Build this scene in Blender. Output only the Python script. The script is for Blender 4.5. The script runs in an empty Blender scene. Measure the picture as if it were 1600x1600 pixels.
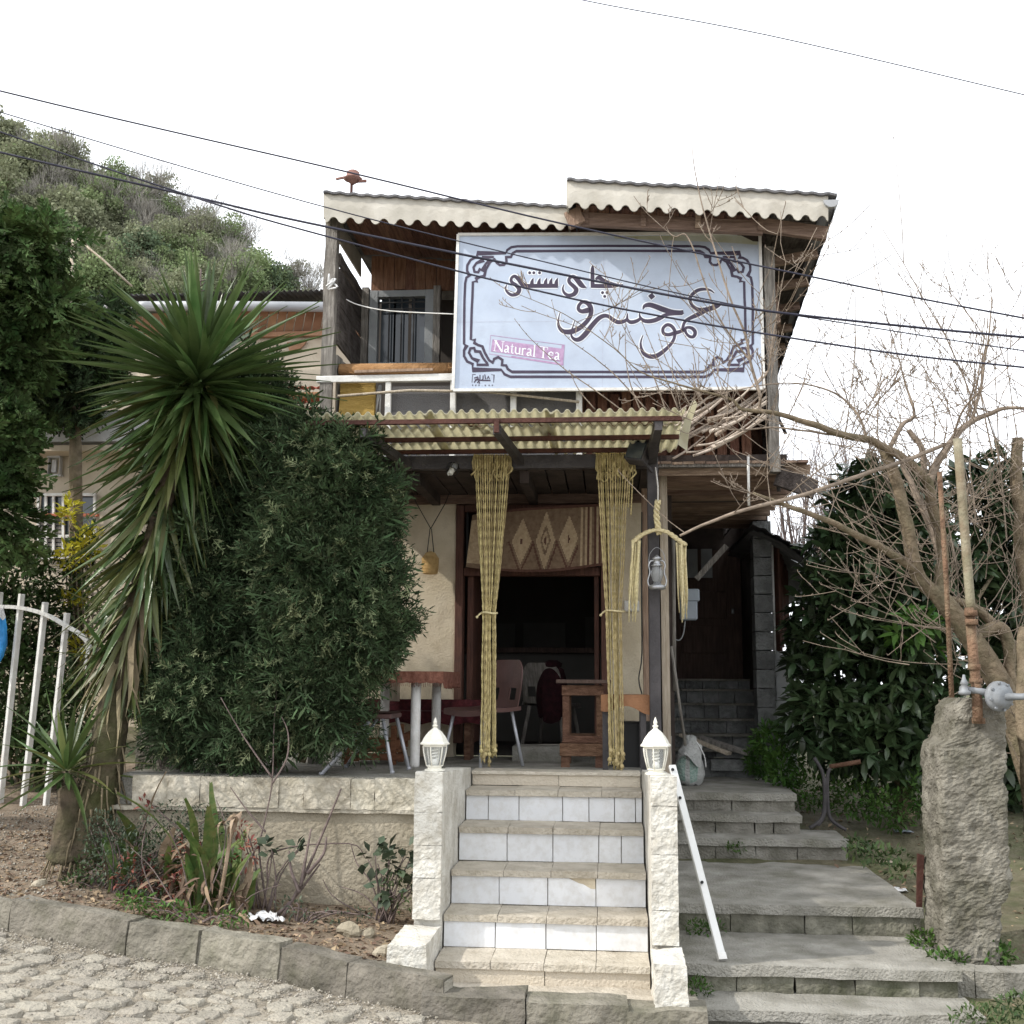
import bpy, math, random
import numpy as np
from mathutils import Vector, Matrix, Euler

rnd = random.Random(11)
nr = np.random.default_rng(5)
R = math.radians
V = Vector
S = bpy.context.scene
COL = S.collection

# ------------------------------------------------------------------ camera
FPX, EYE = 1725.0, 1.70
PITCH, YAW, ROLL = R(8.6), R(5.0), R(0.4)
FWD = V((-math.sin(YAW) * math.cos(PITCH), math.cos(YAW) * math.cos(PITCH), math.sin(PITCH)))
_r0 = V((math.cos(YAW), math.sin(YAW), 0))
_u0 = _r0.cross(FWD)
RGT = _r0 * math.cos(ROLL) + _u0 * math.sin(ROLL)
UPV = _u0 * math.cos(ROLL) - _r0 * math.sin(ROLL)
CAM = V((0, 0, EYE))
cam_data = bpy.data.cameras.new('camera')
cam = bpy.data.objects.new('camera', cam_data)
COL.objects.link(cam)
cam.matrix_world = Matrix(((RGT.x, UPV.x, -FWD.x, CAM.x), (RGT.y, UPV.y, -FWD.y, CAM.y), (RGT.z, UPV.z, -FWD.z, CAM.z), (0, 0, 0, 1)))
cam_data.sensor_width = 36.0
cam_data.lens = FPX / 1600 * 36
cam_data.clip_start = 0.05
cam_data.clip_end = 3000
S.camera = cam

# ------------------------------------------------------------------ light
SUN_TO = V((-1.0, -0.42, 0.88)).normalized()      # direction towards the sun
sun_d = bpy.data.lights.new('sun', 'SUN')
sun_d.energy = 2.8
sun_d.angle = R(1.0)
sun_d.color = (1.0, 0.95, 0.88)
sun = bpy.data.objects.new('sun', sun_d)
COL.objects.link(sun)
sun.rotation_euler = SUN_TO.to_track_quat('Z', 'Y').to_euler()

W = bpy.data.worlds.new('World')
S.world = W
W.use_nodes = True
nt = W.node_tree
for n in list(nt.nodes): nt.nodes.remove(n)
wo = nt.nodes.new('ShaderNodeOutputWorld')
bg = nt.nodes.new('ShaderNodeBackground')
sky = nt.nodes.new('ShaderNodeTexSky')
sky.sky_type = 'NISHITA'
sky.sun_disc = False
sky.sun_elevation = math.asin(SUN_TO.z)
sky.sun_rotation = math.atan2(SUN_TO.x, SUN_TO.y)
sky.dust_density = 4.0
sky.air_density = 1.0
# thin bright cloud veil over the blue
tc = nt.nodes.new('ShaderNodeTexCoord')
nz = nt.nodes.new('ShaderNodeTexNoise')
nz.inputs['Scale'].default_value = 2.2
nz.inputs['Detail'].default_value = 6
rp = nt.nodes.new('ShaderNodeMapRange')
rp.inputs[1].default_value = 0.3; rp.inputs[2].default_value = 0.7
rp.inputs[3].default_value = 0.78; rp.inputs[4].default_value = 0.94
mx = nt.nodes.new('ShaderNodeMix'); mx.data_type = 'RGBA'
mx.inputs[7].default_value = (15.2, 15.7, 16.4, 1)
nt.links.new(tc.outputs['Generated'], nz.inputs['Vector'])
nt.links.new(nz.outputs['Fac'], rp.inputs[0])
nt.links.new(rp.outputs[0], mx.inputs[0])
nt.links.new(sky.outputs[0], mx.inputs[6])
nt.links.new(mx.outputs[2], bg.inputs['Color'])
bg.inputs['Strength'].default_value = 0.1
nt.links.new(bg.outputs[0], wo.inputs['Surface'])

S.view_settings.view_transform = 'Standard'
S.view_settings.look = 'None'
S.view_settings.exposure = 0.42
S.view_settings.gamma = 1.0
S.view_settings.use_curve_mapping = False
S.render.engine = 'CYCLES'
S.cycles.max_bounces = 6
S.cycles.transparent_max_bounces = 8

# ------------------------------------------------------------------ pixel of the 1600 px photo -> place
def ray(px, py):
    return FWD + RGT * ((px - 800) / FPX) + UPV * ((800 - py) / FPX)
def P(px, py, Y):
    d = ray(px, py); return CAM + d * ((Y - CAM.y) / d.y)
def PZ(px, py, z):
    d = ray(px, py); return CAM + d * ((z - CAM.z) / d.z)
def PX(px, py, X):
    d = ray(px, py); return CAM + d * ((X - CAM.x) / d.x)

# ------------------------------------------------------------------ materials
def lin(c):
    return tuple(((x / 255) / 12.92 if x / 255 <= 0.04045 else ((x / 255 + 0.055) / 1.055) ** 2.4) for x in c)
def M(name, c1, c2=None, scale=6.0, rough=0.85, bump=0.15, bscale=60.0, metal=0.0, spec=0.3, vec=(1, 1, 1), rnd_val=0.0,
      dirt=None, dirt_scale=1.5, dirt_amt=0.5, island=0.0, trans=0.0, transc=None, detail=8.0, wave=None, alpha=None, coat=0.0, lo=0.32, hi=0.68):
    m = bpy.data.materials.new(name); m.use_nodes = True
    t = m.node_tree; N = t.nodes; L = t.links
    b = N['Principled BSDF']
    b.inputs['Roughness'].default_value = rough
    b.inputs['Metallic'].default_value = metal
    b.inputs['Specular IOR Level'].default_value = spec
    if coat: b.inputs['Coat Weight'].default_value = coat
    geo = N.new('ShaderNodeNewGeometry')
    oi = N.new('ShaderNodeObjectInfo')
    mp = N.new('ShaderNodeMapping'); mp.inputs['Scale'].default_value = vec
    L.new(geo.outputs['Position'], mp.inputs['Vector'])
    nz = N.new('ShaderNodeTexNoise'); nz.inputs['Scale'].default_value = scale; nz.inputs['Detail'].default_value = detail
    L.new(mp.outputs[0], nz.inputs['Vector'])
    cr = N.new('ShaderNodeValToRGB')
    cr.color_ramp.elements[0].position = lo; cr.color_ramp.elements[0].color = (*c1, 1)
    cr.color_ramp.elements[1].position = hi; cr.color_ramp.elements[1].color = (*(c2 or c1), 1)
    L.new(nz.outputs['Fac'], cr.inputs[0])
    col = cr.outputs[0]
    if dirt:
        n2 = N.new('ShaderNodeTexNoise'); n2.inputs['Scale'].default_value = dirt_scale; n2.inputs['Detail'].default_value = 10; n2.inputs['Roughness'].default_value = 0.65
        L.new(geo.outputs['Position'], n2.inputs['Vector'])
        r2 = N.new('ShaderNodeMapRange'); r2.inputs[1].default_value = 0.45; r2.inputs[2].default_value = 0.7; r2.inputs[4].default_value = dirt_amt
        L.new(n2.outputs['Fac'], r2.inputs[0])
        m2 = N.new('ShaderNodeMix'); m2.data_type = 'RGBA'; m2.inputs[7].default_value = (*dirt, 1)
        L.new(r2.outputs[0], m2.inputs[0]); L.new(col, m2.inputs[6]); col = m2.outputs[2]
    if rnd_val or island:
        hs = N.new('ShaderNodeHueSaturation')
        mr = N.new('ShaderNodeMapRange'); a = rnd_val or island
        mr.inputs[3].default_value = 1 - a; mr.inputs[4].default_value = 1 + a
        L.new(geo.outputs['Random Per Island'] if island else oi.outputs['Random'], mr.inputs[0])
        L.new(mr.outputs[0], hs.inputs['Value'])
        mh = N.new('ShaderNodeMapRange'); mh.inputs[3].default_value = 0.5 - 0.04 * a; mh.inputs[4].default_value = 0.5 + 0.04 * a
        L.new(geo.outputs['Random Per Island'] if island else oi.outputs['Random'], mh.inputs[0]); L.new(mh.outputs[0], hs.inputs['Hue'])
        L.new(col, hs.inputs['Color']); col = hs.outputs[0]
    L.new(col, b.inputs['Base Color'])
    if bump:
        if wave:
            wv = N.new('ShaderNodeTexWave'); wv.wave_type = 'BANDS'; wv.bands_direction = 'DIAGONAL'
            wv.inputs['Scale'].default_value = wave; wv.inputs['Distortion'].default_value = 1.0
            L.new(geo.outputs['Position'], wv.inputs['Vector']); src = wv.outputs['Fac']
        else:
            nb = N.new('ShaderNodeTexNoise'); nb.inputs['Scale'].default_value = bscale; nb.inputs['Detail'].default_value = 6
            L.new(mp.outputs[0], nb.inputs['Vector']); src = nb.outputs['Fac']
        bp = N.new('ShaderNodeBump'); bp.inputs['Strength'].default_value = min(1.0, bump * 2.5); bp.inputs['Distance'].default_value = 0.02
        L.new(src, bp.inputs['Height']); L.new(bp.outputs[0], b.inputs['Normal'])
    if trans:
        tr = N.new('ShaderNodeBsdfTranslucent'); ms = N.new('ShaderNodeMixShader'); ms.inputs[0].default_value = trans
        if transc: tr.inputs['Color'].default_value = (*transc, 1)
        else: L.new(col, tr.inputs['Color'])
        L.new(b.outputs[0], ms.inputs[1]); L.new(tr.outputs[0], ms.inputs[2])
        L.new(ms.outputs[0], N['Material Output'].inputs['Surface'])
    if alpha is not None:
        b.inputs['Alpha'].default_value = alpha
    return m
def GLASS(name, col=(0.8, 0.85, 0.85), rough=0.08, mix=0.55):
    m = bpy.data.materials.new(name); m.use_nodes = True
    t = m.node_tree; N = t.nodes; L = t.links
    b = N['Principled BSDF']; b.inputs['Base Color'].default_value = (*col, 1); b.inputs['Roughness'].default_value = rough
    tr = N.new('ShaderNodeBsdfTransparent'); ms = N.new('ShaderNodeMixShader'); ms.inputs[0].default_value = mix
    L.new(b.outputs[0], ms.inputs[1]); L.new(tr.outputs[0], ms.inputs[2]); L.new(ms.outputs[0], N['Material Output'].inputs['Surface'])
    return m

G = {}
G['plaster'] = M('cream_plaster', (0.56, 0.485, 0.35), (0.67, 0.595, 0.46), 3, 0.9, 0.15, 60, dirt=(0.37, 0.30, 0.205), dirt_scale=2.6, dirt_amt=0.6)
G['plaster_wall'] = M('weathered_plaster', (0.28, 0.245, 0.18), (0.43, 0.385, 0.30), 2.5, 0.95, 0.3, 40, dirt=(0.15, 0.125, 0.085), dirt_scale=1.6, dirt_amt=0.75)
G['limestone'] = M('cream_limestone', (0.40, 0.365, 0.285), (0.58, 0.54, 0.45), 10, 0.92, 0.9, 26, rnd_val=0.08, dirt=(0.20, 0.17, 0.12), dirt_scale=9, dirt_amt=0.7)
G['whitestone'] = M('white_stone', (0.52, 0.50, 0.445), (0.69, 0.675, 0.62), 7, 0.92, 0.5, 34, rnd_val=0.05, dirt=(0.34, 0.305, 0.235), dirt_scale=8, dirt_amt=0.65)
G['mortar'] = M('mortar', (0.30, 0.28, 0.23), (0.42, 0.39, 0.33), 12, 0.95, 0.3, 70)
G['tile'] = M('white_glazed_tile', (0.67, 0.685, 0.71), (0.74, 0.752, 0.77), 3, 0.35, 0.02, 30, spec=0.4, rnd_val=0.03, dirt=(0.44, 0.41, 0.36), dirt_scale=17, dirt_amt=0.4)
G['tread'] = M('beige_tread_stone', (0.42, 0.38, 0.31), (0.55, 0.50, 0.42), 8, 0.85, 0.3, 50, rnd_val=0.06, dirt=(0.27, 0.23, 0.17), dirt_scale=9, dirt_amt=0.5)
G['beige'] = M('beige_riser_stone', (0.52, 0.46, 0.37), (0.62, 0.56, 0.46), 8, 0.8, 0.2, 60, rnd_val=0.04, dirt=(0.34, 0.28, 0.20), dirt_scale=8, dirt_amt=0.4)
G['concrete'] = M('worn_concrete', (0.19, 0.18, 0.152), (0.32, 0.305, 0.265), 5, 0.95, 0.6, 55, rnd_val=0.08, dirt=(0.085, 0.08, 0.055), dirt_scale=3.5, dirt_amt=0.75)
G['concrete_top'] = M('worn_concrete_slab', (0.24, 0.23, 0.20), (0.385, 0.37, 0.33), 5, 0.97, 0.5, 70, dirt=(0.13, 0.125, 0.09), dirt_scale=2.8, dirt_amt=0.75)
G['mossblock'] = M('mossy_block', (0.11, 0.105, 0.082), (0.26, 0.25, 0.20), 7, 0.97, 0.8, 40, rnd_val=0.15, dirt=(0.045, 0.05, 0.025), dirt_scale=5, dirt_amt=0.85)
G['darkblock'] = M('dark_block', (0.115, 0.12, 0.115), (0.20, 0.205, 0.20), 8, 0.97, 0.6, 40, rnd_val=0.25, dirt=(0.36, 0.36, 0.35), dirt_scale=9, dirt_amt=0.35)
G['render_rough'] = M('rough_cement', (0.115, 0.106, 0.085), (0.27, 0.252, 0.21), 10, 0.98, 1.0, 60, dirt=(0.06, 0.058, 0.032), dirt_scale=3.2, dirt_amt=0.75)
G['kerb'] = M('kerb_stone', (0.13, 0.12, 0.097), (0.27, 0.248, 0.205), 6, 0.95, 0.9, 34, rnd_val=0.2, dirt=(0.09, 0.09, 0.055), dirt_scale=4.2, dirt_amt=0.7)
G['cobble'] = M('cobble_stone', (0.27, 0.248, 0.205), (0.40, 0.37, 0.315), 9, 0.97, 0.7, 50, rnd_val=0.12, dirt=(0.31, 0.28, 0.225), dirt_scale=9, dirt_amt=0.8)
G['road'] = M('sandy_road', (0.24, 0.21, 0.165), (0.36, 0.325, 0.265), 16, 0.97, 0.9, 60, dirt=(0.19, 0.165, 0.125), dirt_scale=3, dirt_amt=0.6)
G['soil'] = M('dry_soil', (0.15, 0.115, 0.08), (0.27, 0.215, 0.16), 9, 1.0, 0.9, 45, dirt=(0.10, 0.075, 0.05), dirt_scale=2.0, dirt_amt=0.5)
G['grassground'] = M('mossy_earth', (0.085, 0.078, 0.045), (0.17, 0.15, 0.10), 9, 1.0, 0.9, 40, dirt=(0.06, 0.085, 0.025), dirt_scale=2.4, dirt_amt=0.75)
G['farground'] = M('hillside_ground', (0.085, 0.10, 0.05), (0.15, 0.15, 0.095), 0.3, 1.0, 0)
WV = (14, 14, 1.2)
G['boards'] = M('red_brown_boards', (0.11, 0.048, 0.03), (0.23, 0.115, 0.075), 4, 0.85, 0.3, 12, vec=WV, rnd_val=0.22, dirt=(0.33, 0.21, 0.15), dirt_scale=5, dirt_amt=0.35)
G['ceilboards'] = M('ceiling_boards', (0.12, 0.06, 0.042), (0.26, 0.14, 0.10), 4, 0.85, 0.3, 12, vec=(14, 1.2, 14), rnd_val=0.22)
G['joist'] = M('brown_joist', (0.17, 0.115, 0.085), (0.32, 0.23, 0.175), 4, 0.9, 0.3, 12, vec=(1.5, 14, 14), rnd_val=0.25)
G['greywood'] = M('weathered_grey_wood', (0.17, 0.155, 0.14), (0.36, 0.335, 0.30), 4, 0.95, 0.45, 12, vec=WV, rnd_val=0.12, dirt=(0.10, 0.085, 0.07), dirt_scale=6, dirt_amt=0.5)
G['darkplank'] = M('dark_weathered_plank', (0.055, 0.045, 0.04), (0.13, 0.11, 0.10), 4, 0.95, 0.4, 12, vec=(14, 1.5, 14), rnd_val=0.25, dirt=(0.30, 0.28, 0.26), dirt_scale=8, dirt_amt=0.35)
G['palewood'] = M('pale_wood', (0.34, 0.28, 0.21), (0.52, 0.45, 0.36), 4, 0.9, 0.3, 14, vec=WV, rnd_val=0.1)
G['pinkwood'] = M('brown_wood_post', (0.24, 0.16, 0.115), (0.38, 0.27, 0.20), 4, 0.9, 0.3, 14, vec=WV, rnd_val=0.1)
G['doorwood'] = M('red_brown_door', (0.075, 0.032, 0.022), (0.13, 0.06, 0.042), 5, 0.7, 0.15, 14, vec=WV, dirt=(0.05, 0.03, 0.025), dirt_scale=5, dirt_amt=0.6)
G['darkdoor'] = M('dark_brown_door', (0.065, 0.042, 0.034), (0.12, 0.08, 0.064), 4, 0.7, 0.2, 14, vec=WV, dirt=(0.05, 0.035, 0.03), dirt_scale=3, dirt_amt=0.6)
G['whitepaint'] = M('white_paint', (0.68, 0.67, 0.64), (0.78, 0.77, 0.74), 9, 0.6, 0.1, 60, dirt=(0.40, 0.35, 0.28), dirt_scale=10, dirt_amt=0.4)
G['lampwhite'] = M('lamp_white_enamel', (0.74, 0.72, 0.63), (0.80, 0.78, 0.70), 12, 0.5, 0.05, 60, dirt=(0.45, 0.42, 0.34), dirt_scale=16, dirt_amt=0.3)
G['rust'] = M('dark_red_steel', (0.045, 0.016, 0.012), (0.09, 0.035, 0.025), 9, 0.7, 0.15, 60)
G['blacksteel'] = M('black_painted_steel', (0.035, 0.032, 0.034), (0.07, 0.064, 0.066), 7, 0.6, 0.1, 60, dirt=(0.13, 0.12, 0.12), dirt_scale=6, dirt_amt=0.3)
G['steel'] = M('grey_steel_tube', (0.36, 0.37, 0.40), (0.50, 0.51, 0.54), 9, 0.42, 0.05, 60, metal=0.4)
G['alu'] = M('aluminium_white', (0.62, 0.62, 0.60), (0.74, 0.74, 0.72), 8, 0.4, 0.05, 60, metal=0.2, dirt=(0.40, 0.38, 0.34), dirt_scale=8, dirt_amt=0.35)
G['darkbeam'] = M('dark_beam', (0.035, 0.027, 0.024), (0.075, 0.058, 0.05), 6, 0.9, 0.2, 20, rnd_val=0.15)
G['fascia'] = M('cream_cement_sheet', (0.46, 0.435, 0.38), (0.58, 0.55, 0.49), 4, 0.9, 0.05, 60, rnd_val=0.06, dirt=(0.34, 0.31, 0.26), dirt_scale=6, dirt_amt=0.6)
G['roof'] = M('grey_roof_sheet', (0.10, 0.10, 0.105), (0.19, 0.185, 0.19), 6, 0.95, 0.3, 50)
G['canopy'] = M('yellow_canopy_sheet', (0.58, 0.555, 0.44), (0.70, 0.68, 0.56), 5, 0.8, 0.1, 60, trans=0.55, transc=(0.80, 0.77, 0.62), dirt=(0.42, 0.38, 0.27), dirt_scale=5, dirt_amt=0.6, rnd_val=0.06)
G['rope'] = M('yellow_jute_rope', (0.36, 0.29, 0.13), (0.60, 0.50, 0.26), 30, 0.95, 0.06, 90, rnd_val=0.2, dirt=(0.30, 0.24, 0.12), dirt_scale=12, dirt_amt=0.6)
G['ropepale'] = M('pale_jute_rope', (0.50, 0.42, 0.23), (0.74, 0.65, 0.40), 60, 0.95, 0.06, 90, rnd_val=0.1)
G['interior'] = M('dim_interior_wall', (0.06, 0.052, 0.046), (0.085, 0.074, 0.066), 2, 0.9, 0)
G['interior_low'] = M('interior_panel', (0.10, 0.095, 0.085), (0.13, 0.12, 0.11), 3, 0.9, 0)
G['greyfabric'] = M('grey_tarpaulin', (0.125, 0.12, 0.12), (0.17, 0.165, 0.165), 3, 0.95, 0.2, 120)
G['mustard'] = M('mustard_foam', (0.33, 0.215, 0.055), (0.47, 0.32, 0.10), 4, 0.95, 0.3, 30, vec=(1, 1, 5))
G['brownfoam'] = M('brown_rolled_mat', (0.26, 0.135, 0.055), (0.40, 0.23, 0.11), 6, 0.95, 0.3, 40)
G['signpanel'] = M('pale_blue_print', (0.42, 0.485, 0.60), (0.475, 0.54, 0.645), 3, 0.6, 0.02, 60, spec=0.2, dirt=(0.36, 0.40, 0.49), dirt_scale=5.5, dirt_amt=0.55)
G['signink'] = M('dark_purple_print', (0.045, 0.035, 0.06), (0.065, 0.05, 0.08), 6, 0.55, 0)
G['signhalo'] = M('white_print', (0.72, 0.75, 0.80), None, 6, 0.5, 0)
G['signpink'] = M('purple_print', (0.33, 0.20, 0.35), (0.46, 0.32, 0.48), 30, 0.55, 0)
G['signseam'] = M('sign_seam', (0.34, 0.36, 0.44), (0.46, 0.49, 0.60), 30, 0.7, 0)
G['signolive'] = M('olive_tint', (0.36, 0.37, 0.25), (0.52, 0.55, 0.50), 5, 0.6, 0)
G['wire'] = M('black_cable', (0.02, 0.02, 0.035), (0.035, 0.035, 0.055), 3, 0.6, 0)
G['redplastic'] = M('brown_plastic_chair', (0.08, 0.044, 0.039), (0.115, 0.065, 0.058), 5, 0.45, 0.03, 60)
G['darkred'] = M('dark_red_cloth', (0.035, 0.006, 0.009), (0.085, 0.016, 0.02), 26, 0.95, 0.2, 80)
G['tablecloth'] = M('brown_table_cloth', (0.17, 0.065, 0.045), (0.30, 0.14, 0.10), 30, 0.95, 0.2, 80)
G['leather'] = M('tan_leather', (0.22, 0.105, 0.05), (0.32, 0.16, 0.08), 6, 0.7, 0.15, 60)
G['oldwood'] = M('rough_brown_wood', (0.085, 0.042, 0.025), (0.18, 0.10, 0.065), 4, 0.9, 0.35, 14, vec=(3, 3, 10), rnd_val=0.18)
G['orangewood'] = M('orange_brown_wood', (0.14, 0.058, 0.028), (0.24, 0.115, 0.06), 4, 0.85, 0.2, 14, vec=(2, 10, 10), rnd_val=0.15)
G['banner'] = M('brown_woven_cloth', (0.15, 0.10, 0.065), (0.22, 0.155, 0.10), 30, 0.98, 0.1, 100)
G['bannerlight'] = M('cream_woven_cloth', (0.34, 0.25, 0.155), (0.46, 0.355, 0.23), 40, 0.98, 0.2, 100)
G['bannerdark'] = M('dark_woven_cloth', (0.085, 0.042, 0.03), (0.12, 0.06, 0.045), 30, 0.98, 0.2, 100)
G['basket'] = M('straw_basket', (0.48, 0.32, 0.13), (0.66, 0.47, 0.22), 30, 0.95, 0.1, 60)
G['meter'] = M('grey_plastic_box', (0.27, 0.31, 0.35), (0.34, 0.38, 0.42), 5, 0.5, 0.03)
G['galv'] = M('galvanised_grey', (0.18, 0.195, 0.21), (0.27, 0.285, 0.30), 12, 0.6, 0.05, 70, metal=0.15, dirt=(0.15, 0.14, 0.13), dirt_scale=14, dirt_amt=0.5)
G['rustpipe'] = M('rusted_pipe', (0.12, 0.068, 0.042), (0.22, 0.135, 0.085), 14, 0.9, 0.4, 60, dirt=(0.27, 0.23, 0.15), dirt_scale=9, dirt_amt=0.6)
G['yellowpipe'] = M('faded_yellow_pipe', (0.19, 0.17, 0.11), (0.29, 0.265, 0.19), 10, 0.85, 0.2, 60, dirt=(0.15, 0.09, 0.055), dirt_scale=6, dirt_amt=0.7)
G['silver'] = M('lantern_metal', (0.34, 0.35, 0.37), (0.50, 0.51, 0.53), 20, 0.35, 0.1, 60, metal=0.7)
G['sack'] = M('grey_woven_sack', (0.34, 0.345, 0.33), (0.46, 0.465, 0.45), 14, 0.95, 0.5, 40)
G['sackgreen'] = M('green_print', (0.20, 0.31, 0.26), (0.36, 0.44, 0.40), 60, 0.95, 0.3, 70)
G['bluebag'] = M('blue_plastic', (0.02, 0.20, 0.55), (0.05, 0.32, 0.72), 7, 0.35, 0.2, 20)
G['whitebag'] = M('white_plastic', (0.66, 0.66, 0.66), (0.78, 0.78, 0.78), 9, 0.4, 0.5, 30)
G['gatewhite'] = M('white_gate_paint', (0.66, 0.66, 0.63), (0.76, 0.76, 0.73), 8, 0.5, 0.08, 60, dirt=(0.42, 0.38, 0.32), dirt_scale=10, dirt_amt=0.35)
G['redtile'] = M('red_roof_tile', (0.32, 0.085, 0.05), (0.48, 0.17, 0.105), 10, 0.9, 0.3, 50, rnd_val=0.15)
G['nbwall'] = M('neighbour_cream_wall', (0.50, 0.43, 0.33), (0.60, 0.53, 0.42), 2, 0.95, 0.15, 40, dirt=(0.36, 0.29, 0.21), dirt_scale=1.5, dirt_amt=0.5)
G['nbwhite'] = M('neighbour_white_wall', (0.52, 0.53, 0.54), (0.64, 0.65, 0.66), 2, 0.95, 0.15, 40, dirt=(0.38, 0.37, 0.35), dirt_scale=1.5, dirt_amt=0.5)
G['soffit'] = M('soffit_boards', (0.30, 0.165, 0.095), (0.45, 0.27, 0.17), 5, 0.9, 0.2, 20, rnd_val=0.15)
G['gutter'] = M('grey_gutter', (0.32, 0.33, 0.345), (0.41, 0.42, 0.435), 4, 0.5, 0.02)
G['glassdark'] = M('dark_window_glass', (0.035, 0.045, 0.055), (0.07, 0.085, 0.10), 1.5, 0.08, 0, spec=0.6)
G['greyframe'] = M('grey_window_frame', (0.24, 0.255, 0.265), (0.32, 0.335, 0.34), 6, 0.7, 0.1)
G['bars'] = M('dark_bars', (0.025, 0.025, 0.025), None, 5, 0.6, 0)
G['glass'] = GLASS('lamp_glass', (0.75, 0.78, 0.76), 0.12, 0.80)
G['chimney'] = GLASS('lantern_glass', (0.35, 0.36, 0.36), 0.08, 0.45)
G['bulb'] = M('white_bulb', (0.78, 0.78, 0.74), None, 5, 0.35, 0)
G['deadleaf'] = M('collapsed_dead_leaf', (0.12, 0.08, 0.055), (0.27, 0.19, 0.13), 8, 0.95, 0, island=0.4)
G['jacket'] = M('dark_maroon_jacket', (0.015, 0.004, 0.006), (0.035, 0.009, 0.012), 20, 0.95, 0.2, 80)
G['copper'] = M('rusty_cowl', (0.19, 0.095, 0.075), (0.27, 0.15, 0.125), 9, 0.9, 0.1)
# plants
G['bark'] = M('brown_bark', (0.12, 0.092, 0.06), (0.26, 0.205, 0.14), 12, 0.95, 0.6, 40, dirt=(0.095, 0.095, 0.05), dirt_scale=5, dirt_amt=0.6)
G['twig'] = M('pale_twig', (0.17, 0.135, 0.105), (0.31, 0.25, 0.195), 14, 0.95, 0.2, 50)
G['twigdark'] = M('purplish_twig', (0.11, 0.085, 0.08), (0.20, 0.155, 0.14), 14, 0.95, 0.2, 50)
G['stick'] = M('bleached_stick', (0.36, 0.29, 0.23), (0.56, 0.48, 0.41), 10, 0.95, 0.3, 50, rnd_val=0.15)
G['yuccabark'] = M('yucca_bark', (0.05, 0.04, 0.028), (0.125, 0.098, 0.068), 14, 0.98, 1.0, 30, dirt=(0.06, 0.07, 0.022), dirt_scale=3, dirt_amt=0.75)
G['yucca'] = M('yucca_leaf', (0.042, 0.085, 0.022), (0.11, 0.165, 0.055), 5, 0.32, 0.05, 60, spec=0.6, rnd_val=0.40, trans=0.2)
G['yuccaold'] = M('yellowed_yucca_leaf', (0.085, 0.115, 0.03), (0.165, 0.175, 0.06), 4, 0.45, 0.05, 60, spec=0.5, rnd_val=0.35, trans=0.15)
G['yuccadry'] = M('dry_yucca_leaf', (0.13, 0.105, 0.065), (0.24, 0.195, 0.125), 6, 0.9, 0.1, 60, rnd_val=0.3)
G['juniper'] = M('juniper_spray', (0.020, 0.038, 0.014), (0.066, 0.100, 0.044), 3.2, 0.85, 0, island=0.6)
G['junipertip'] = M('pale_juniper_tip', (0.12, 0.155, 0.075), (0.235, 0.265, 0.14), 4, 0.85, 0, island=0.35)
G['thuja'] = M('thuja_spray', (0.026, 0.055, 0.014), (0.105, 0.155, 0.050), 2.4, 0.8, 0, island=0.55, trans=0.2)
G['magnolia'] = M('dark_glossy_leaf', (0.026, 0.048, 0.020), (0.062, 0.095, 0.040), 3, 0.36, 0, spec=0.5, island=0.5, trans=0.15)
G['canopyleaf'] = M('shade_tree_leaf', (0.045, 0.09, 0.02), (0.09, 0.15, 0.04), 5, 0.6, 0, island=0.3, trans=0.25)
G['brightleaf'] = M('bright_green_leaf', (0.045, 0.11, 0.02), (0.10, 0.19, 0.04), 5, 0.5, 0, island=0.3, trans=0.25)
G['grass'] = M('rough_grass', (0.03, 0.07, 0.012), (0.07, 0.13, 0.025), 5, 0.8, 0, island=0.4, trans=0.2)
G['yellowleaf'] = M('golden_leaf', (0.40, 0.36, 0.025), (0.60, 0.55, 0.06), 9, 0.5, 0, island=0.25, trans=0.25)
G['bushleaf'] = M('shrub_leaf', (0.025, 0.05, 0.015), (0.065, 0.10, 0.03), 5, 0.6, 0, island=0.35, trans=0.12)
G['canna'] = M('canna_leaf', (0.055, 0.105, 0.025), (0.13, 0.19, 0.05), 14, 0.55, 0.15, 40, trans=0.2, rnd_val=0.25, dirt=(0.20, 0.15, 0.07), dirt_scale=14, dirt_amt=0.6)
G['drycanna'] = M('withered_leaf', (0.22, 0.16, 0.105), (0.40, 0.31, 0.22), 8, 0.95, 0.2, 40, rnd_val=0.25)
G['redleaf'] = M('red_nandina_leaf', (0.20, 0.055, 0.042), (0.34, 0.13, 0.10), 9, 0.8, 0, island=0.4, trans=0.15)
G['rose'] = M('dark_rose_leaf', (0.035, 0.052, 0.032), (0.075, 0.10, 0.06), 9, 0.55, 0, island=0.3)
G['litter'] = M('dead_leaf', (0.13, 0.085, 0.055), (0.31, 0.225, 0.155), 9, 1.0, 0, island=0.5)
G['gravel'] = M('pale_gravel', (0.22, 0.20, 0.165), (0.38, 0.35, 0.30), 9, 0.95, 0, island=0.3)
G['ht_green'] = M('hazed_green_leaf', (0.18, 0.235, 0.105), (0.26, 0.315, 0.16), 0.5, 0.9, 0, island=0.25, trans=0.3)  # these hillside tree colours are paled to imitate distance haze
G['ht_olive'] = M('hazed_olive_leaf', (0.19, 0.21, 0.12), (0.265, 0.275, 0.18), 0.5, 0.9, 0, island=0.25, trans=0.3)
G['ht_dark'] = M('hazed_dark_leaf', (0.10, 0.14, 0.08), (0.15, 0.195, 0.115), 0.5, 0.9, 0, island=0.25, trans=0.2)
G['ht_bare'] = M('hazed_grey_twig', (0.21, 0.195, 0.17), (0.30, 0.28, 0.25), 0.8, 0.95, 0, island=0.25)

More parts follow.
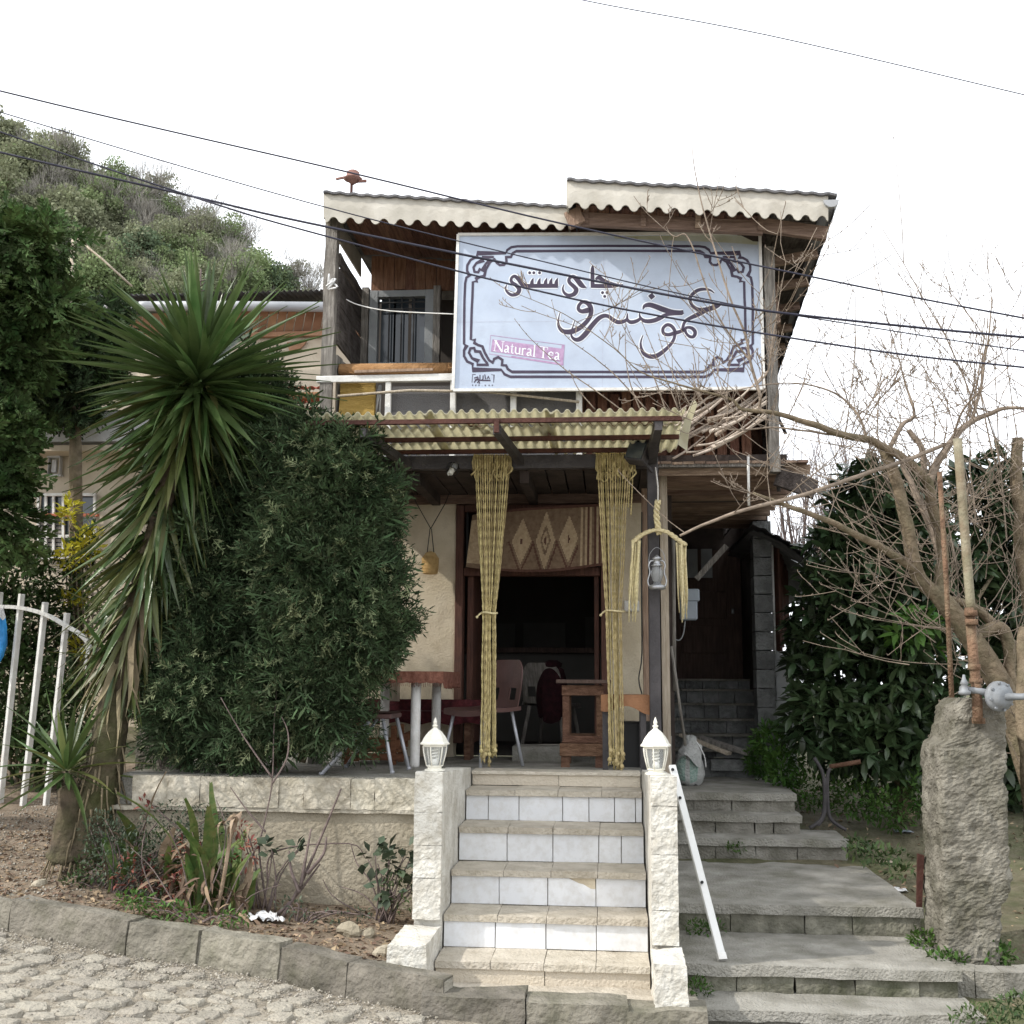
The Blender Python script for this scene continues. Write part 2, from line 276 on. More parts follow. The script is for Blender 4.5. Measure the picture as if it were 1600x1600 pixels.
# ------------------------------------------------------------------ mesh helpers
WPOS = {}
def wpos(o):
    return WPOS.get(o, V((0, 0, 0))) if o else V((0, 0, 0))
def tag(o, label=None, cat=None, group=None, kind=None):
    if label: o['label'] = label
    if cat: o['category'] = cat
    if group: o['group'] = group
    if kind: o['kind'] = kind
    return o
def thing(name, label, cat, loc, group=None):
    o = bpy.data.objects.new(name, None); COL.objects.link(o)
    o.empty_display_size = 0.1
    o.location = loc; WPOS[o] = V(loc)
    return tag(o, label, cat, group)
def link(o, parent, at):
    COL.objects.link(o); o.location = V(at) - wpos(parent); WPOS[o] = V(at)
    if parent: o.parent = parent
    return o
class MB:
    def __init__(s): s.v = []; s.f = []; s.mi = []; s.sm = []
    def add(s, vs, fs, mi=0, smooth=False):
        n = len(s.v); s.v.extend(tuple(v) for v in vs)
        for f in fs: s.f.append([i + n for i in f]); s.mi.append(mi); s.sm.append(smooth)
        return s
    def box(s, c, size, rot=None, mi=0, jit=0):
        c = V(c); hx, hy, hz = size[0] / 2, size[1] / 2, size[2] / 2
        vs = [V((x, y, z)) for x in (-hx, hx) for y in (-hy, hy) for z in (-hz, hz)]
        if jit: vs = [v + V((rnd.uniform(-jit, jit), rnd.uniform(-jit, jit), rnd.uniform(-jit, jit))) for v in vs]
        if rot: 
            m = rot if isinstance(rot, Matrix) else Euler(rot).to_matrix()
            vs = [m @ v for v in vs]
        return s.add([v + c for v in vs], [(0, 1, 3, 2), (4, 6, 7, 5), (0, 4, 5, 1), (2, 3, 7, 6), (0, 2, 6, 4), (1, 5, 7, 3)], mi)
    def bar(s, a, b, w, h=None, up=V((0, 0, 1)), mi=0):
        a, b = V(a), V(b); d = b - a; L_ = d.length; d.normalize()
        x = d.cross(up)
        if x.length < 1e-3: x = d.cross(V((0, 1, 0)))
        x.normalize(); z = x.cross(d)
        m = Matrix((x, d, z)).transposed()
        return s.box((a + b) / 2, (w, L_, h or w), m, mi)
    def tube(s, pts, rad, n=8, mi=0, caps=True, smooth=True):
        pts = [V(p) for p in pts]; k = len(pts)
        if not hasattr(rad, '__len__'): rad = [rad] * k
        vs = []; prev = None
        for i, p in enumerate(pts):
            t = (pts[min(i + 1, k - 1)] - pts[max(i - 1, 0)])
            if t.length < 1e-9: t = V((0, 0, 1))
            t.normalize()
            if prev is None:
                a = t.cross(V((0, 0, 1)))
                if a.length < 0.2: a = t.cross(V((1, 0, 0)))
            else:
                a = prev - t * prev.dot(t)
                if a.length < 1e-4: a = t.cross(V((0.3, 1, 0.2)))
            a.normalize(); prev = a; b = t.cross(a)
            for j in range(n):
                q = 2 * math.pi * j / n
                vs.append(p + (a * math.cos(q) + b * math.sin(q)) * rad[i])
        fs = [(i * n + j, i * n + (j + 1) % n, (i + 1) * n + (j + 1) % n, (i + 1) * n + j) for i in range(k - 1) for j in range(n)]
        s.add(vs, fs, mi, smooth)
        if caps:
            m = len(s.v) - len(vs)
            s.f.append([m + j for j in range(n)][::-1]); s.mi.append(mi); s.sm.append(False)
            s.f.append([m + (k - 1) * n + j for j in range(n)]); s.mi.append(mi); s.sm.append(False)
        return s
    def lathe(s, prof, n, o, mi=0, smooth=True, sx=1.0, sy=1.0, phase=0.0):
        o = V(o); vs = []
        for r, z in prof:
            for j in range(n):
                q = 2 * math.pi * j / n + phase
                vs.append(o + V((r * math.cos(q) * sx, r * math.sin(q) * sy, z)))
        k = len(prof)
        fs = [(i * n + j, i * n + (j + 1) % n, (i + 1) * n + (j + 1) % n, (i + 1) * n + j) for i in range(k - 1) for j in range(n)]
        fs.append(tuple(range(n))[::-1]); fs.append(tuple((k - 1) * n + j for j in range(n)))
        return s.add(vs, fs, mi, smooth)
    def prism(s, poly, th, mi=0):
        poly = [V(p) for p in poly]; th = V(th); n = len(poly)
        fs = [tuple(range(n)), tuple(range(n, 2 * n))[::-1]] + [(i, i + n, (i + 1) % n + n, (i + 1) % n) for i in range(n)]
        return s.add(poly + [p + th for p in poly], fs, mi)
    def grid(s, fn, nu, nv, mi=0, smooth=True):
        vs = [fn(i / nu, j / nv) for j in range(nv + 1) for i in range(nu + 1)]
        fs = [(j * (nu + 1) + i, j * (nu + 1) + i + 1, (j + 1) * (nu + 1) + i + 1, (j + 1) * (nu + 1) + i) for j in range(nv) for i in range(nu)]
        return s.add(vs, fs, mi, smooth)
    def build(s, name, mats, parent=None, at=None, bevel=0, **kw):
        if not isinstance(mats, (list, tuple)): mats = [mats]
        me = bpy.data.meshes.new(name)
        if at is None:
            xs = np.array(s.v); at = V(((xs[:, 0].min() + xs[:, 0].max()) / 2, (xs[:, 1].min() + xs[:, 1].max()) / 2, xs[:, 2].min()))
        at = V(at)
        me.from_pydata([(v[0] - at.x, v[1] - at.y, v[2] - at.z) for v in s.v], [], s.f)
        for m in mats: me.materials.append(G[m] if isinstance(m, str) else m)
        me.polygons.foreach_set('material_index', s.mi)
        me.polygons.foreach_set('use_smooth', s.sm)
        me.update()
        o = bpy.data.objects.new(name, me)
        link(o, parent, at)
        if bevel:
            md = o.modifiers.new('bevel', 'BEVEL'); md.width = bevel; md.segments = 1; md.limit_method = 'ANGLE'; md.angle_limit = R(40)
        tag(o, kw.get('label'), kw.get('cat'), kw.get('group'), kw.get('kind'))
        return o
def dup(o, parent, at, rot=None, scale=None, name=None):
    c = o.copy(); 
    if name: c.name = name
    COL.objects.link(c); c.parent = parent; c.location = V(at) - wpos(parent); WPOS[c] = V(at)
    if rot is not None: c.rotation_euler = rot
    if scale is not None: c.scale = scale
    return c
def np_mesh(name, Vs, Fs, mats, parent=None, at=(0, 0, 0), mi=None, smooth=False, **kw):
    """Vs (n,3) array, Fs (m,k) array"""
    Vs = np.asarray(Vs, dtype=np.float32) - np.array(at, dtype=np.float32)
    Fs = np.asarray(Fs, dtype=np.int32); m, k = Fs.shape
    me = bpy.data.meshes.new(name)
    me.vertices.add(len(Vs)); me.vertices.foreach_set('co', Vs.ravel())
    me.loops.add(m * k); me.loops.foreach_set('vertex_index', Fs.ravel())
    me.polygons.add(m); me.polygons.foreach_set('loop_start', np.arange(0, m * k, k, dtype=np.int32))
    if not isinstance(mats, (list, tuple)): mats = [mats]
    for x in mats: me.materials.append(G[x] if isinstance(x, str) else x)
    if mi is not None: me.polygons.foreach_set('material_index', np.asarray(mi, dtype=np.int32))
    if smooth: me.polygons.foreach_set('use_smooth', np.ones(m, dtype=bool))
    me.update(calc_edges=True)
    o = bpy.data.objects.new(name, me); link(o, parent, at)
    tag(o, kw.get('label'), kw.get('cat'), kw.get('group'), kw.get('kind'))
    return o
def frames(D, roll=None, U=None):
    """rotation matrices (n,3,3) whose columns are x,y=D,z"""
    D = D / np.linalg.norm(D, axis=1, keepdims=True)
    if U is None: U = np.tile(np.array([0, 0, 1.0]), (len(D), 1))
    X = np.cross(D, U); ln = np.linalg.norm(X, axis=1, keepdims=True)
    X = np.where(ln < 1e-3, np.array([[1.0, 0, 0]]), X / np.maximum(ln, 1e-6))
    Z = np.cross(X, D)
    if roll is not None:
        c, s_ = np.cos(roll)[:, None], np.sin(roll)[:, None]
        X, Z = X * c + Z * s_, Z * c - X * s_
    return np.stack([X, D, Z], axis=2)
def scatter(protoV, protoF, RM, pos, scl):
    """copies of a small leaf mesh: returns (V,F)"""
    N = len(pos); n = len(protoV)
    A = np.einsum('nij,kj->nki', RM, protoV) * scl[:, None, None] + pos[:, None, :]
    F = protoF[None] + (np.arange(N) * n)[:, None, None]
    return A.reshape(-1, 3), F.reshape(-1, protoF.shape[1])
def ellipsoid_pts(blobs, n, inner=0.35):
    """points in a union of ellipsoids (cx,cy,cz,rx,ry,rz), denser near the skin; returns pos, outward dir"""
    w = np.array([b[3] * b[4] + b[4] * b[5] + b[3] * b[5] for b in blobs]); w = w / w.sum()
    idx = nr.choice(len(blobs), n, p=w)
    B = np.array(blobs)[idx]
    d = nr.normal(size=(n, 3)); d /= np.linalg.norm(d, axis=1, keepdims=True)
    r = 1 - (1 - inner) * nr.random(n) ** 1.6
    p = B[:, :3] + d * B[:, 3:] * r[:, None]
    o = d / B[:, 3:]; o /= np.linalg.norm(o, axis=1, keepdims=True)
    # drop points deep inside another blob
    keep = np.ones(n, bool)
    for b in blobs:
        q = ((p - np.array(b[:3])) / np.array(b[3:])); keep &= (q ** 2).sum(1) > (inner * 0.9) ** 2
    return p[keep], o[keep]
def leaf_proto(L_=1.0, Wd=0.35, fold=0.08, curl=0.12, n=3):
    vs = []; fs = []
    for i in range(n + 1):
        t = i / n; w = Wd * 0.5 * math.sin(math.pi * min(0.97, t * 0.92 + 0.06)) ; z = -curl * t * t
        vs += [(-w, t * L_, z + fold * w), (0, t * L_, z), (w, t * L_, z + fold * w)]
    for i in range(n):
        a = i * 3
        fs += [(a, a + 1, a + 4, a + 3), (a + 1, a + 2, a + 5, a + 4)]
    return np.array(vs), np.array(fs)
def spray_proto(nb=9, L_=1.0, spread=0.5, w=0.05, flat=0.3, seed=1, sub=2, droop=0.2):
    """a feathery conifer spray along +y: quads"""
    q = np.random.default_rng(seed); vs = []; fs = []
    def strip(a, b, w0, nrm):
        a, b = np.array(a), np.array(b); d = b - a; x = np.cross(d, nrm); x /= max(1e-6, np.linalg.norm(x))
        k = len(vs); m = a * 0.45 + b * 0.55
        vs.extend([a - x * w0 * 0.35, m - x * w0 * 0.5, b, m + x * w0 * 0.5]); fs.append((k, k + 1, k + 2, k + 3))
    strip((0, 0, 0), (0, L_, -droop * 0.4), w, (0, 0, 1))
    for i in range(nb):
        t = 0.1 + 0.85 * i / nb; s_ = 1 if i % 2 else -1
        ln = spread * (1 - 0.65 * t) * q.uniform(0.7, 1.2)
        a = (0, t * L_, -droop * 0.4 * t); dy = ln * q.uniform(0.55, 0.95)
        b = (s_ * ln * 0.75, t * L_ + dy, q.normal() * flat * ln - droop * 0.4 * t)
        nrm = (q.normal() * 0.6, q.normal() * 0.3, 1)
        strip(a, b, w * q.uniform(0.8, 1.2), nrm)
        for k in range(sub):
            u = 0.3 + 0.5 * k / max(1, sub); c = np.array(a) * (1 - u) + np.array(b) * u
            e = c + np.array([s_ * ln * q.uniform(0.0, 0.35) * (1 if k % 2 else -0.4), ln * q.uniform(0.25, 0.5), q.normal() * flat * ln * 0.6])
            strip(c, e, w * 0.8, (q.normal() * 0.8, q.normal() * 0.4, 1))
    return np.array(vs), np.array(fs)
def smooth_path(pts, per=5):
    pts = [V(p) for p in pts]; out = []
    for i in range(len(pts) - 1):
        p0, p1, p2, p3 = pts[max(i - 1, 0)], pts[i], pts[i + 1], pts[min(i + 2, len(pts) - 1)]
        for k in range(per):
            t = k / per
            out.append(0.5 * ((2 * p1) + (p2 - p0) * t + (2 * p0 - 5 * p1 + 4 * p2 - p3) * t * t + (3 * p1 - p0 - 3 * p2 + p3) * t ** 3))
    out.append(pts[-1]); return out
def lerp(a, b, t): return a + (b - a) * t
from mathutils import noise as mnoise
# ================================================================== SETTING
def road_z(X): return 0.0 - 0.06 * max(-9.0, min(9.0, X))
def on_road(px, py):
    d = ray(px, py)
    t = (0.0 - CAM.z) / (d.z + 0.06 * d.x)
    return CAM + d * t
KERB = [on_road(x, y) for x, y in ((-420, 1330), (-205, 1395), (11, 1454), (195, 1491), (306, 1507), (433, 1531), (538, 1557), (690, 1586))]
def kerb_y(X):
    if X <= KERB[0].x: return KERB[0].y + (KERB[0].x - X) * 0.25
    for a, b in zip(KERB, KERB[1:]):
        if X <= b.x: return lerp(a.y, b.y, (X - a.x) / (b.x - a.x))
    return min(5.62, KERB[-1].y)
def interp(tab, v):
    if v <= tab[0][0]: return tab[0][1]
    for (a, b), (c, d) in zip(tab, tab[1:]):
        if v <= c: return lerp(b, d, (v - a) / (c - a))
    return tab[-1][1]
RT = [(5.0, -.16), (5.9, -.02), (6.2, .03), (6.5, .12), (7.0, .17), (8.6, .38), (9.0, .50), (10.4, .70), (12, .8), (20, 1.1), (40, 1.3)]
def zt(X, Y):
    l = .205 - .06 * max(-7, min(0, X)) - .054 + .1 * max(0, Y - 6.9) * max(0, min(1, (-X - 1.5) / 1.5))
    l = min(l, 1.6)
    if X < 0: l += 0.13 * math.exp(-(((X + 3.15) / .45) ** 2 + ((Y - 7.25) / .4) ** 2))
    r = interp(RT, Y) + 0.03 * max(0, X - 2)
    t = max(0, min(1, (X + .7) / 1.0))
    if -.98 < X < 1.45 and Y < 7.9: return -.42
    if X >= 1.45 and X < 1.76 and Y < 8.4: r -= .25
    return lerp(l, r, t) + 0.03 * mnoise.noise(V((X * 1.7, Y * 1.7, 0))) + 0.012 * mnoise.noise(V((X * 6, Y * 6, 3)))

gp = MB(); gp.grid(lambda u, v: V((lerp(-500, 500, u), lerp(-60, 900, v), -0.95)), 10, 10)
gp.build('ground', 'farground', kind='structure', at=(0, 0, -.95))
tr_ = MB()
xs_ = [-22, -16, -12, -9, -7.5] + [-6.5 + .13 * i for i in range(86)] + [5.2, 6.2, 8, 11, 16, 24]
ys_ = [0.12 * i for i in range(46)] + [6, 7, 9, 12, 18, 30]
nx_, ny_ = len(xs_), len(ys_)
tr_.add([V((x, kerb_y(x) + .07 + y, zt(x, kerb_y(x) + .07 + y))) for y in ys_ for x in xs_],
        [(j * nx_ + i, j * nx_ + i + 1, (j + 1) * nx_ + i + 1, (j + 1) * nx_ + i) for j in range(ny_ - 1) for i in range(nx_ - 1)], smooth=True)
for k, f in enumerate(tr_.f):
    c = sum((V(tr_.v[i]) for i in f), V()) / 4
    if c.x > 0.3: tr_.mi[k] = 1
    elif c.y > 11: tr_.mi[k] = 1
tr_.build('earth', ['soil', 'grassground'], kind='structure', at=(0, 6, 0))

rd = MB()
rx = [-60, -30, -16, -9] + [-8 + .5 * i for i in range(33)] + [9, 16, 30, 60]
ry = [-30, -15, -6, -2, 0, 1, 2, 3, 3.5, 4, 4.5, 5, 5.5, 6, 6.5, 7, 8, 9.2]
def road_pt(x, y):
    yy = min(y, kerb_y(x) + .1)
    return V((x, yy, road_z(x) - 0.012 + .006 * mnoise.noise(V((x * 3, yy * 3, 1)))))
rd.add([road_pt(x, y) for y in ry for x in rx],
       [(j * len(rx) + i, j * len(rx) + i + 1, (j + 1) * len(rx) + i + 1, (j + 1) * len(rx) + i) for j in range(len(ry) - 1) for i in range(len(rx) - 1)], smooth=True)
road = rd.build('road', 'road', kind='structure', at=(0, 0, -.1))

# cobbles: separate stones set in the road
cob = []
for k in range(12):
    q = random.Random(k + 40); n = q.choice((6, 7, 8)); mb = MB()
    a0 = [2 * math.pi * (i + q.uniform(-.3, .3)) / n for i in range(n)]
    rr = [q.uniform(.80, 1.14) for _ in range(n)]
    sx_, sy_ = q.uniform(.072, .095), q.uniform(.062, .076)
    pt = lambda s, z, jz=.002: [V((math.copysign(abs(math.cos(a)) ** .8, math.cos(a)) * r * s * sx_, math.copysign(abs(math.sin(a)) ** .8, math.sin(a)) * r * s * sy_, z + q.uniform(-jz, jz))) for a, r in zip(a0, rr)]
    v = pt(1, -.03) + pt(.985, .001) + pt(.90, .0075, .003) + pt(.5, .010, .003) + [V((0, 0, .0105))]
    f = [(l * n + i, l * n + (i + 1) % n, (l + 1) * n + (i + 1) % n, (l + 1) * n + i) for l in range(3) for i in range(n)] + [(3 * n + i, 3 * n + (i + 1) % n, 4 * n) for i in range(n)]
    mb.add(v, f, smooth=False)
    cob.append(mb)
cob_o = []
cands = []
ang = R(-12)
for i in range(-40, 41):
    for j in range(-26, 27):
        u = i * .165 + (j % 2) * .08 + rnd.uniform(-.035, .035) + .05 * math.sin(j * 1.9); w = j * .133 + rnd.uniform(-.024, .024)
        x = -1.6 + u * math.cos(ang) - w * math.sin(ang); y = 5.2 + u * math.sin(ang) + w * math.cos(ang)
        if y > kerb_y(x) - .09: continue
        p = V((x, y, road_z(x)))
        d = p - CAM; zc = d.dot(FWD)
        if zc < 1: continue
        qx = 800 + FPX * d.dot(RGT) / zc; qy = 800 - FPX * d.dot(UPV) / zc
        if -30 < qx < 1180 and qy < 1625: cands.append((zc, p))
cands.sort(key=lambda c: c[0])
extra = MB()
for n_, (zc, p) in enumerate(cands):
    k = rnd.randrange(12)
    at = p + V((0, 0, rnd.uniform(-.014, .001)))
    rot = (rnd.uniform(-.05, .05), rnd.uniform(-.05, .05) + .06, ang + rnd.choice((0, math.pi)) + rnd.uniform(-.4, .4))
    sc = (rnd.uniform(.86, 1.02), rnd.uniform(.86, 1.02), 1)
    if n_ < 299:
        if isinstance(cob[k], MB):
            cob[k] = (cob[k], cob[k].build('cobble', 'cobble', road, at=(0, 0, 0))); o_ = cob[k][1]; o_.location = at - wpos(road); o_.rotation_euler = rot; o_.scale = sc
        else: dup(cob[k][1], road, at, rot, sc)
    else:
        src_ = cob[k] if isinstance(cob[k], MB) else cob[k][0]
        m3 = Euler(rot).to_matrix() @ Matrix.Diagonal(V(sc)); extra.add([m3 @ V(v) + at for v in src_.v], src_.f)
if extra.v: tag(extra.build('cobbles', 'cobble', road), kind='stuff')
print('COBBLES', len(cands))

def rough(mb, cs, div=(3, 3, 3), amp=.01, freq=8, mi=0, seed=0.0):
    """a block with uneven faces; cs = 4 bottom corners (ccw from above) then 4 top corners"""
    cs = [V(c) for c in cs]
    def tri(u, v, w):
        b = cs[0] * (1 - u) * (1 - v) + cs[1] * u * (1 - v) + cs[2] * u * v + cs[3] * (1 - u) * v
        t = cs[4] * (1 - u) * (1 - v) + cs[5] * u * (1 - v) + cs[6] * u * v + cs[7] * (1 - u) * v
        p = b * (1 - w) + t * w
        e = 1.0
        n1 = mnoise.noise_vector(p * freq + V((seed, seed * 2, 0))); n2 = mnoise.noise_vector(p * freq * 2.7 + V((seed, 0, 9)))
        return p + (n1 + n2 * .5) * amp
    a, b, c = div
    mb.grid(lambda u, v: tri(u, 0, v), a, c, mi, False)
    mb.grid(lambda u, v: tri(1, u, v), b, c, mi, False)
    mb.grid(lambda u, v: tri(1 - u, 1, v), a, c, mi, False)
    mb.grid(lambda u, v: tri(0, 1 - u, v), b, c, mi, False)
    mb.grid(lambda u, v: tri(u, v, 1), a, b, mi, False)
    mb.grid(lambda u, v: tri(u, 1 - v, 0), a, b, mi, False)
    return mb
def rbox(x0, x1, y0, y1, z0, z1):
    return [(x0, y0, z0), (x1, y0, z0), (x1, y1, z0), (x0, y1, z0), (x0, y0, z1), (x1, y0, z1), (x1, y1, z1), (x0, y1, z1)]

# kerb of long stones
kb = MB(); 
for a, b in zip(KERB, KERB[1:]):
    d = (b - a).normalized(); n = V((-d.y, d.x, 0))
    kb.prism([V((a.x, a.y, road_z(a.x) - .1)) + n * .012, V((b.x, b.y, road_z(b.x) - .1)) + n * .012, V((b.x, b.y, road_z(b.x) + .145)) + n * .035, V((a.x, a.y, road_z(a.x) + .145)) + n * .035], n * .1)
kerb = kb.build('kerb', 'mortar', kind='structure')
for i, (a, b) in enumerate(zip(KERB, KERB[1:])):
    d = (b - a).normalized(); n = V((-d.y, d.x, 0)); e = d * .006
    h = rnd.uniform(.155, .185)
    A, B = V((a.x, a.y, road_z(a.x) - .08)) + e, V((b.x, b.y, road_z(b.x) - .08)) - e
    tz = V((0, 0, h + .08))
    rough(MB(), [A, B, B + n * .15, A + n * .15, A + tz + n * .025, B + tz + n * .02, B + tz + n * .15, A + tz + n * .15], (8, 2, 4), .013, 5, seed=i * 3.1).build('kerb_stone', 'kerb', kerb)

# hill behind the left houses
RIDGE = [(-500, 60), (-250, 190), (-60, 262), (60, 272), (130, 292), (200, 326), (280, 362), (350, 396), (410, 440), (470, 486), (540, 560), (640, 700), (800, 900), (1000, 1040)]
def hill_pt(u, v):
    px = lerp(-500, 1000, u)
    top = interp(RIDGE, px)
    py = lerp(1058, top, v)
    Y = lerp(30, 88, v ** .9) + 2.0 * mnoise.noise(V((u * 9, v * 5, 0)))
    return P(px, py, Y)
hb = MB(); hb.grid(lambda u, v: hill_pt(u, v), 60, 24)
# back of the ridge
nb_ = 24 * 61
hb.add([V(hb.v[nb_ + i]) for i in range(61)] + [V(hb.v[nb_ + i]) + V((-8, 70, -1.0 - V(hb.v[nb_ + i]).z)) for i in range(61)], [(i, i + 1, i + 62, i + 61) for i in range(60)], smooth=True)
hb.build('hill', 'farground', kind='structure')

# ================================================================== STAIRS AND TERRACE
ZT = 1.065
SX0, SX1 = -.945, .215
ZS = [1.065, .975, .779, .573, .375, .196]
YS = [7.75, 7.45, 7.12, 6.80, 6.50, 6.20]
def xat(px, Y, py=1300): return P(px, py, Y).x
st = thing('entrance_stairs', 'white tiled stairs with beige treads rising to the terrace between two lamp pillars', 'stairs', (-.36, 6.2, -.03))
mb = MB()
for k in range(6):
    y1 = YS[k - 1] if k else 7.9
    mb.box(((SX0 + SX1) / 2, (YS[k] + .022 + 7.95) / 2 if k == 0 else (YS[k] + .022 + YS[k - 1] + .022) / 2, (ZS[k] - .04 - .2) / 2 - .0), (SX1 - SX0 - .004, (7.95 - YS[k] - .022) if k == 0 else (YS[k - 1] - YS[k]), ZS[k] - .04 + .2))
mb.build('stair_core', 'mortar', st)
def clamp_x(x): return max(SX0 + .002, min(SX1 - .002, x))
rows = [(0, [744, 873, 1004], 'beige'), (1, [734, 763, 811, 879, 920, 960, 993, 1003], 'tile'), (2, [723, 792, 864, 935.5, 971, 1002], 'tile'),
        (3, [708, 780, 856, 931, 1002], 'tile'), (4, [697, 774, 853, 932, 1011], 'tile'), (5, [688, 851, 1017], 'beige')]
for k, bx, mat in rows:
    z1 = ZS[k] - (.037 if k else .012); z0 = (ZS[k + 1] + .002) if k < 5 else .06
    xs = [clamp_x(xat(b, YS[k], [1217, 1260, 1319, 1388, 1457, 1525][k])) for b in bx]
    xs[0], xs[-1] = SX0 + .002, SX1 - .002
    for i, (a, b) in enumerate(zip(xs, xs[1:])):
        g = .0022
        if k == 3 and i == 2:      # tile with a broken upper right corner
            pts = [(a + g, z0), (b - g, z0), (b - g, z1 - .062), (b - .03, z1 - .06), (b - .075, z1 - .035), (b - .10, z1 - .03), (b - .16, z1 - .002), (a + g, z1)]
            m = MB().prism([V((x, YS[k] + rnd.uniform(0, .003), z)) for x, z in pts], V((0, .02, 0)))
            m.build('tile', 'tile', st, label='white riser tile with a broken top right corner')
            MB().prism([V((x, YS[k] + .007, z)) for x, z in ((b - .17, z1), (b - .10, z1 - .04), (b - .06, z1 - .05), (b - .003, z1 - .08), (b - .003, z1))], V((0, .012, 0))).build('mortar_patch', 'plaster', st)
            continue
        dy = rnd.uniform(-.002, .003)
        m = MB().box(((a + b) / 2, YS[k] + .011 + dy, (z0 + z1) / 2), (b - a - 2 * g, .02, z1 - z0), jit=.0015)
        m.build('tile' if mat == 'tile' else 'riser_stone', mat, st, bevel=.002)
tj = {0: [744, 900, 1004], 1: [735, 805, 872, 940, 1002], 2: [724, 794, 864, 937, 1002], 3: [712, 787, 861, 934, 1002], 4: [697, 777, 854, 933, 1011], 5: [689, 766, 850, 931, 1015]}
for k in range(1, 6):
    xs = [clamp_x(xat(b, YS[k], [1205, 1236, 1294, 1361, 1432, 1505][k])) for b in tj[k]]
    xs[0], xs[-1] = SX0 + .002, SX1 - .002
    for a, b in zip(xs, xs[1:]):
        h = rnd.uniform(-.003, .003)
        rough(MB(), rbox(a + .0015, b - .0015, YS[k] - .016 + rnd.uniform(-.004, .004), YS[k - 1] + .012, ZS[k] - .036, ZS[k] + h), (6, 3, 1), .0028, 14, seed=k + a).build('tread_stone', 'tread', st)

# terrace slab
tb = MB()
tb.box((-2.165, 8.3, ZT / 2 - .15), (2.12, 2.1, ZT + .3 - .004))
tb.box(((-1.105 + .36) / 2, 8.56, ZT / 2 - .15), (1.465, 1.58, ZT + .3 - .004))
terr = tb.build('terrace', 'concrete_top', kind='structure')
rough(MB(), rbox(SX0 + .003, SX1 - .003, 7.735, 7.98, ZT - .013, ZT + .008), (10, 3, 1), .003, 9).build('edge_slab', 'tread', terr)
rough(MB(), rbox(-.76, .17, 8.85, 9.2, ZT - .01, ZT + .11), (8, 3, 2), .005, 7).build('door_step', 'concrete_top', terr)

# retaining wall left of the stairs
rw = thing('retaining_wall', 'plastered retaining wall with cream coping stones behind the flower bed', 'wall', (-2.1, 7.2, 0))
rough(MB(), rbox(-3.23, -1.102, 7.21, 7.32, -.2, ZT - .20), (30, 1, 12), .005, 4).build('wall', 'plaster_wall', rw)
rough(MB(), rbox(-3.23, -1.102, 7.178, 7.32, ZT - .225, ZT - .201), (24, 1, 1), .006, 9).build('ledge', 'limestone', rw)
cj = [205, 262, 312, 380, 435, 474, 548, 585, 659]
cx_ = [xat(c, 7.17, 1240) for c in cj]
for i, (a, b) in enumerate(zip(cx_, cx_[1:])):
    b = min(b, -1.104)
    rough(MB(), rbox(a + .0012, b - .0012, 7.168 + rnd.uniform(0, .012), 7.33, ZT - .20, ZT - .004 + rnd.uniform(-.01, .004)), (8, 2, 6), .0048, 22, seed=i * 1.7).build('coping_stone', 'limestone', rw)

def pillar(x0, x1, yf, yb, cuts, zb, label, lower, mat):
    t = thing('stair_pillar', label, 'pillar', ((x0 + x1) / 2, yf, zb), 'low pillars flanking the tiled stairs')
    zf = cuts[0]
    # flank wall
    cs = [(x0, yf + .05, zb), (x1, yf + .05, zb), (x1, yb, zb), (x0, yb, zb), (x0, yf + .05, zf), (x1, yf + .05, zf), (x1, yb, ZT + .03), (x0, yb, ZT + .03)]
    rough(MB(), cs, (2, 14, 10), .0035, 7).build('flank_wall', 'whitestone', t)
    for i, (a, b) in enumerate(zip(cuts, cuts[1:])):
        rough(MB(), rbox(x0 - .002, x1 + .002, yf, yf + .07, b + .0015, a - (.0015 if i else 0)), (8, 3, 9), .0036, 22, seed=i * 2.3 + x0).build('face_stone', mat, t)
    (bx0, bx1, by0, by1, bz0, bz1) = lower
    rough(MB(), rbox(bx0, bx1, by0, by1, bz0, bz1), (6, 8, 6), .012, 11, seed=x0).build('base_stone', mat, t)
    return t
pillar(-1.105, -.95, 6.40, 7.74, [1.168, .945, .765, .585, .36], .0, 'white stone pillar left of the tiled stairs carrying the duller lamp', (-1.155, -.952, 5.95, 6.42, -.02, .325), 'whitestone')
pillar(.222, .358, 6.10, 7.74, [1.188, 1.035, .785, .50, .325], .0, 'sunlit white stone pillar right of the tiled stairs beside the leaning pole', (.218, .375, 5.76, 6.12, -.06, .31), 'whitestone')
rough(MB(), rbox(-.955, .44, 5.86, 6.22, -.16, .085), (14, 4, 3), .010, 6).build('base_slab', 'tread', st)
for i, (a, b) in enumerate(((-.93, -.42), (-.415, .08), (.085, .47))):
    rough(MB(), rbox(a, b, 5.70, 5.90, -.20, P(760 + 130 * i, 1557 + 11 * i, 5.70).z), (6, 3, 4), .014, 6, seed=i * 2.2).build('base_kerb', 'kerb', st)

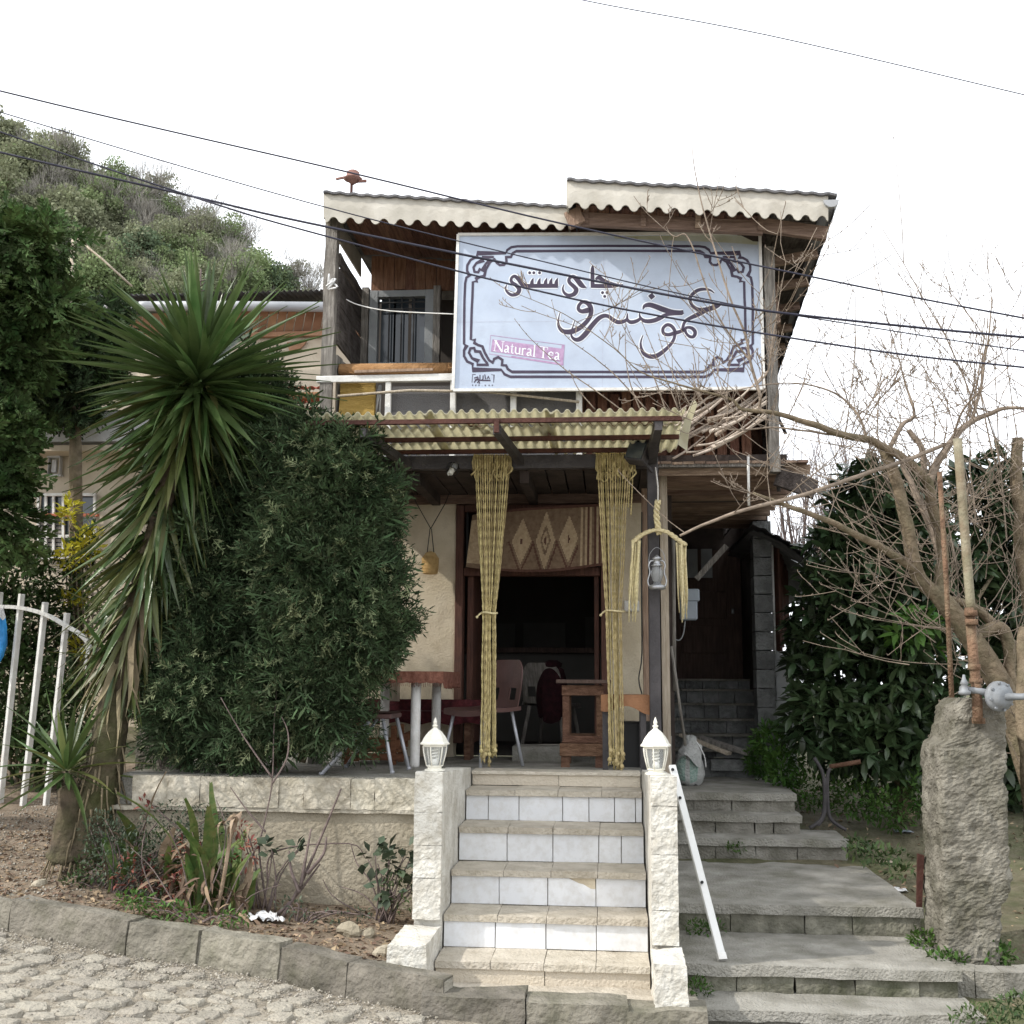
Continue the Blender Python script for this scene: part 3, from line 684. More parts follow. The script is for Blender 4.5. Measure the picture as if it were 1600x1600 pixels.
# concrete steps on the right
cs_ = thing('concrete_steps', 'grey mossy concrete steps climbing to the dark back door on the right', 'steps', (1.1, 6.0, -.3))
def cstep(x1, y0, y1, z, zb, cuts, mat, x0=.362):
    rough(MB(), [(x0, y0 - .02, z - .055), (x1 + .01, y0 - .02, z - .055), (x1 + .01, y1, z - .055), (x0, y1, z - .055), (x0, y0 - .02, z), (x1 + .012, y0 - .02, z), (x1 + .012, y1, z), (x0, y1, z)],
          (14, 8, 1), .009, 5, seed=z * 7).build('step_slab', 'concrete_top', cs_)
    xs = [x0] + [xat(c, y0, 1061 + (1.7 - z) * 1725 / y0 * .96) for c in cuts] + [x1]
    for i, (a, b) in enumerate(zip(xs, xs[1:])):
        rough(MB(), rbox(a + .003, b - .003, y0 + rnd.uniform(0, .012), y0 + .2, zb, z - .05), (5, 2, 4), .010, 9, seed=z * 3 + i).build('step_block', mat, cs_)
    MB().box(((x0 + x1) / 2, (y0 + .15 + y1) / 2, (zb + z - .06) / 2), (x1 - x0 - .02, y1 - y0 - .16, z - .06 - zb)).build('step_fill', 'mossblock', cs_)
cstep(1.83, 5.93, 6.6, .07, -.3, [1190, 1290, 1400], 'concrete', x0=.43)
cstep(1.81, 6.24, 7.4, .21, -.1, [1150, 1240, 1333, 1432], 'mossblock')
cstep(1.83, 7.0, 8.9, .376, 0, [1140, 1256, 1330], 'mossblock')
cstep(1.745, 8.6, 9.1, .543, .2, [1117, 1180, 1245], 'concrete')
cstep(1.45, 8.84, 9.2, .687, .3, [1117, 1178, 1208], 'concrete')
cstep(1.44, 9.0, 10.9, .83, .3, [1083, 1143, 1205], 'concrete')
dk = thing('block_staircase', 'dark stained block stairs leading up to the brown back door', 'stairs', (1.05, 10.5, .78))
rough(MB(), rbox(.5, 1.5, 10.42, 10.9, .8, P(1130, 1190, 10.42).z), (6, 2, 2), .008, 6).build('step_slab', 'darkblock', dk)
for k in range(6):
    y0 = 10.72 + .24 * k; z0 = P(1110, [1184, 1170, 1146, 1122, 1098, 1076][k], y0).z; z1 = P(1110, [1170, 1146, 1122, 1098, 1076, 1060][k], y0).z - .006
    xs = [.62]
    while xs[-1] < 1.5: xs.append(xs[-1] + rnd.uniform(.14, .21))
    for i, (a, b) in enumerate(zip(xs, xs[1:])):
        rough(MB(), rbox(a + .004, b - .004, y0 + rnd.uniform(0, .012), y0 + .25, z0, z1 - .02), (3, 1, 2), .006, 14, seed=k + i).build('block', 'darkblock', dk)
    MB().box((1.07, y0 + .12, z1 - .009), (.94, .32, .02)).build('tread_slab', 'concrete', dk)
# ================================================================== THE TEA HOUSE
YB, YW = 8.32, 9.2
XL = P(515, 500, YB).x
XR = 1.27
house = thing('tea_house', 'two storey timber and plaster tea house with open balcony and stepped roof', 'house', (-.4, 9.2, ZT))
def zpx(px, py, Y): return P(px, py, Y).z
z_lint = zpx(700, 788, YW)
xdl, xdr = xat(711, YW, 950), xat(951, YW, 950)
xw = xat(1006, YW, 950)
wl = MB()
rough(wl, rbox(-2.25, xdl, YW, YW + .2, ZT - .1, z_lint), (14, 1, 16), .006, 4)
wl.build('wall', 'plaster', house)
rough(MB(), rbox(xdr, xw, YW, YW + .2, ZT - .1, z_lint), (4, 1, 16), .006, 4).build('wall', 'plaster', house)
MB().box(((-2.25 + xw) / 2, YW + .06, z_lint + .06), (xw + 2.25, .16, .12)).build('lintel_beam', 'joist', house, bevel=.006)
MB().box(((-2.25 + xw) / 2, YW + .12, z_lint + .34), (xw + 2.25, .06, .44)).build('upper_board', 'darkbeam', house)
# room behind the door
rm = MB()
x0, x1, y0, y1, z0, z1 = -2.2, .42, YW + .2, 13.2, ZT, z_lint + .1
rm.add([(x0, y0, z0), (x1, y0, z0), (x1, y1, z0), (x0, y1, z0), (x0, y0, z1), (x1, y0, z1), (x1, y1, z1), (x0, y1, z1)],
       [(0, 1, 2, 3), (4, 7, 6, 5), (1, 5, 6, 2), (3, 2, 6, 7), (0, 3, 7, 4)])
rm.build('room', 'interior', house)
MB().box((-.5, 11.6, ZT + .45), (2.2, .05, .9)).build('inner_counter', 'interior_low', house)
MB().box((-.5, 11.56, ZT + .93), (2.3, .3, .05)).build('counter_top', 'darkdoor', house)
for k, (x, z, w, h) in enumerate(((-.75, 2.15, .5, .42), (-.1, 2.2, .34, .46), (-1.3, 2.1, .4, .5))): MB().box((x, 13.1, z), (w, .03, h)).build('wall_picture', 'interior_low', house)
MB().box((-.4, 13.05, 1.75), (2.4, .22, .04)).build('shelf', 'oldwood', house)
for k in range(11): MB().lathe([(.03, 0), (.05, .02), (.05, .09), (.03, .13), (.02, .16)], 8, (-1.5 + k * .21, 13.05, 1.77)).build('jar', 'interior_low', house)
# door frame and leaf
df = MB()
for x in (xdl + .035, xdr - .03): df.box((x, YW + .05, (ZT + z_lint) / 2 + .05), (.065, .16, z_lint - ZT - .12))
z_tr = zpx(830, 893, YW)
df.box(((xdl + xdr) / 2, YW + .05, z_tr), (xdr - xdl - .14, .1, .07)); df.box(((xdl + xdr) / 2, YW + .05, z_lint - .035), (xdr - xdl - .14, .1, .06))
dfo = df.build('door_frame', 'doorwood', house, bevel=.004)
tbm = MB()
for i in range(9): 
    x = lerp(xdl + .09, xdr - .09, i / 8); tbm.bar((x, YW + .05, z_tr + .035), (x, YW + .05, z_lint - .065), .018)
tbm.build('transom_bars', 'bars', dfo)
MB().box((xdl + .12, YW + .42, ZT + .95), (.05, .7, 1.7)).build('door_leaf', 'doorwood', house, bevel=.004)
MB().box((xdr - .1, YW + .42, ZT + .95), (.04, .7, 1.7)).build('door_leaf', 'doorwood', house, bevel=.004)
# dark ceiling of the porch: boards from the canopy beam back to the wall
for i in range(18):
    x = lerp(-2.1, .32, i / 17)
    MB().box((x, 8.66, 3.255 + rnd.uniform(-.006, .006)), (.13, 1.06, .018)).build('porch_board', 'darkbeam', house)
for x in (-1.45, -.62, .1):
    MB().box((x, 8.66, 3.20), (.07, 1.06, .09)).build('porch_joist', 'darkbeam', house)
# posts at the right corner
MB().box((xat(1009, 8.95, 950), 8.95, 2.15), (.055, .07, 2.25), jit=.006).build('corner_post', 'pinkwood', house, bevel=.004)
MB().box((xat(1039, 8.55, 950), 8.55, 2.15), (.06, .06, 2.35), jit=.006).build('corner_post', 'palewood', house, bevel=.004)

rl0, rl1, rr0, rr1 = P(508, 300, 8.1), P(890, 322, 8.1), P(888, 281, 7.8), P(1294, 304, 7.8)
def roof_under(X):
    a, b = (rl0, rl1) if X < rr0.x + .02 else (rr0, rr1)
    return lerp(a.z, b.z, (X - a.x) / (b.x - a.x)) - .05
# upper floor: back wall of vertical boards with a window and an open doorway
z_ceil = zpx(570, 396, YW); z_wtop = zpx(620, 457, YW); z_bf = 3.36
x = -2.07; i = 0
xwin0, xwin1 = xat(585, YW, 520), xat(672, YW, 520)
xop1 = xat(790, YW, 520)
while x < XR:
    w = rnd.uniform(.085, .12)
    low = z_wtop + rnd.uniform(-.015, .03) if (xwin0 - .06 < x + w / 2 < xop1) else z_bf
    zt_ = min(z_ceil, roof_under(x) - .03, roof_under(x + w) - .03)
    MB().box((x + w / 2, YW + rnd.uniform(0, .012), (low + zt_) / 2), (w - .004, .022, zt_ - low)).build('wall_board', 'boards', house)
    x += w
MB().box(((XL + XR) / 2, YW + .5, 4.2), (XR - XL, .04, 1.9)).build('dark_backing', 'interior', house)  # dark sheet standing in for the unlit depth beyond the balcony opening
z_ws = zpx(620, 575, YW)
wn = MB()
for xx in (xwin0, xwin1): wn.box((xx, YW - .02, (z_ws + z_wtop) / 2), (.075, .09, z_wtop - z_ws))
wn.box(((xwin0 + xwin1) / 2, YW - .02, z_wtop - .03), (xwin1 - xwin0, .08, .06)); wn.box(((xwin0 + xwin1) / 2, YW - .02, z_ws), (xwin1 - xwin0, .08, .07))
win = wn.build('window', 'greyframe', house, bevel=.004)
for xx in (xwin0 - .075, xwin1 + .065): MB().box((xx, YW - .03, (z_ws + z_wtop) / 2), (.06, .08, z_wtop - z_ws + .06)).build('window_post', 'greywood', house)
for xx, ww in ((xwin0 + .12, .13), (lerp(xwin0, xwin1, .47), .13), (lerp(xwin0, xwin1, .78), .12)):
    MB().box((xx, YW + .015, (z_ws + z_wtop) / 2), (ww, .006, z_wtop - z_ws - .1)).build('pane', 'glassdark', win)
wb = MB()
for k in range(1, 4): xx = lerp(xwin0 + .03, xwin1 - .03, k / 4); wb.bar((xx, YW - .045, z_ws), (xx, YW - .045, z_wtop), .012)
for zz in (z_wtop - .11, z_wtop - .17): wb.bar((xwin0, YW - .05, zz), (xwin1, YW - .05, zz), .01)
wb.build('window_bars', 'bars', win)
# ceiling boards running front to back
x = -2.14
zc0 = z_ceil + .03
while x < XR + .1:
    w = rnd.uniform(.075, .10)
    MB().box((x + w / 2, 8.66, min(zc0, roof_under(x), roof_under(x + w)) + rnd.uniform(-.006, .006)), (w - .005, 1.12, .018)).build('ceiling_board', 'ceilboards', house)
    x += w
# left balcony post, plank side, right corner post
rough(MB(), rbox(XL - .045, XL + .05, YB - .05, YB + .05, ZT, zc0), (3, 3, 26), .010, 6).build('balcony_post', 'greywood', house)
zp = [(395, 413), (418, 446), (447, 474), (475, 505), (506, 537)]
for i, (a, b) in enumerate(zp):
    za, zb_ = zpx(526, a, YB), zpx(526, b, YB)
    rough(MB(), [(XL + .05, YB + .02, zb_), (XL + .07, YB + .02, zb_), (XL + .065, YW, zb_ + rnd.uniform(-.03, .02)), (XL + .045, YW, zb_), (XL + .05, YB + .02, za), (XL + .07, YB + .02, za), (XL + .065, YW, za + rnd.uniform(-.04, .01)), (XL + .045, YW, za)], (1, 6, 2), .008, 9, seed=i).build('side_plank', 'darkplank', house)
for i in range(5):
    y = lerp(YB + .1, YW - .08, i / 4)
    MB().box((XL + .06, y, lerp(z_bf, zpx(526, 545, YB), .5)), (.02, .13, zpx(526, 545, YB) - z_bf - rnd.uniform(0, .12)), jit=.006).build('side_board', 'greywood', house)
rough(MB(), rbox(1.215, 1.295, YB - .04, YB + .04, 3.25, 5.02), (2, 2, 18), .010, 6).build('balcony_post', 'greywood', house)
# balcony floor with joists, seen from below at the right
MB().box((-.4, 8.78, 3.36), (3.5, .94, .06)).build('balcony_floor', 'darkbeam', house)
for i in range(11):
    y = 8.40 + .30 * i
    MB().box((.92, y, 3.285), (1.22, .06, .075), jit=.006).build('joist', 'joist', house)
for i in range(14):
    x = .36 + i * .085
    MB().box((x, 10.1, 3.33 + rnd.uniform(-.004, .004)), (.08, 3.6, .02)).build('floor_board', 'joist', house)
MB().box((.86, YB + .02, 3.335), (.95, .06, .07), jit=.004).build('edge_beam', 'greywood', house)
MB().box((1.42, 8.33, 3.17), (.30, .05, .14), rot=(0, R(20), 0), jit=.01).build('edge_beam', 'darkplank', house)
# railing
z_r = zpx(600, 593, YB - .02)
MB().box((lerp(XL - .05, xat(706, 8.28, 590), .5), YB - .04, z_r), (xat(706, 8.28, 590) - XL + .1, .05, .055), jit=.004).build('handrail', 'whitepaint', house, bevel=.004)
MB().box((lerp(XL, xat(704, 8.28, 590), .55), YB - .075, z_r + .055), (.62, .02, .02), rot=(0, R(-.6), 0)).build('rail_strip', 'pinkwood', house)
for px in (608, 709, 803, 905):
    MB().box((xat(px, YB, 620), YB - .03, (z_r + 3.3) / 2 - .01), (.046, .045, z_r - 3.3), jit=.003).build('rail_post', 'whitepaint', house, bevel=.003)
for a, b in ((613, 702), (714, 798), (808, 905)):
    MB().box((xat((a + b) / 2, YB + .05, 620), YB + .05, lerp(3.36, z_r, .47)), (xat(b, YB, 620) - xat(a, YB, 620) + .04, .012, z_r - 3.36 - .04)).build('rail_panel', 'greyfabric', house)
MB().box((XL + .07, YB - .045, lerp(3.36, z_r, .5)), (.02, .03, z_r - 3.33)).build('rail_post', 'palewood', house)
# parapet of brown boards behind the stick pile
for i in range(15):
    x = xat(905, 8.5, 650) + i * .092
    if x > 1.2: break
    MB().box((x, 8.47, 3.62 + rnd.uniform(-.03, .03)), (.07, .02, .62), jit=.004).build('parapet_board', 'boards', house)
MB().tube([P(528, 619, YB - .1), P(640, 610, YB - .12), P(760, 612, YB - .12), P(905, 628, YB - .1)], .011, 6).build('rail_pole', 'palewood', house)
# foam rolls on the balcony
m = MB(); m.tube([V((XL + .08, YB + .06, z_r + .105)), V((-1.2, YB + .06, z_r + .10)), V((xat(700, YB, 580), YB + .06, z_r + .10))], [.052, .05, .052], 12)
tag(m.build('rolled_mat', 'brownfoam'), 'brown rolled mat lying along the white balcony rail', 'mat')
fm = MB(); fm.grid(lambda u, v: V((lerp(XL + .1, xat(585, YB, 620), u) - .01 * v, YB + .03 + .02 * math.sin(v * 9 + u), lerp(3.38, z_r + .02, v))), 6, 12)
fm.grid(lambda u, v: V((lerp(XL + .1, xat(585, YB, 620), u) - .01 * v, YB + .09, lerp(3.38, z_r + .02, v))), 2, 2)
tag(fm.build('foam_sheet', 'mustard'), 'mustard yellow foam sheet standing behind the balcony rail', 'foam')
m = MB(); m.tube([P(585, 655, 8.45), P(594, 602, 8.5)], .012, 6); m.tube([P(593, 655, 8.45), P(595, 602, 8.5)], .008, 6)
tag(m.build('bundled_poles', 'alu'), 'thin pale poles leaning beside the yellow foam', 'poles')

# fascia boards with a scalloped lower edge
def fascia(ax, ay, bx, by, cy0, cy1, Y, per_px, name, seams):
    segs = [0] + seams + [1]
    for s0, s1 in zip(segs, segs[1:]):
        top0, top1 = (lerp(ax, bx, s0), lerp(ay, by, s0)), (lerp(ax, bx, s1), lerp(ay, by, s1))
        n = max(8, int((top1[0] - top0[0]) / .9)); vs = []
        for k in range(n + 1):
            t = k / n; x = lerp(top0[0], top1[0], t); s = (x - ax) / (bx - ax)
            amp = 4.6
            yb = lerp(cy0, cy1, s) + amp * (lambda c: math.copysign(abs(c) ** .72, c))(math.cos(2 * math.pi * (x - ax) / per_px))
            vs.append((P(x, lerp(ay, by, s), Y), P(x, yb, Y)))
        mb = MB(); bk = V((0, .014, 0)); bul = V((0, -.012, 0))
        rowsv = []
        for a, b in vs:
            rowsv += [a, a * .5 + b * .5 + bul * .5, b, b + bk, a + bk]
        fs = []
        for k in range(n):
            o0, o1 = k * 5, (k + 1) * 5
            for q in range(5): fs.append((o0 + q, o1 + q, o1 + (q + 1) % 5, o0 + (q + 1) % 5))
        fs += [tuple(range(5)), tuple(range(n * 5, n * 5 + 5))[::-1]]
        mb.add(rowsv, fs); mb.build(name, 'fascia', house)
fascia(508, 300, 890, 322, 343, 355, 8.10, 26.2, 'roof_fascia', [.055, .53])
fascia(888, 281, 1294, 304, 320, 342, 7.80, 25.6, 'roof_fascia', [.03, .47])
# returns of the fascia ends
for (px, py0, py1, Y0, Y1) in ((508, 300, 340, 8.10, 9.4), (888, 281, 322, 7.80, 8.3)):
    a, b = P(px, py0, Y0), P(px, py1, Y0)
    MB().prism([a, b, V((b.x, Y1, b.z)), V((a.x, Y1, a.z))], V((-.014, 0, 0))).build('roof_fascia', 'fascia', house)
# roof sheets (corrugated front to back), dark underside and gutter
def roof_sheet(ax, ay, bx, by, Y, Y2, dx0, dx1):
    a, b = P(ax, ay, Y), P(bx, by, Y)
    n = 70; mb = MB()
    def fn(u, v):
        p = a.lerp(b, u); p = p + V((lerp(dx0, dx1, u) * v, (Y2 - Y) * v, 0))
        return p + V((0, 0, +.006 + .005 * math.sin(u * n * 1.6) + .005 * mnoise.noise(p * 5)))
    mb.grid(fn, n * 2, 6); mb.grid(lambda u, v: fn(u, v) - V((0, 0, .018)), n * 2, 6)
    k = (n * 2 + 1) * 7
    mb.add([], [])
    base = len(mb.v) - 2 * k
    for i in range(n * 2): mb.f.append([base + i, base + i + 1, base + k + i + 1, base + k + i]); mb.mi.append(0); mb.sm.append(False)
    for j in range(6):
        q = n * 2
        for c in (0, q):
            A = base + j * (q + 1) + c; B = A + q + 1
            mb.f.append([A, B, B + k, A + k]); mb.mi.append(0); mb.sm.append(False)
    mb.build('roof_sheet', 'roof', house)
eave0, eave1 = P(1308, 303, 7.8), P(1207, 600, 13.0)
roof_sheet(505, 299, 892, 322, 8.07, 13.0, 0, 0)
roof_sheet(886, 279, 1308, 303, 7.77, 13.0, 0, eave1.x - eave0.x)
# soffit and side wall under the right eave
ep = lambda t: eave0.lerp(eave1, t) 
for i in range(20):
    t0, t1 = i / 20, (i + .93) / 20
    a, b = ep(t0) + V((-.02, .1, -.03)), ep(t1) + V((-.02, .1, -.03))
    MB().prism([a, b, V((XR - .03, b.y, b.z - .02)), V((XR - .03, a.y, a.z - .02))], V((0, 0, -.016))).build('soffit_board', 'darkplank', house)
for i in range(14):
    z = 3.3 + i * .13
    MB().box((XR + .03 + rnd.uniform(0, .008), 10.75, z + .062), (.02, 4.7, .125), jit=.004).build('side_wall_board', 'darkplank', house)
mb = MB(); n = 60
for k in range(n): 
    pass
mb.add([ep(k / n) + V((.0, 0, -.01)) + V((mnoise.noise(V((k * .9, 0, 0))) * .03, 0, 0)) for k in range(n + 1)] + [ep(k / n) + V((-.03, 0, -.16 - .05 * mnoise.noise(V((k * .7, 3, 0))))) for k in range(n + 1)], [(k, k + 1, k + n + 2, k + n + 1) for k in range(n)])
mb.build('eave_strip', 'roof', house)
gm = MB()
for a in range(9): pass
g0 = P(1299, 312, 7.76)
gm.add([g0 + V((.055 * math.cos(q), 0, .055 * math.sin(q))) for q in [math.pi + math.pi * k / 8 for k in range(9)]] + [ep(1) + V((-.02, 0, .04)) + V((.05 * math.cos(q), 0, .05 * math.sin(q))) for q in [math.pi + math.pi * k / 8 for k in range(9)]],
       [(k, k + 1, k + 10, k + 9) for k in range(8)] + [tuple(range(9))], smooth=False)
gm.build('gutter', 'gutter', house)
# beams below the right fascia
for (ax, ay, bx, by, Y, w, h, mat) in ((905, 343, 1192, 357, 7.98, .05, .10, 'joist'), (1190, 352, 1292, 366, 7.98, .05, .10, 'joist'), (893, 330, 903, 352, 7.95, .06, .12, 'pinkwood'), (905, 362, 1195, 372, 8.28, .05, .08, 'darkbeam')):
    MB().bar(P(ax, ay, Y), P(bx, by, Y), w, h).build('eave_beam', mat, house)
for px in (915, 1005, 1090, 1188):
    MB().bar(P(px, 350 + (px - 900) * .04, 7.96), P(px + 1, 320 + (px - 900) * .05, 7.96), .04).build('eave_strut', 'joist', house)
for k in range(7):
    y = 8.5 + .62 * k
    MB().bar((XR, y, 4.97), (ep((y - 7.8) / 5.2).x - .06, y, 5.04), .05, .07).build('eave_strut', 'joist', house)
MB().bar((XR + .06, 8.45, 4.45), (XR + .06, 8.75, 5.0), .05).build('eave_strut', 'pinkwood', house)

# side passage: block pillar, low wall, red panel, back door, lean-to roof
for k in range(13):
    z = .93 + k * .175
    rough(MB(), rbox(1.375, 1.545, 10.55, 10.8, z + .004, z + .171), (3, 2, 3), .007, 11, seed=k).build('pillar_block', 'darkblock', house)
rough(MB(), rbox(1.57, 1.75, 10.7, 12.9, .5, 1.98), (3, 8, 8), .012, 5).build('low_wall', 'nbwhite', house)
for i in range(5):
    MB().box((1.60 + i * .045, 10.72 + i * .16, 2.5), (.02, .14, 1.05 - .08 * i), rot=(0, 0, R(20)), jit=.006).build('side_panel', 'doorwood', house)
MB().bar((1.565, 10.66, 1.95), (1.565, 10.66, 3.1), .02).build('panel_edge', 'whitepaint', house)
bd = MB(); bd.box((1.05, 12.35, 2.42), (.82, .06, 1.42)); bdo = bd.build('back_door', 'darkdoor', house)
for dz in (-.28, .1): MB().box((1.05, 12.31, 2.42 + dz), (.5, .03, .3)).build('door_panel', 'darkdoor', bdo, bevel=.01)
MB().box((.93, 12.305, 2.98), (.12, .02, .32)).build('door_pane', 'greyframe', bdo); MB().box((1.09, 12.305, 2.98), (.12, .02, .32)).build('door_pane', 'greyframe', bdo)
MB().lathe([(.014, 0), (.018, .012), (.018, .05), (.012, .06)], 8, (1.36, 12.28, 2.42)).build('handle', 'silver', bdo)
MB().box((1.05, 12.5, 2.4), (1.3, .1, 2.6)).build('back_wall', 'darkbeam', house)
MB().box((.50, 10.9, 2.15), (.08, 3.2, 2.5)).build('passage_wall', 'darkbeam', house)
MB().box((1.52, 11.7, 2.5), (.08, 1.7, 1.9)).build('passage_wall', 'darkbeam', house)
lt = MB()
lt.grid(lambda u, v: V((lerp(1.32, 2.02, u) - .0 * v, 10.3 + 2.4 * v, 3.12 - .42 * u * u - .1 * u + .012 * math.sin(u * 40) + .02 * mnoise.noise(V((u * 5, v * 9, 0))))), 24, 8)
lt.grid(lambda u, v: V((lerp(1.32, 2.02, u), 10.3 + 2.4 * v, 3.07 - .42 * u * u - .1 * u)), 24, 8)
lt.build('lean_to_roof', 'roof', house)
m = MB(); m.bar(P(1088, 905, 10.0), P(1135, 853, 10.0), .05); m.build('brace', 'greywood', house)
m = MB(); m.tube([P(1205, 655, 8.9), P(1209, 690, 8.9), P(1214, 720, 8.9), P(1217, 768, 8.95)], .016, 8); m.build('drain_pipe', 'blacksteel', house)
m = MB(); m.tube([P(1213, 628, 9.0), P(1217, 655, 9.0), P(1228, 678, 9.05)], .014, 8); m.build('drain_pipe', 'blacksteel', house)
m = MB(); m.tube([P(1169, 712, 8.3), P(1170, 790, 8.3)], .011, 6); m.build('hanging_rod', 'whitepaint', house)

# pile of bleached sticks on the ledge below the sign
sp = thing('stick_pile', 'heap of bleached grey sticks leaning across the ledge below the sign', 'sticks', P(1120, 700, 8.25))
for i in range(36):
    ax = rnd.uniform(985, 1150); ay = lerp(700, 640, (ax - 985) / 200) + rnd.uniform(-25, 22)
    ln = rnd.uniform(55, 120); an = R(rnd.uniform(18, 40))
    Y = rnd.uniform(8.16, 8.4)
    a = (ax, ay); b = (min(1198, ax + ln * math.cos(an)), ay - ln * math.sin(an))
    mid = ((a[0] + b[0]) / 2, (a[1] + b[1]) / 2 + rnd.uniform(1, 7))
    r = rnd.uniform(.007, .017)
    MB().tube(smooth_path([P(*a, Y - .05), P(*mid, Y), P(*b, Y + .03)], 3), [r * lerp(1, .6, k / 6) for k in range(7)], 5).build('stick', 'stick', sp)

for i in range(11):
    ax = rnd.uniform(1040, 1150); ay = lerp(716, 700, (ax - 1040) / 110) + rnd.uniform(-14, 3); ln = rnd.uniform(60, 130); an = R(rnd.uniform(20, 36))
    b = (min(1199, ax + ln * math.cos(an)), ay - ln * math.sin(an)); Y = rnd.uniform(8.14, 8.3); r = rnd.uniform(.007, .012)
    MB().tube(smooth_path([P(ax, ay, Y - .04), P((ax + b[0]) / 2, (ay + b[1]) / 2 + rnd.uniform(2, 8), Y), P(*b, Y + .03)], 3), [r * lerp(1, .6, k / 6) for k in range(7)], 5).build('stick', 'stick', sp)
# ================================================================== CANOPY
can = thing('canopy', 'yellow corrugated porch canopy on dark red steel bars over the terrace', 'canopy', (-.7, 7.6, 3.3))
YC0, YC1 = 7.18, 8.12
zc_f, zc_b = zpx(780, 655, YC0) - .0, zpx(780, 712, YC1)
XC0, XC1 = xat(478, YC0, 655), xat(1066, YC0, 655)
WVL = .0705
rows_ = [(YC0 - .03, 7.50, .012), (7.44, 7.83, .0), (7.77, YC1 + .03, -.012)]
cols_ = [(XC0, XC0 + .86), (XC0 + .80, XC0 + 1.68), (XC0 + 1.62, XC1 + .02)]
for r_, (ya, yb, lift) in enumerate(rows_):
    for c_, (xa, xb) in enumerate(cols_):
        ph = rnd.uniform(0, .8); tilt = rnd.uniform(-.008, .008); lf = lift + (.006 if c_ == 1 else 0)
        def fn(u, v, dz=0):
            x = lerp(xa, xb, u); y = lerp(ya, yb, v)
            z = lerp(zc_f, zc_b, (y - YC0) / (YC1 - YC0)) + .03 + lf + .0135 * (lambda c: math.copysign(abs(c) ** .75, c))(math.sin(2 * math.pi * x / WVL + ph)) + tilt * (u - .5) + .016 * v + .004 * mnoise.noise(V((x * 4, y * 4, 0)))
            return V((x + .01 * mnoise.noise(V((y * 3, r_, 0))), y + .012 * mnoise.noise(V((x * 7, r_, 5))), z + dz))
        nu = int((xb - xa) / WVL * 14); mb = MB(); mb.grid(fn, nu, 4)
        k = (nu + 1) * 5; mb.grid(lambda u, v: fn(u, v, -.005), nu, 4)
        for i in range(nu):
            for q in (0, 4 * (nu + 1)): mb.f.append([q + i, q + i + 1, k + q + i + 1, k + q + i]); mb.mi.append(0); mb.sm.append(False)
        mb.build('canopy_sheet', 'canopy', can)
tm = MB(); tm.grid(lambda u, v: P(lerp(1060, 1074, u) + v * lerp(10, 24, v) - 8 * u * v, lerp(695, 622, v) + 10 * u, 7.25 + .1 * u + .02 * math.sin(v * 12)), 3, 10)
tm.grid(lambda u, v: P(lerp(1060, 1074, u) + v * lerp(10, 24, v) - 8 * u * v, lerp(695, 622, v) + 10 * u, 7.256 + .1 * u + .02 * math.sin(v * 12)), 3, 10)
tm.build('canopy_sheet', 'canopy', can, label='torn upturned end of a canopy sheet')
for (py, Y, xa, xb) in ((661, YC0, 478, 1066), (686, 7.62, 560, 1061), (706, 7.95, 600, 1030)):
    z = lerp(zc_f, zc_b, (Y - YC0) / (YC1 - YC0)) - .012
    MB().box(((xat(xa, Y, py) + xat(xb, Y, py)) / 2, Y, z), (xat(xb, Y, py) - xat(xa, Y, py), .035, .03)).build('purlin', 'rust', can)
z_beam = zpx(780, 723, 8.05)
MB().box(((xat(540, 8.05, 722) + xat(1014, 8.05, 722)) / 2, 8.05, z_beam), (xat(1014, 8.05, 722) - xat(540, 8.05, 722), .07, .10)).build('rear_beam', 'blacksteel', can)
for (a, b) in (((776, 671), (814, 722)), ((1029, 665), (1014, 715)), ((566, 676), (640, 728))):
    MB().bar(P(*a, YC0 - .01), P(*b, 8.03), .05, .06).build('rafter', 'blacksteel', can)
MB().bar(P(776, 655, YC0 - .02), P(776, 676, YC0 - .02), .035).build('rafter', 'rust', can)
MB().bar((xat(1022, 8.0, 950), 8.0, ZT), (xat(1022, 8.0, 950) + .0, 8.0, z_beam + .02), .08, .08, up=V((0, 1, 0))).build('post', 'blacksteel', can, bevel=.005)
pm = MB(); pm.bar(P(1019, 720, 7.95), P(1029, 656, YC0), .06, .05); pm.build('bracket', 'blacksteel', can)
for (ax, ay, bx, by) in ((835, 668, 856, 695), (812, 672, 835, 676), (735, 680, 770, 688)):
    MB().bar(P(ax, ay, 7.45) + V((0, 0, .075)), P(bx, by, 7.75) + V((0, 0, .075)), .05, .02).build('loose_batten', 'pinkwood', can)

# ================================================================== SIGN
sTL, sTR, sBR, sBL = P(716, 367, 8.20), P(1187, 365, 8.26), P(1193, 607, 8.20), P(708, 610, 8.14)
def sg(px, py, w=0):
    # photo pixel on the sign -> bilinear position on the board
    s = (px - lerp(716, 708, (py - 367) / 243)) / (lerp(471, 485, (py - 367) / 243)); t = (py - lerp(367, 365, s)) / lerp(243, 242, s)
    p = (sTL * (1 - s) + sTR * s) * (1 - t) + (sBL * (1 - s) + sBR * s) * t
    return p + V((0, -w, 0))
sign = thing('shop_sign', 'large pale blue sign board with dark Persian lettering and ornate border on the balcony', 'sign', (sBL + sBR) / 2)
MB().prism([sTL, sTR, sBR, sBL], V((0, .05, 0))).build('sign_panel', 'signpanel', sign)
fr = MB()
for a, b in ((sTL, sTR), (sTR, sBR), (sBR, sBL), (sBL, sTL)): fr.bar(a, b, .022, .03, up=V((0, 1, 0)))
fr.build('sign_frame', 'whitepaint', sign)
def c7(x, y): return (700 + x * .16872, 350 + y * .16875)
def c8(x, y): return (950 + x * .16872, 350 + y * .16875)
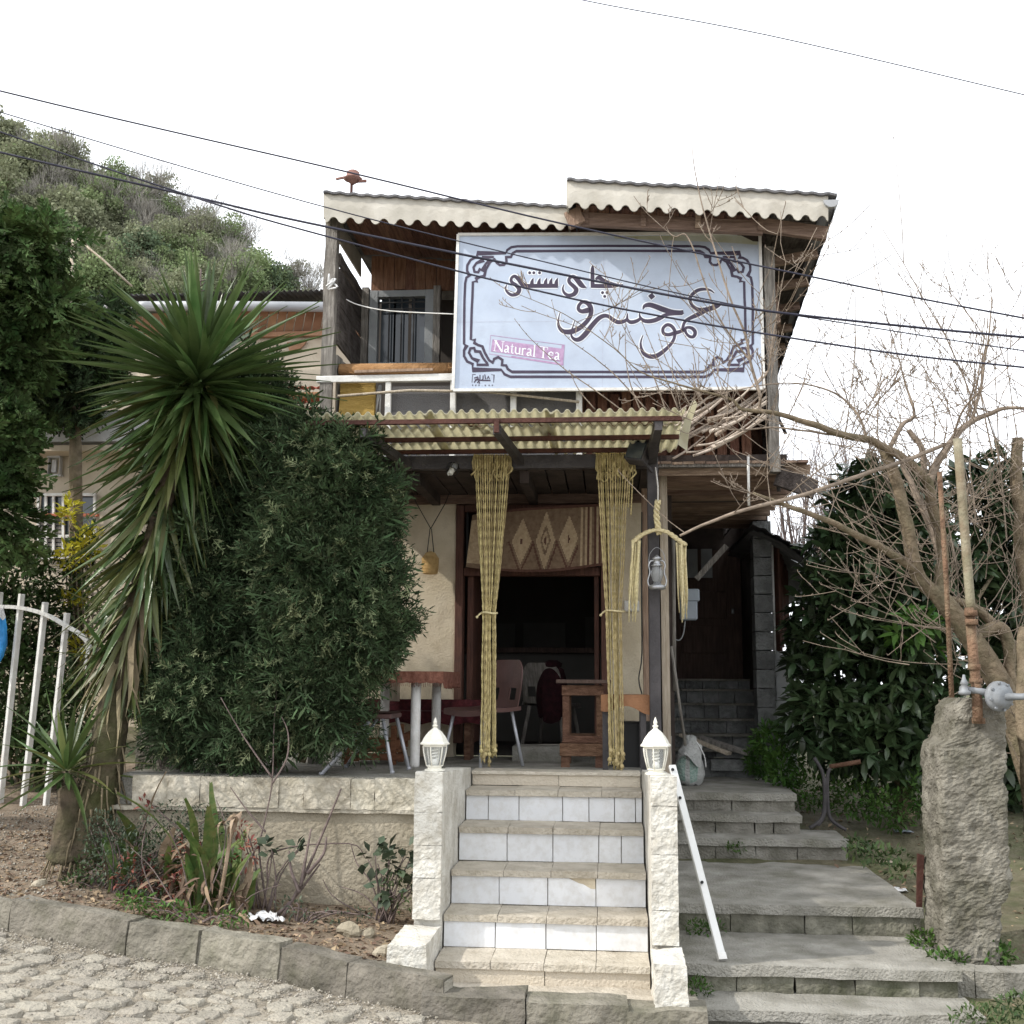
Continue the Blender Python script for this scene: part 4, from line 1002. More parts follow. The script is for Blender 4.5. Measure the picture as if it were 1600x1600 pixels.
def stroke(mb, pts, grow=0, w=.004, per=6, scale=.16872, straight=False):
    if straight: P2 = [(x, y, ww) for x, y, ww in pts]
    else:
        P2 = [(p.x, p.y, p.z) for p in smooth_path([V(p) for p in pts], per)]
    n = len(P2); L_, R_ = [], []
    for i, (x, y, ww) in enumerate(P2):
        x0, y0, _ = P2[max(0, i - 1)]; x1, y1, _ = P2[min(n - 1, i + 1)]
        d = V((x1 - x0, y1 - y0)); 
        if d.length < 1e-6: d = V((1, 0))
        d.normalize(); k = 1.0
        if straight and 0 < i < n - 1:
            d1 = V((x - x0, y - y0)).normalized(); k = 1 / max(.5, abs(d1.dot(d)))
        h = (max(ww, 3) * scale / 2 + grow) * k
        L_.append((x - d.y * h, y + d.x * h)); R_.append((x + d.y * h, y - d.x * h))
    vs = [sg(*p, w) for p in L_] + [sg(*p, w) for p in R_]
    mb.add(vs, [(i, i + 1, n + i + 1, n + i) for i in range(n - 1)])
def dot(mb, x, y, r, w=.004, n=10, ph=0, grow=0):
    vs = [sg(x + (r + grow) * math.cos(2 * math.pi * k / n + ph), y + (r + grow) * math.sin(2 * math.pi * k / n + ph), w) for k in range(n)]
    mb.add(vs, [tuple(range(n))])
def A7(l): return [(*c7(x, y), w) for x, y, w in l]
def A8(l): return [(*c8(x, y), w) for x, y, w in l]
LET = [
 A8([(990, 650, 4), (950, 622, 14), (890, 614, 24), (835, 627, 28), (790, 662, 28), (768, 700, 26), (775, 742, 24), (805, 780, 26), (850, 805, 34), (910, 805, 42), (980, 785, 42), (1030, 762, 32), (1062, 742, 5)]),
 A8([(905, 818, 30), (840, 850, 38), (775, 880, 30), (728, 908, 24), (706, 950, 22), (703, 990, 20), (745, 968, 22), (792, 980, 28), (815, 1015, 30), (800, 1052, 26), (765, 1052, 24), (735, 1025, 20), (716, 995, 24), (660, 1012, 30), (620, 1022, 30), (570, 1035, 28), (526, 1022, 26), (520, 978, 24), (558, 944, 26), (600, 958, 28), (628, 1000, 26), (628, 1040, 22), (615, 1085, 24), (580, 1135, 26), (520, 1190, 32), (455, 1230, 38), (390, 1232, 36), (338, 1200, 30), (316, 1140, 18), (318, 1090, 10), (336, 1040, 4)]),
 A8([(335, 800, 6), (352, 770, 28), (395, 760, 40), (450, 775, 42), (520, 802, 46), (600, 826, 42), (670, 832, 38), (708, 826, 34)]),
 A8([(700, 845, 16), (620, 846, 20), (550, 852, 28), (495, 880, 36), (440, 903, 36), (380, 912, 34), (332, 900, 28), (306, 865, 14), (305, 832, 4)]),
 A8([(318, 880, 20), (280, 908, 28), (225, 920, 32), (192, 900, 22), (190, 868, 14), (193, 838, 4)]) ,
 A8([(200, 885, 20), (160, 912, 30), (105, 920, 34), (55, 895, 34), (15, 866, 30), (-30, 862, 34), (-80, 890, 38), (-140, 955, 40), (-190, 1020, 44), (-245, 1072, 40), (-290, 1080, 30), (-325, 1050, 16), (-326, 1000, 10), (-308, 945, 6), (-294, 900, 3)]),
 A7([(1335, 800, 34), (1300, 812, 44), (1250, 820, 34), (1220, 800, 28), (1226, 762, 26), (1262, 732, 28), (1312, 750, 40), (1337, 800, 38), (1330, 862, 36), (1290, 922, 36), (1228, 975, 40), (1150, 1008, 44), (1080, 1004, 36), (1042, 968, 26), (1032, 920, 14), (1040, 862, 6), (1052, 825, 3)]),
 A7([(1352, 388, 4), (1350, 425, 28), (1350, 500, 32), (1351, 598, 32)]),
 A7([(1338, 583, 34), (1480, 585, 34), (1560, 584, 26), (1632, 571, 5)]),
 A7([(1378, 522, 12), (1410, 506, 36), (1450, 530, 30), (1500, 556, 32), (1560, 574, 28), (1620, 576, 6)]),
 A7([(1292, 600, 4), (1250, 578, 42), (1210, 530, 42), (1170, 496, 30), (1136, 512, 24), (1136, 550, 30), (1180, 592, 34), (1200, 622, 38), (1178, 660, 36), (1130, 672, 28), (1090, 650, 22), (1074, 610, 12), (1085, 572, 4)]),
 A7([(1028, 583, 34), (860, 583, 34), (740, 583, 34), (700, 568, 40), (660, 520, 36), (625, 493, 26), (596, 510, 22), (596, 545, 26), (640, 580, 32), (668, 615, 36), (650, 655, 32), (600, 668, 26), (560, 645, 20), (540, 610, 12), (550, 572, 4)]),
] + [A7([(x, 585, 34), (x + 3, 545, 26), (x + 14, 512, 4)]) for x in (1012, 960, 912, 850, 785)]
DOTS = [(c7(765, 460), 2.4), (c7(804, 460), 2.4), (c7(857, 460), 2.4), (c7(1443, 646), 2.4), (c7(1484, 646), 2.4), (c7(1463, 681), 2.4), (c8(415, 680), 5.6)]
hl, lt_ = MB(), MB()
for i, s_ in enumerate(LET):
    if i == 8: s_ = s_
    stroke(hl, s_, 2.0, .0016 + .00006 * i); stroke(lt_, s_, .35, .0028 + .00006 * i)
for i, (c, r) in enumerate(DOTS):
    n, ph = (4, .1) if r > 4 else (10, 0)
    dot(hl, *c, r, .0017 + .00006 * i, n, ph, 1.8); dot(lt_, *c, r, .0029 + .00006 * i, n, ph)
hl.build('lettering_glow', 'signhalo', sign, label='white outline around the lettering'); lt_.build('lettering', 'signink', sign)
bo = MB()
OT = [(152, 800), (154, 700), (160, 560), (172, 505), (200, 487), (178, 440), (180, 390), (210, 340), (250, 318), (277, 318), (277, 275), (540, 275), (556, 245), (595, 218), (650, 210), (1496, 206)]
IT = [(222, 800), (228, 700), (233, 545), (270, 542), (262, 515), (300, 497), (340, 490), (355, 430), (395, 358), (438, 332), (455, 365), (485, 388), (525, 386), (548, 358), (545, 313), (590, 312), (606, 276), (640, 256), (1496, 252)]
CT = [(430, 312), (322, 312), (330, 342), (265, 370), (238, 410), (248, 452), (283, 455), (298, 425), (325, 440), (352, 380), (392, 332)]
OB = [(152, 800), (150, 1120), (175, 1137), (150, 1180), (150, 1230), (180, 1280), (232, 1302), (232, 1355), (500, 1355), (530, 1395), (585, 1418), (1496, 1418)]
IB = [(222, 800), (214, 1080), (252, 1080), (246, 1110), (282, 1130), (322, 1142), (345, 1200), (385, 1268), (420, 1290), (432, 1257), (470, 1240), (510, 1265), (506, 1312), (546, 1316), (560, 1348), (600, 1374), (1496, 1374)]
CB = [(382, 1310), (272, 1310), (285, 1275), (225, 1250), (196, 1200), (210, 1160), (245, 1157), (255, 1187), (300, 1190), (330, 1250), (370, 1300)]
for path, off in ((OT, 0), (IT, .0002), (CT, .0004), (OB, .0006), (IB, .0008), (CB, .001)):
    for side in (0, 1):
        pts = []
        for x, y in path:
            px, py = c7(x, y)
            if side: px = lerp(716 + 1187, 708 + 1193, (py - 367) / 243) - px
            pts.append((px, py, 23))
        stroke(bo, pts, 0, .0018 + off * .5 + side * .00004, straight=True)
bo.build('border', 'signink', sign)
# purple stamp with serif lettering, small maker's mark, board seams
stp = MB(); U = lambda u, v: c7(lerp(lerp(400, 1095, u), lerp(385, 1080, u), v), lerp(lerp(1040, 1130, u), lerp(1210, 1312, u), v))
stp.add([sg(*U(u, v), .0012) for u, v in ((.03, .2), (.97, .2), (.97, .86), (.02, .86))], [(0, 1, 2, 3)])
stp.build('stamp', 'signpink', sign)
sl = MB()
for pts in (((0, 0), (1, 0), (1, 1), (0, 1), (0, 0)), ): stroke(sl, [(*U(u, v), 5) for u, v in pts], 0, .0014, straight=True)
stroke(sl, [(*U(.975, .02), 26), (*U(.975, .98), 26)], 0, .0015, straight=True); stroke(sl, [(*U(.3, .97), 16), (*U(1, .97), 16)], 0, .0016, straight=True)
sl.build('stamp_edge', 'signpink', sign)
GL = {'N': (.78, [[(.12, 1, 1), (.12, 0, 1)], [(.1, 1, 2.4), (.68, 0, 2.4)], [(.68, 1, 1), (.68, 0, 1)], [(0, 1, .8), (.24, 1, .8)], [(0, 0, .8), (.24, 0, .8)], [(.56, 1, .8), (.8, 1, .8)]]),
      'a': (.46, [[(.08, .55, 1.2), (.14, .64, 1.2), (.24, .64, 1.4), (.31, .55, 2), (.32, .1, 2), (.42, .02, 1)], [(.32, .36, 1), (.12, .26, 2), (.06, .12, 2), (.14, .02, 1.6), (.32, .12, 1)]]),
      't': (.32, [[(.14, .88, 1), (.14, .12, 2), (.2, .02, 1.4), (.3, .06, 1)], [(.02, .64, .8), (.28, .64, .8)]]),
      'u': (.52, [[(.1, .64, 2), (.1, .16, 2), (.2, .02, 1.6), (.38, .1, 1)], [(.4, .64, 2), (.4, .02, 2)], [(.02, .64, .8), (.1, .64, .8)], [(.4, .02, .8), (.5, .02, .8)]]),
      'r': (.38, [[(.1, .64, 2), (.1, 0, 2)], [(.1, .45, 1), (.2, .62, 1.4), (.34, .6, 2)], [(0, 0, .8), (.22, 0, .8)]]),
      'l': (.26, [[(.12, 1.05, 2), (.12, 0, 2)], [(.02, 0, .8), (.24, 0, .8)], [(.03, 1.05, .8), (.12, 1.05, .8)]]),
      'T': (.66, [[(.32, 1, 2.2), (.32, 0, 2.2)], [(.02, 1, 1), (.62, 1, 1)], [(.03, 1, 1), (.03, .8, .8)], [(.61, 1, 1), (.61, .8, .8)], [(.2, 0, .8), (.44, 0, .8)]]),
      'e': (.46, [[(.06, .36, .9), (.38, .36, .9), (.36, .56, 1.6), (.22, .65, 1.4), (.08, .52, 2), (.06, .22, 2), (.2, .02, 1.6), (.4, .12, 1)]]), ' ': (.22, [])}
tx = MB(); cur = 0; word = 'Natural Tea'; tot = sum(GL[c][0] for c in word)
for n_, c in enumerate(word):
    adv, sts = GL[c]
    for q, s_ in enumerate(sts):
        stroke(tx, [(*U(.05 + .9 * (cur + x) / tot, .80 - .56 * y), 6.5 * w) for x, y, w in s_], 0, .0020 + .00002 * (n_ * 6 + q), straight=True)
    cur += adv
tx.build('stamp_lettering', 'signhalo', sign)
mk = MB()
for i, s_ in enumerate([[(230, 1395, 5), (225, 1470, 5)], [(230, 1397, 5), (260, 1397, 5)], [(405, 1400, 5), (432, 1400, 5), (428, 1470, 5)], [(245, 1430, 10), (280, 1420, 12), (285, 1440, 12), (250, 1450, 12)], [(285, 1450, 12), (400, 1452, 12)], [(300, 1400, 10), (300, 1440, 10), (275, 1475, 10)],
                        [(330, 1405, 9), (328, 1440, 10), (310, 1450, 9)], [(345, 1395, 8), (352, 1440, 10)], [(365, 1440, 6), (378, 1415, 9), (392, 1440, 6)], [(245, 1470, 12), (262, 1450, 10)], [(290, 1455, 10), (296, 1480, 10)],
                        [(225, 1492, 5), (232, 1490, 5), (232, 1502, 5)], [(255, 1492, 5), (264, 1490, 5), (258, 1503, 5)], [(285, 1492, 5), (294, 1490, 5), (288, 1503, 5)], [(318, 1500, 6), (322, 1500, 6)], [(345, 1490, 5), (350, 1502, 5), (356, 1490, 5)], [(380, 1502, 5), (386, 1490, 5), (392, 1502, 5)], [(410, 1492, 5), (420, 1490, 5), (412, 1503, 5)]]):
    stroke(mk, A7(s_), 0, .0014 + .00004 * i, straight=True)
mk.build('maker_mark', 'signink', sign)
sm = MB()
for i, pts in enumerate([[(715, 505, 4), (1190, 502, 4)], [(946, 369, 3), (943, 608, 3)], [(891, 369, 2), (889, 400, 2)]]): stroke(sm, pts, 0, .0009 + .0001 * i, straight=True)
sm.build('board_seam', 'signseam', sign)
olv = MB(); stroke(olv, [(962, 371, 20), (1030, 372, 40), (1120, 373, 66), (1184, 376, 84)], 0, .0006)  # olive band widening towards the upper right corner
olv.build('olive_band', 'signolive', sign)
# ================================================================== PORCH THINGS
# pillar lamps
def lamp(at, label, s=1.0):
    t = thing('pillar_lamp', label, 'lamp', at, 'white lamps on the stair pillars')
    o = V(at); z = lambda q: q * s
    MB().lathe([(.060 * s, 0), (.060 * s, z(.008)), (.042 * s, z(.012)), (.042 * s, z(.024)), (.050 * s, z(.026)), (.050 * s, z(.032))], 12, o, smooth=False).build('base', 'lampwhite', t)
    MB().lathe([(.046 * s, z(.032)), (.056 * s, z(.07)), (.064 * s, z(.105)), (.068 * s, z(.142))], 6, o, smooth=False, phase=.3).build('glass', 'glass', t)
    fb = MB()
    for k in range(6):
        q = 2 * math.pi * k / 6 + .3; c, s_ = math.cos(q), math.sin(q)
        fb.tube([o + V((r * s * c, r * s * s_, z(h))) for r, h in ((.048, .03), (.058, .07), (.066, .105), (.070, .144))], .0042 * s, 5)
    fb.lathe([(.073 * s, z(.14)), (.073 * s, z(.150))], 6, o, smooth=False, phase=.3)
    fb.build('frame', 'lampwhite', t)
    MB().lathe([(.070 * s, z(.150)), (.088 * s, z(.152)), (.088 * s, z(.160)), (.078 * s, z(.168)), (.070 * s, z(.186)), (.058 * s, z(.204)), (.054 * s, z(.208)), (.040 * s, z(.226)), (.022 * s, z(.240)), (.013 * s, z(.248)), (.012 * s, z(.256)), (.017 * s, z(.258)), (.017 * s, z(.264)), (.009 * s, z(.268)), (.012 * s, z(.282)), (.007 * s, z(.296)), (.002 * s, z(.31))], 6, o, smooth=False, phase=.3).build('cap', 'lampwhite', t)
    b = MB(); b.lathe([(.017 * s, z(.03)), (.020 * s, z(.05)), (.014 * s, z(.07))], 8, o)
    b.tube([o + V((.017 * s * math.cos(a * .9), .017 * s * math.sin(a * .9), z(.07 + .0026 * a))) for a in range(24)], .0055 * s, 5)
    b.build('bulb', 'bulb', t)
lamp((xat(679, 6.56, 1200), 6.56, 1.166), 'greyish white lamp on the left stair pillar', .99)
lamp((xat(1025, 6.27, 1205), 6.27, 1.186), 'bright white sunlit lamp on the right stair pillar', 1.0)

# rope curtains hung from the canopy beam
def curtain(top, tie, bot, label, n, short=0):
    t = thing('rope_curtain', label, 'curtain', P((bot[0] + bot[1]) / 2, bot[2], 7.97), 'rope curtains hung from the canopy beam')
    for i in range(n):
        u = i / (n - 1); j = rnd.uniform(-.02, .02)
        dep = rnd.uniform(-.035, .035); ue = min(1, max(0, u + rnd.uniform(-.06, .06)))
        mid_t = .55
        pts = [P(lerp(top[0], top[1], u), top[2] - 6, 7.985 + dep * .3)]
        for k in range(1, 6):
            q = k / 6; pts.append(P(lerp(lerp(top[0], top[1], u), lerp(tie[0], tie[1], ue), q ** 1.05) + rnd.uniform(-.5, .5), lerp(top[2], tie[2], q), 7.97 + dep))
        if short and i >= n - short:
            pts = [P(lerp(top[0], top[1], u) - q * 5 * k / 6, lerp(top[2] - 6, 805 - 12 * (i % 2), k / 6), 7.97 + dep) for k in range(7)]
        else:
            pts.append(P(lerp(tie[0], tie[1], ue), tie[2], 7.97 + dep * .6))
            yb = bot[2] + rnd.uniform(-14, 12)
            for k in range(1, 6):
                q = k / 5; pts.append(P(lerp(lerp(tie[0], tie[1], ue), lerp(bot[0], bot[1], ue), q) + rnd.uniform(-.6, .6), lerp(tie[2], yb, q), 7.97 + dep))
        mb = MB(); r = rnd.uniform(.0054, .0066)
        # twisted rope: two plies wound round each other
        path = smooth_path(pts, 7)
        for ply in (0, math.pi):
            mb.tube([p + V((math.cos(k * 1.25 + ply) * r * .5, math.sin(k * 1.25 + ply) * r * .5, 0)) for k, p in enumerate(path)], r * .68, 4, caps=False)
        if not (short and i >= n - short):
            e = path[-1]; mb.lathe([(.004, -.016), (.014, -.012), (.017, 0), (.013, .012), (.005, .018)], 6, e)
            for k in range(3): mb.tube([e, e + V((rnd.uniform(-.014, .014), rnd.uniform(-.012, .012), -.035 - rnd.uniform(0, .02)))], [.006, .003], 4)
        mb.build('strand', 'rope', t)
    cx = (tie[0] + tie[1]) / 2; w = (tie[1] - tie[0]) / 2
    o = P(cx, tie[2], 7.97); rx = w * 7.97 / 1725 + .008
    tm_ = MB(); tm_.tube([o + V((math.cos(a) * rx, math.sin(a) * .038, .004 * math.sin(a * 2))) for a in [2 * math.pi * k / 20 for k in range(21)]], .0075, 6)
    l = o + V((-rx, -.01, 0)); tm_.tube([l, l + V((-.012, -.01, -.01)), l + V((-.03, -.012, -.028))], [.007, .007, .005], 5); tm_.lathe([(.003, -.01), (.012, 0), (.003, .01)], 6, l + V((-.03, -.012, -.03)))
    tm_.build('tie', 'ropepale', t)
    hb_ = MB()
    for i in range(n + 3):
        u = i / (n + 2); c = P(lerp(top[0] - 1, top[1] + 1, u), top[2] + 6, 8.05)
        hb_.tube([c + V((rnd.uniform(-.006, .006), math.cos(a) * .055, .062 * math.sin(a))) for a in [2 * math.pi * k / 10 for k in range(11)]], .0085, 5)
        c2 = P(lerp(top[0], top[1], u), top[2] + rnd.uniform(2, 24), 7.985)
        hb_.tube(smooth_path([c2, c2 + V((rnd.uniform(-.03, .03), -.015, -.03)), c2 + V((rnd.uniform(-.03, .03), -.012, -.075))], 3), .007, 5)
    hb_.build('hanging_loops', 'rope', t)
curtain((742, 797, 718), (754, 775, 958), (751, 775, 1178), 'yellow rope curtain left of the doorway, in front of the brown plastic chair', 15)
curtain((933, 990, 716), (947, 974, 955), (953, 977, 1186), 'yellow rope curtain right of the doorway, nearest the black post', 15, 2)

# woven banner over the door
ban = MB(); NX, NY = 120, 48
def ban_pt(u, v):
    px = lerp(728, 946, u); yt = 787 + 12 * (1 - u) ** 3 * 1.5 + 3 * math.sin(math.pi * u); yb = 884 + 9 * math.sin(math.pi * min(1, u * 1.05)) + 2 * (1 - u)
    px += (1 - u) * (1 - v) * 10
    return P(px, lerp(yt, yb, v), 9.05 + .03 * math.sin(u * 17) * v + .02 * math.sin(u * 6 + 1) - .07 * math.sin(math.pi * u))
ban.grid(ban_pt, NX, NY)
for k in range(NX * NY):
    u = (k % NX + .5) / NX; v = (k // NX + .5) / NY; m = 0
    for cx, h in ((.385, .40), (.56, .50), (.73, .40)):
        d = abs(u - cx) / .078 + abs(v - .52) / h
        if d < .16 and abs(u - cx) < .008: m = 2
        elif d < .5 and cx == .56 and d > .34: m = 0
        elif d < .92: m = 1
        elif d < 1.12: m = 0
        elif d < 1.3 and v > .52: m = 2
    if u > .80:
        m = [0, 1, 0, 1, 2, 1, 0, 2, 1, 2, 0, 1][int((u - .80) / .20 * 11.9)]
    if v < .05 or v > .96: m = 2
    if u < .10: m = 1 if .1 < v < .92 else 0
    ban.mi[k] = m
ban.build('door_banner', ['banner', 'bannerlight', 'bannerdark'], label='brown woven cloth with cream diamonds hung above the doorway', cat='banner')
# hanging basket
bp_ = P(672, 897, 9.05)
bk = thing('hanging_basket', 'small straw basket hung on a dark cord against the cream wall', 'basket', bp_)
MB().lathe([(.045, 0), (.058, .006), (.066, .05), (.066, .10), (.070, .118), (.070, .130), (.060, .134), (.056, .15), (.045, .172), (.025, .185), (.008, .19)], 14, bp_).build('basket_body', 'basket', bk)
rg = MB()
for z in [.012 * k + .01 for k in range(13)]:
    r = interp([(0, .06), (.05, .069), (.13, .071), (.15, .058), (.19, .02)], z)
    rg.tube([bp_ + V((r * math.cos(a), r * math.sin(a), z)) for a in [2 * math.pi * k / 14 for k in range(15)]], .004, 4, caps=False)
rg.build('basket_rings', 'basket', bk)
m = MB(); k0 = P(673, 826, 9.06)
for sx in (-.03, .03): m.tube([bp_ + V((sx, 0, .16)), k0 + V((sx * .2, 0, 0))], .004, 5)
m.tube([k0, P(650, 785, 9.08), P(636, 752, 9.0)], .004, 5); m.tube([k0, P(696, 786, 9.08), P(704, 765, 9.0)], .004, 5)
m.build('cord', 'bars', bk)
# rope hanging on the post, with tassels
hp = P(1029, 835, 7.9)
ro = thing('rope_hanging', 'braided jute hanging with two tasselled arms on the black post', 'rope hanging', hp)
def braid(mb, pts, r, per=6, n=3):
    path = smooth_path(pts, per)
    for k in range(n):
        ph = 2 * math.pi * k / n
        mb.tube([p + V((math.cos(i * .9 + ph) * r, math.sin(i * .9 + ph) * r, math.sin(i * .9 + ph) * r * .5)) for i, p in enumerate(path)], r * .85, 5)
m = MB(); braid(m, [P(1028, 783, 7.9), P(1026, 805, 7.9), P(1030, 834, 7.9)], .014, 8); m.build('braid', 'ropepale', ro)
m = MB(); m.tube([P(1024, 730, 7.95), P(1028, 760, 7.92), P(1028, 785, 7.9)], .006, 5); m.build('cord', 'whitepaint', ro)
m = MB(); braid(m, [P(990, 846, 7.88), P(1002, 836, 7.88), P(1018, 829, 7.88), P(1030, 828, 7.88), P(1044, 832, 7.88), P(1058, 842, 7.88), P(1070, 851, 7.88)], .013, 5); m.build('arm', 'ropepale', ro)
for (xa, xb, ya, yb, sl_) in ((988, 1000, 848, 952, -3), (1056, 1070, 852, 952, 2)):
    m = MB()
    for i in range(16):
        x = rnd.uniform(xa, xb); e = yb + rnd.uniform(-28, 22); d = rnd.uniform(-.03, .03)
        m.tube([P(x + sl_ * q * 2 + rnd.uniform(-1.2, 1.2), lerp(ya - 4 * abs(x - (xa + xb) / 2) / 6, e, q), 7.88 + d) for q in (0, .25, .5, .75, 1)], [.007, .0065, .006, .0055, .004], 4)
    m.build('tassel', 'ropepale', ro)
# kerosene lantern
lo = P(1027, 921, 7.86)
la = thing('kerosene_lantern', 'silver kerosene lantern hanging in front of the black post', 'lantern', lo)
MB().lathe([(.050, 0), (.058, .006), (.058, .022), (.052, .03), (.030, .036), (.026, .048)], 16, lo).build('tank', 'silver', la)
MB().lathe([(.024, .048), (.032, .062), (.044, .10), (.042, .13), (.030, .160), (.026, .168)], 14, lo).build('glass_chimney', 'chimney', la)
MB().lathe([(.040, .165), (.040, .172), (.026, .180), (.022, .21), (.034, .214), (.034, .222), (.016, .236), (.006, .246)], 14, lo).build('cap', 'silver', la)
m = MB()
for sx in (-1, 1):
    m.tube(smooth_path([lo + V((sx * .02, 0, .205)), lo + V((sx * .045, 0, .2)), lo + V((sx * .058, 0, .17)), lo + V((sx * .050, 0, .12)), lo + V((sx * .066, 0, .06)), lo + V((sx * .055, 0, .02))], 4), .006, 6)
m.build('side_tube', 'silver', la)
m = MB()
for a in range(4):
    q = a * math.pi / 2 + .5; m.tube([lo + V((.034 * math.cos(q), .034 * math.sin(q), .06)), lo + V((.05 * math.cos(q), .05 * math.sin(q), .11)), lo + V((.032 * math.cos(q), .032 * math.sin(q), .165))], .002, 4)
m.tube(smooth_path([lo + V((-.058, 0, .17)), lo + V((-.05, 0, .25)), lo + V((0, 0, .30)), lo + V((.05, 0, .25)), lo + V((.058, 0, .17))], 4), .002, 4)
m.build('wire_guard', 'silver', la)
# spot lamp and bulb under the canopy
so = P(998, 730, 7.88)
sl_t = thing('flood_lamp', 'black box floodlight tilted under the right corner of the canopy', 'floodlight', so)
rot = Euler((R(-18), R(12), R(-28))).to_matrix()
MB().box(so + V((0, 0, .10)), (.15, .10, .15), rot).build('housing', 'blacksteel', sl_t, bevel=.008)
MB().box(so + V((0, 0, .10)) + rot @ V((0, -.055, 0)), (.13, .01, .13), rot).build('lens', 'glassdark', sl_t)
MB().box(so + V((0, 0, .10)) + rot @ V((.0, -.03, .085)), (.17, .18, .008), rot).build('visor', 'blacksteel', sl_t)
MB().bar(so + V((.04, .03, .04)), so + V((.10, .08, -.02)), .02).build('bracket', 'blacksteel', sl_t)
bo_ = P(709, 730, 7.98)
bt = thing('caged_bulb', 'white spiral bulb in a dark cage fixed to the canopy beam', 'bulb', bo_)
m = MB(); ax = V((-.3, -.45, -.75)).normalized(); rx_ = ax.to_track_quat('Z', 'Y').to_matrix()
m.tube([bo_ + rx_ @ V((.016 * math.cos(a * .9), .016 * math.sin(a * .9), .02 + .0022 * a)) for a in range(26)], .0075, 5); m.build('bulb', 'bulb', bt)
m = MB(); m.tube([bo_ - ax * .02, bo_ + ax * .025], [.03, .024], 10); m.build('socket', 'galv', bt)
m = MB()
for k in range(6):
    q = k * math.pi / 3; m.tube([bo_ + rx_ @ V((r * math.cos(q), r * math.sin(q), h)) for r, h in ((.03, -.03), (.048, .0), (.046, .04))], .003, 4)
m.tube([bo_ + rx_ @ V((.047 * math.cos(a), .047 * math.sin(a), .04)) for a in [2 * math.pi * k / 12 for k in range(13)]], .003, 4); m.build('cage', 'bars', bt)

# furniture on the terrace
def leg(mb, a, b, r, n=8): mb.tube([a, b], r, n)
T0 = V((xat(598, 8.4, 1190), 8.42, ZT))
tab = thing('terrace_table', 'table with a fringed brown cloth and thick white legs beside the conifer', 'table', T0)
txl, txr = xat(505, 8.05, 1120), xat(692, 8.05, 1055)
tz = zpx(640, 1056, 8.05)
cl = MB(); cl.box(((txl + txr) / 2, 8.42, tz), (txr - txl, .86, .05)); cl.build('tabletop', 'oldwood', tab, bevel=.01)
for (x, y) in ((xat(648, 8.08, 1190), 8.08), (xat(682, 8.78, 1150), 8.75), (txl + .10, 8.10), (txl + .32, 8.72)):
    MB().tube([(x, y, ZT), (x, y, ZT + .02), (x, y, tz - .02)], [.034, .036, .036], 12).build('leg', 'whitepaint', tab)
tc_ = MB()
tc_.box(((txl + txr) / 2, 8.42, tz + .029), (txr - txl + .03, .89, .008))
def hem(u): return tz - .045 - .02 * abs(math.sin(u * 40)) * .4
tc_.grid(lambda u, v: V((lerp(txl - .016, txr + .016, u), 7.973 - .004 * math.sin(u * 50) * v, lerp(tz + .033, hem(u), v))), 60, 2)
tc_.grid(lambda u, v: V((txr + .017 + .005 * math.sin(u * 40) * v, lerp(7.973, 8.866, u), lerp(tz + .033, hem(u) - .01, v))), 60, 2)
for i in range(70):
    x = lerp(txl, txr + .016, i / 69); tc_.tube([(x, 7.972, tz - .04), (x + rnd.uniform(-.004, .004), 7.968, tz - .07 - rnd.uniform(0, .012))], .002, 3)
for i in range(60):
    y = lerp(7.975, 8.86, i / 59); tc_.tube([(txr + .018, y, tz - .05), (txr + .022, y + rnd.uniform(-.004, .004), tz - .085 - rnd.uniform(0, .012))], .002, 3)
tag(tc_.build('tablecloth', 'tablecloth'), 'brown fringed cloth spread over the terrace table', 'tablecloth')

def stool_splayed(c, sz, w, label, legs, seat='redplastic'):
    t = thing('stool', label, 'stool', c)
    x, y, z = c
    m = MB(); m.grid(lambda u, v: V((x + (u - .5) * w, y + (v - .5) * w, sz - .012 * math.sin(math.pi * u) * math.sin(math.pi * v))), 6, 6)
    m.box((x, y, sz - .025), (w, w, .035)); m.build('seat', seat, t, bevel=.008)
    for a, b in legs:
        mb = MB(); mb.tube([a, b], .0135, 8); mb.lathe([(.016, 0), (.016, .02)], 8, b - V((0, 0, .004))); mb.build('leg', 'steel', t)
    return t
sc0 = V((-1.70, 7.86, ZT))
stool_splayed(sc0, zpx(610, 1113, 7.8), .40, 'dark brown plastic stool on splayed grey tube legs below the conifer', [
    (P(598, 1122, 7.68), PZ(613, 1208, ZT)), (P(620, 1122, 7.95), PZ(639, 1202, ZT)), (P(580, 1124, 7.66), PZ(502, 1210, ZT)), (P(590, 1122, 7.95), PZ(541, 1199, ZT))])
# bench with red cloth by the wall
bn = thing('wall_bench', 'low bench under a dark red cloth against the cream wall', 'bench', (-1.5, 8.98, ZT))
MB().box((-1.55, 8.98, 1.40), (1.1, .30, .05)).build('seat', 'oldwood', bn)
for x in (-2.0, -1.12):
    MB().box((x, 8.98, 1.22), (.05, .24, .34)).build('leg', 'oldwood', bn)
m = MB(); m.box((-1.5, 8.98, 1.435), (1.05, .32, .012)); m.grid(lambda u, v: V((lerp(-2.02, -.985, u), 8.815 - .008 * math.sin(u * 44) * v, lerp(1.44, 1.345 + .012 * math.sin(u * 23), v))), 50, 3)
m.grid(lambda u, v: V((lerp(-2.0, -1.0, u), 9.12 + .015 * math.sin(u * 18), lerp(1.44, 1.53, v))), 40, 2)
tag(m.build('bench_cloth', 'darkred'), 'dark red patterned cloth draped over the wall bench', 'cloth')
m = MB(); m.box((xat(610, 8.95, 1080), 9.0, 1.6), (.13, .14, .17), (0, 0, .2)); tag(m.build('carton', 'palewood', bevel=.004), 'small brown carton standing on the bench end', 'carton')
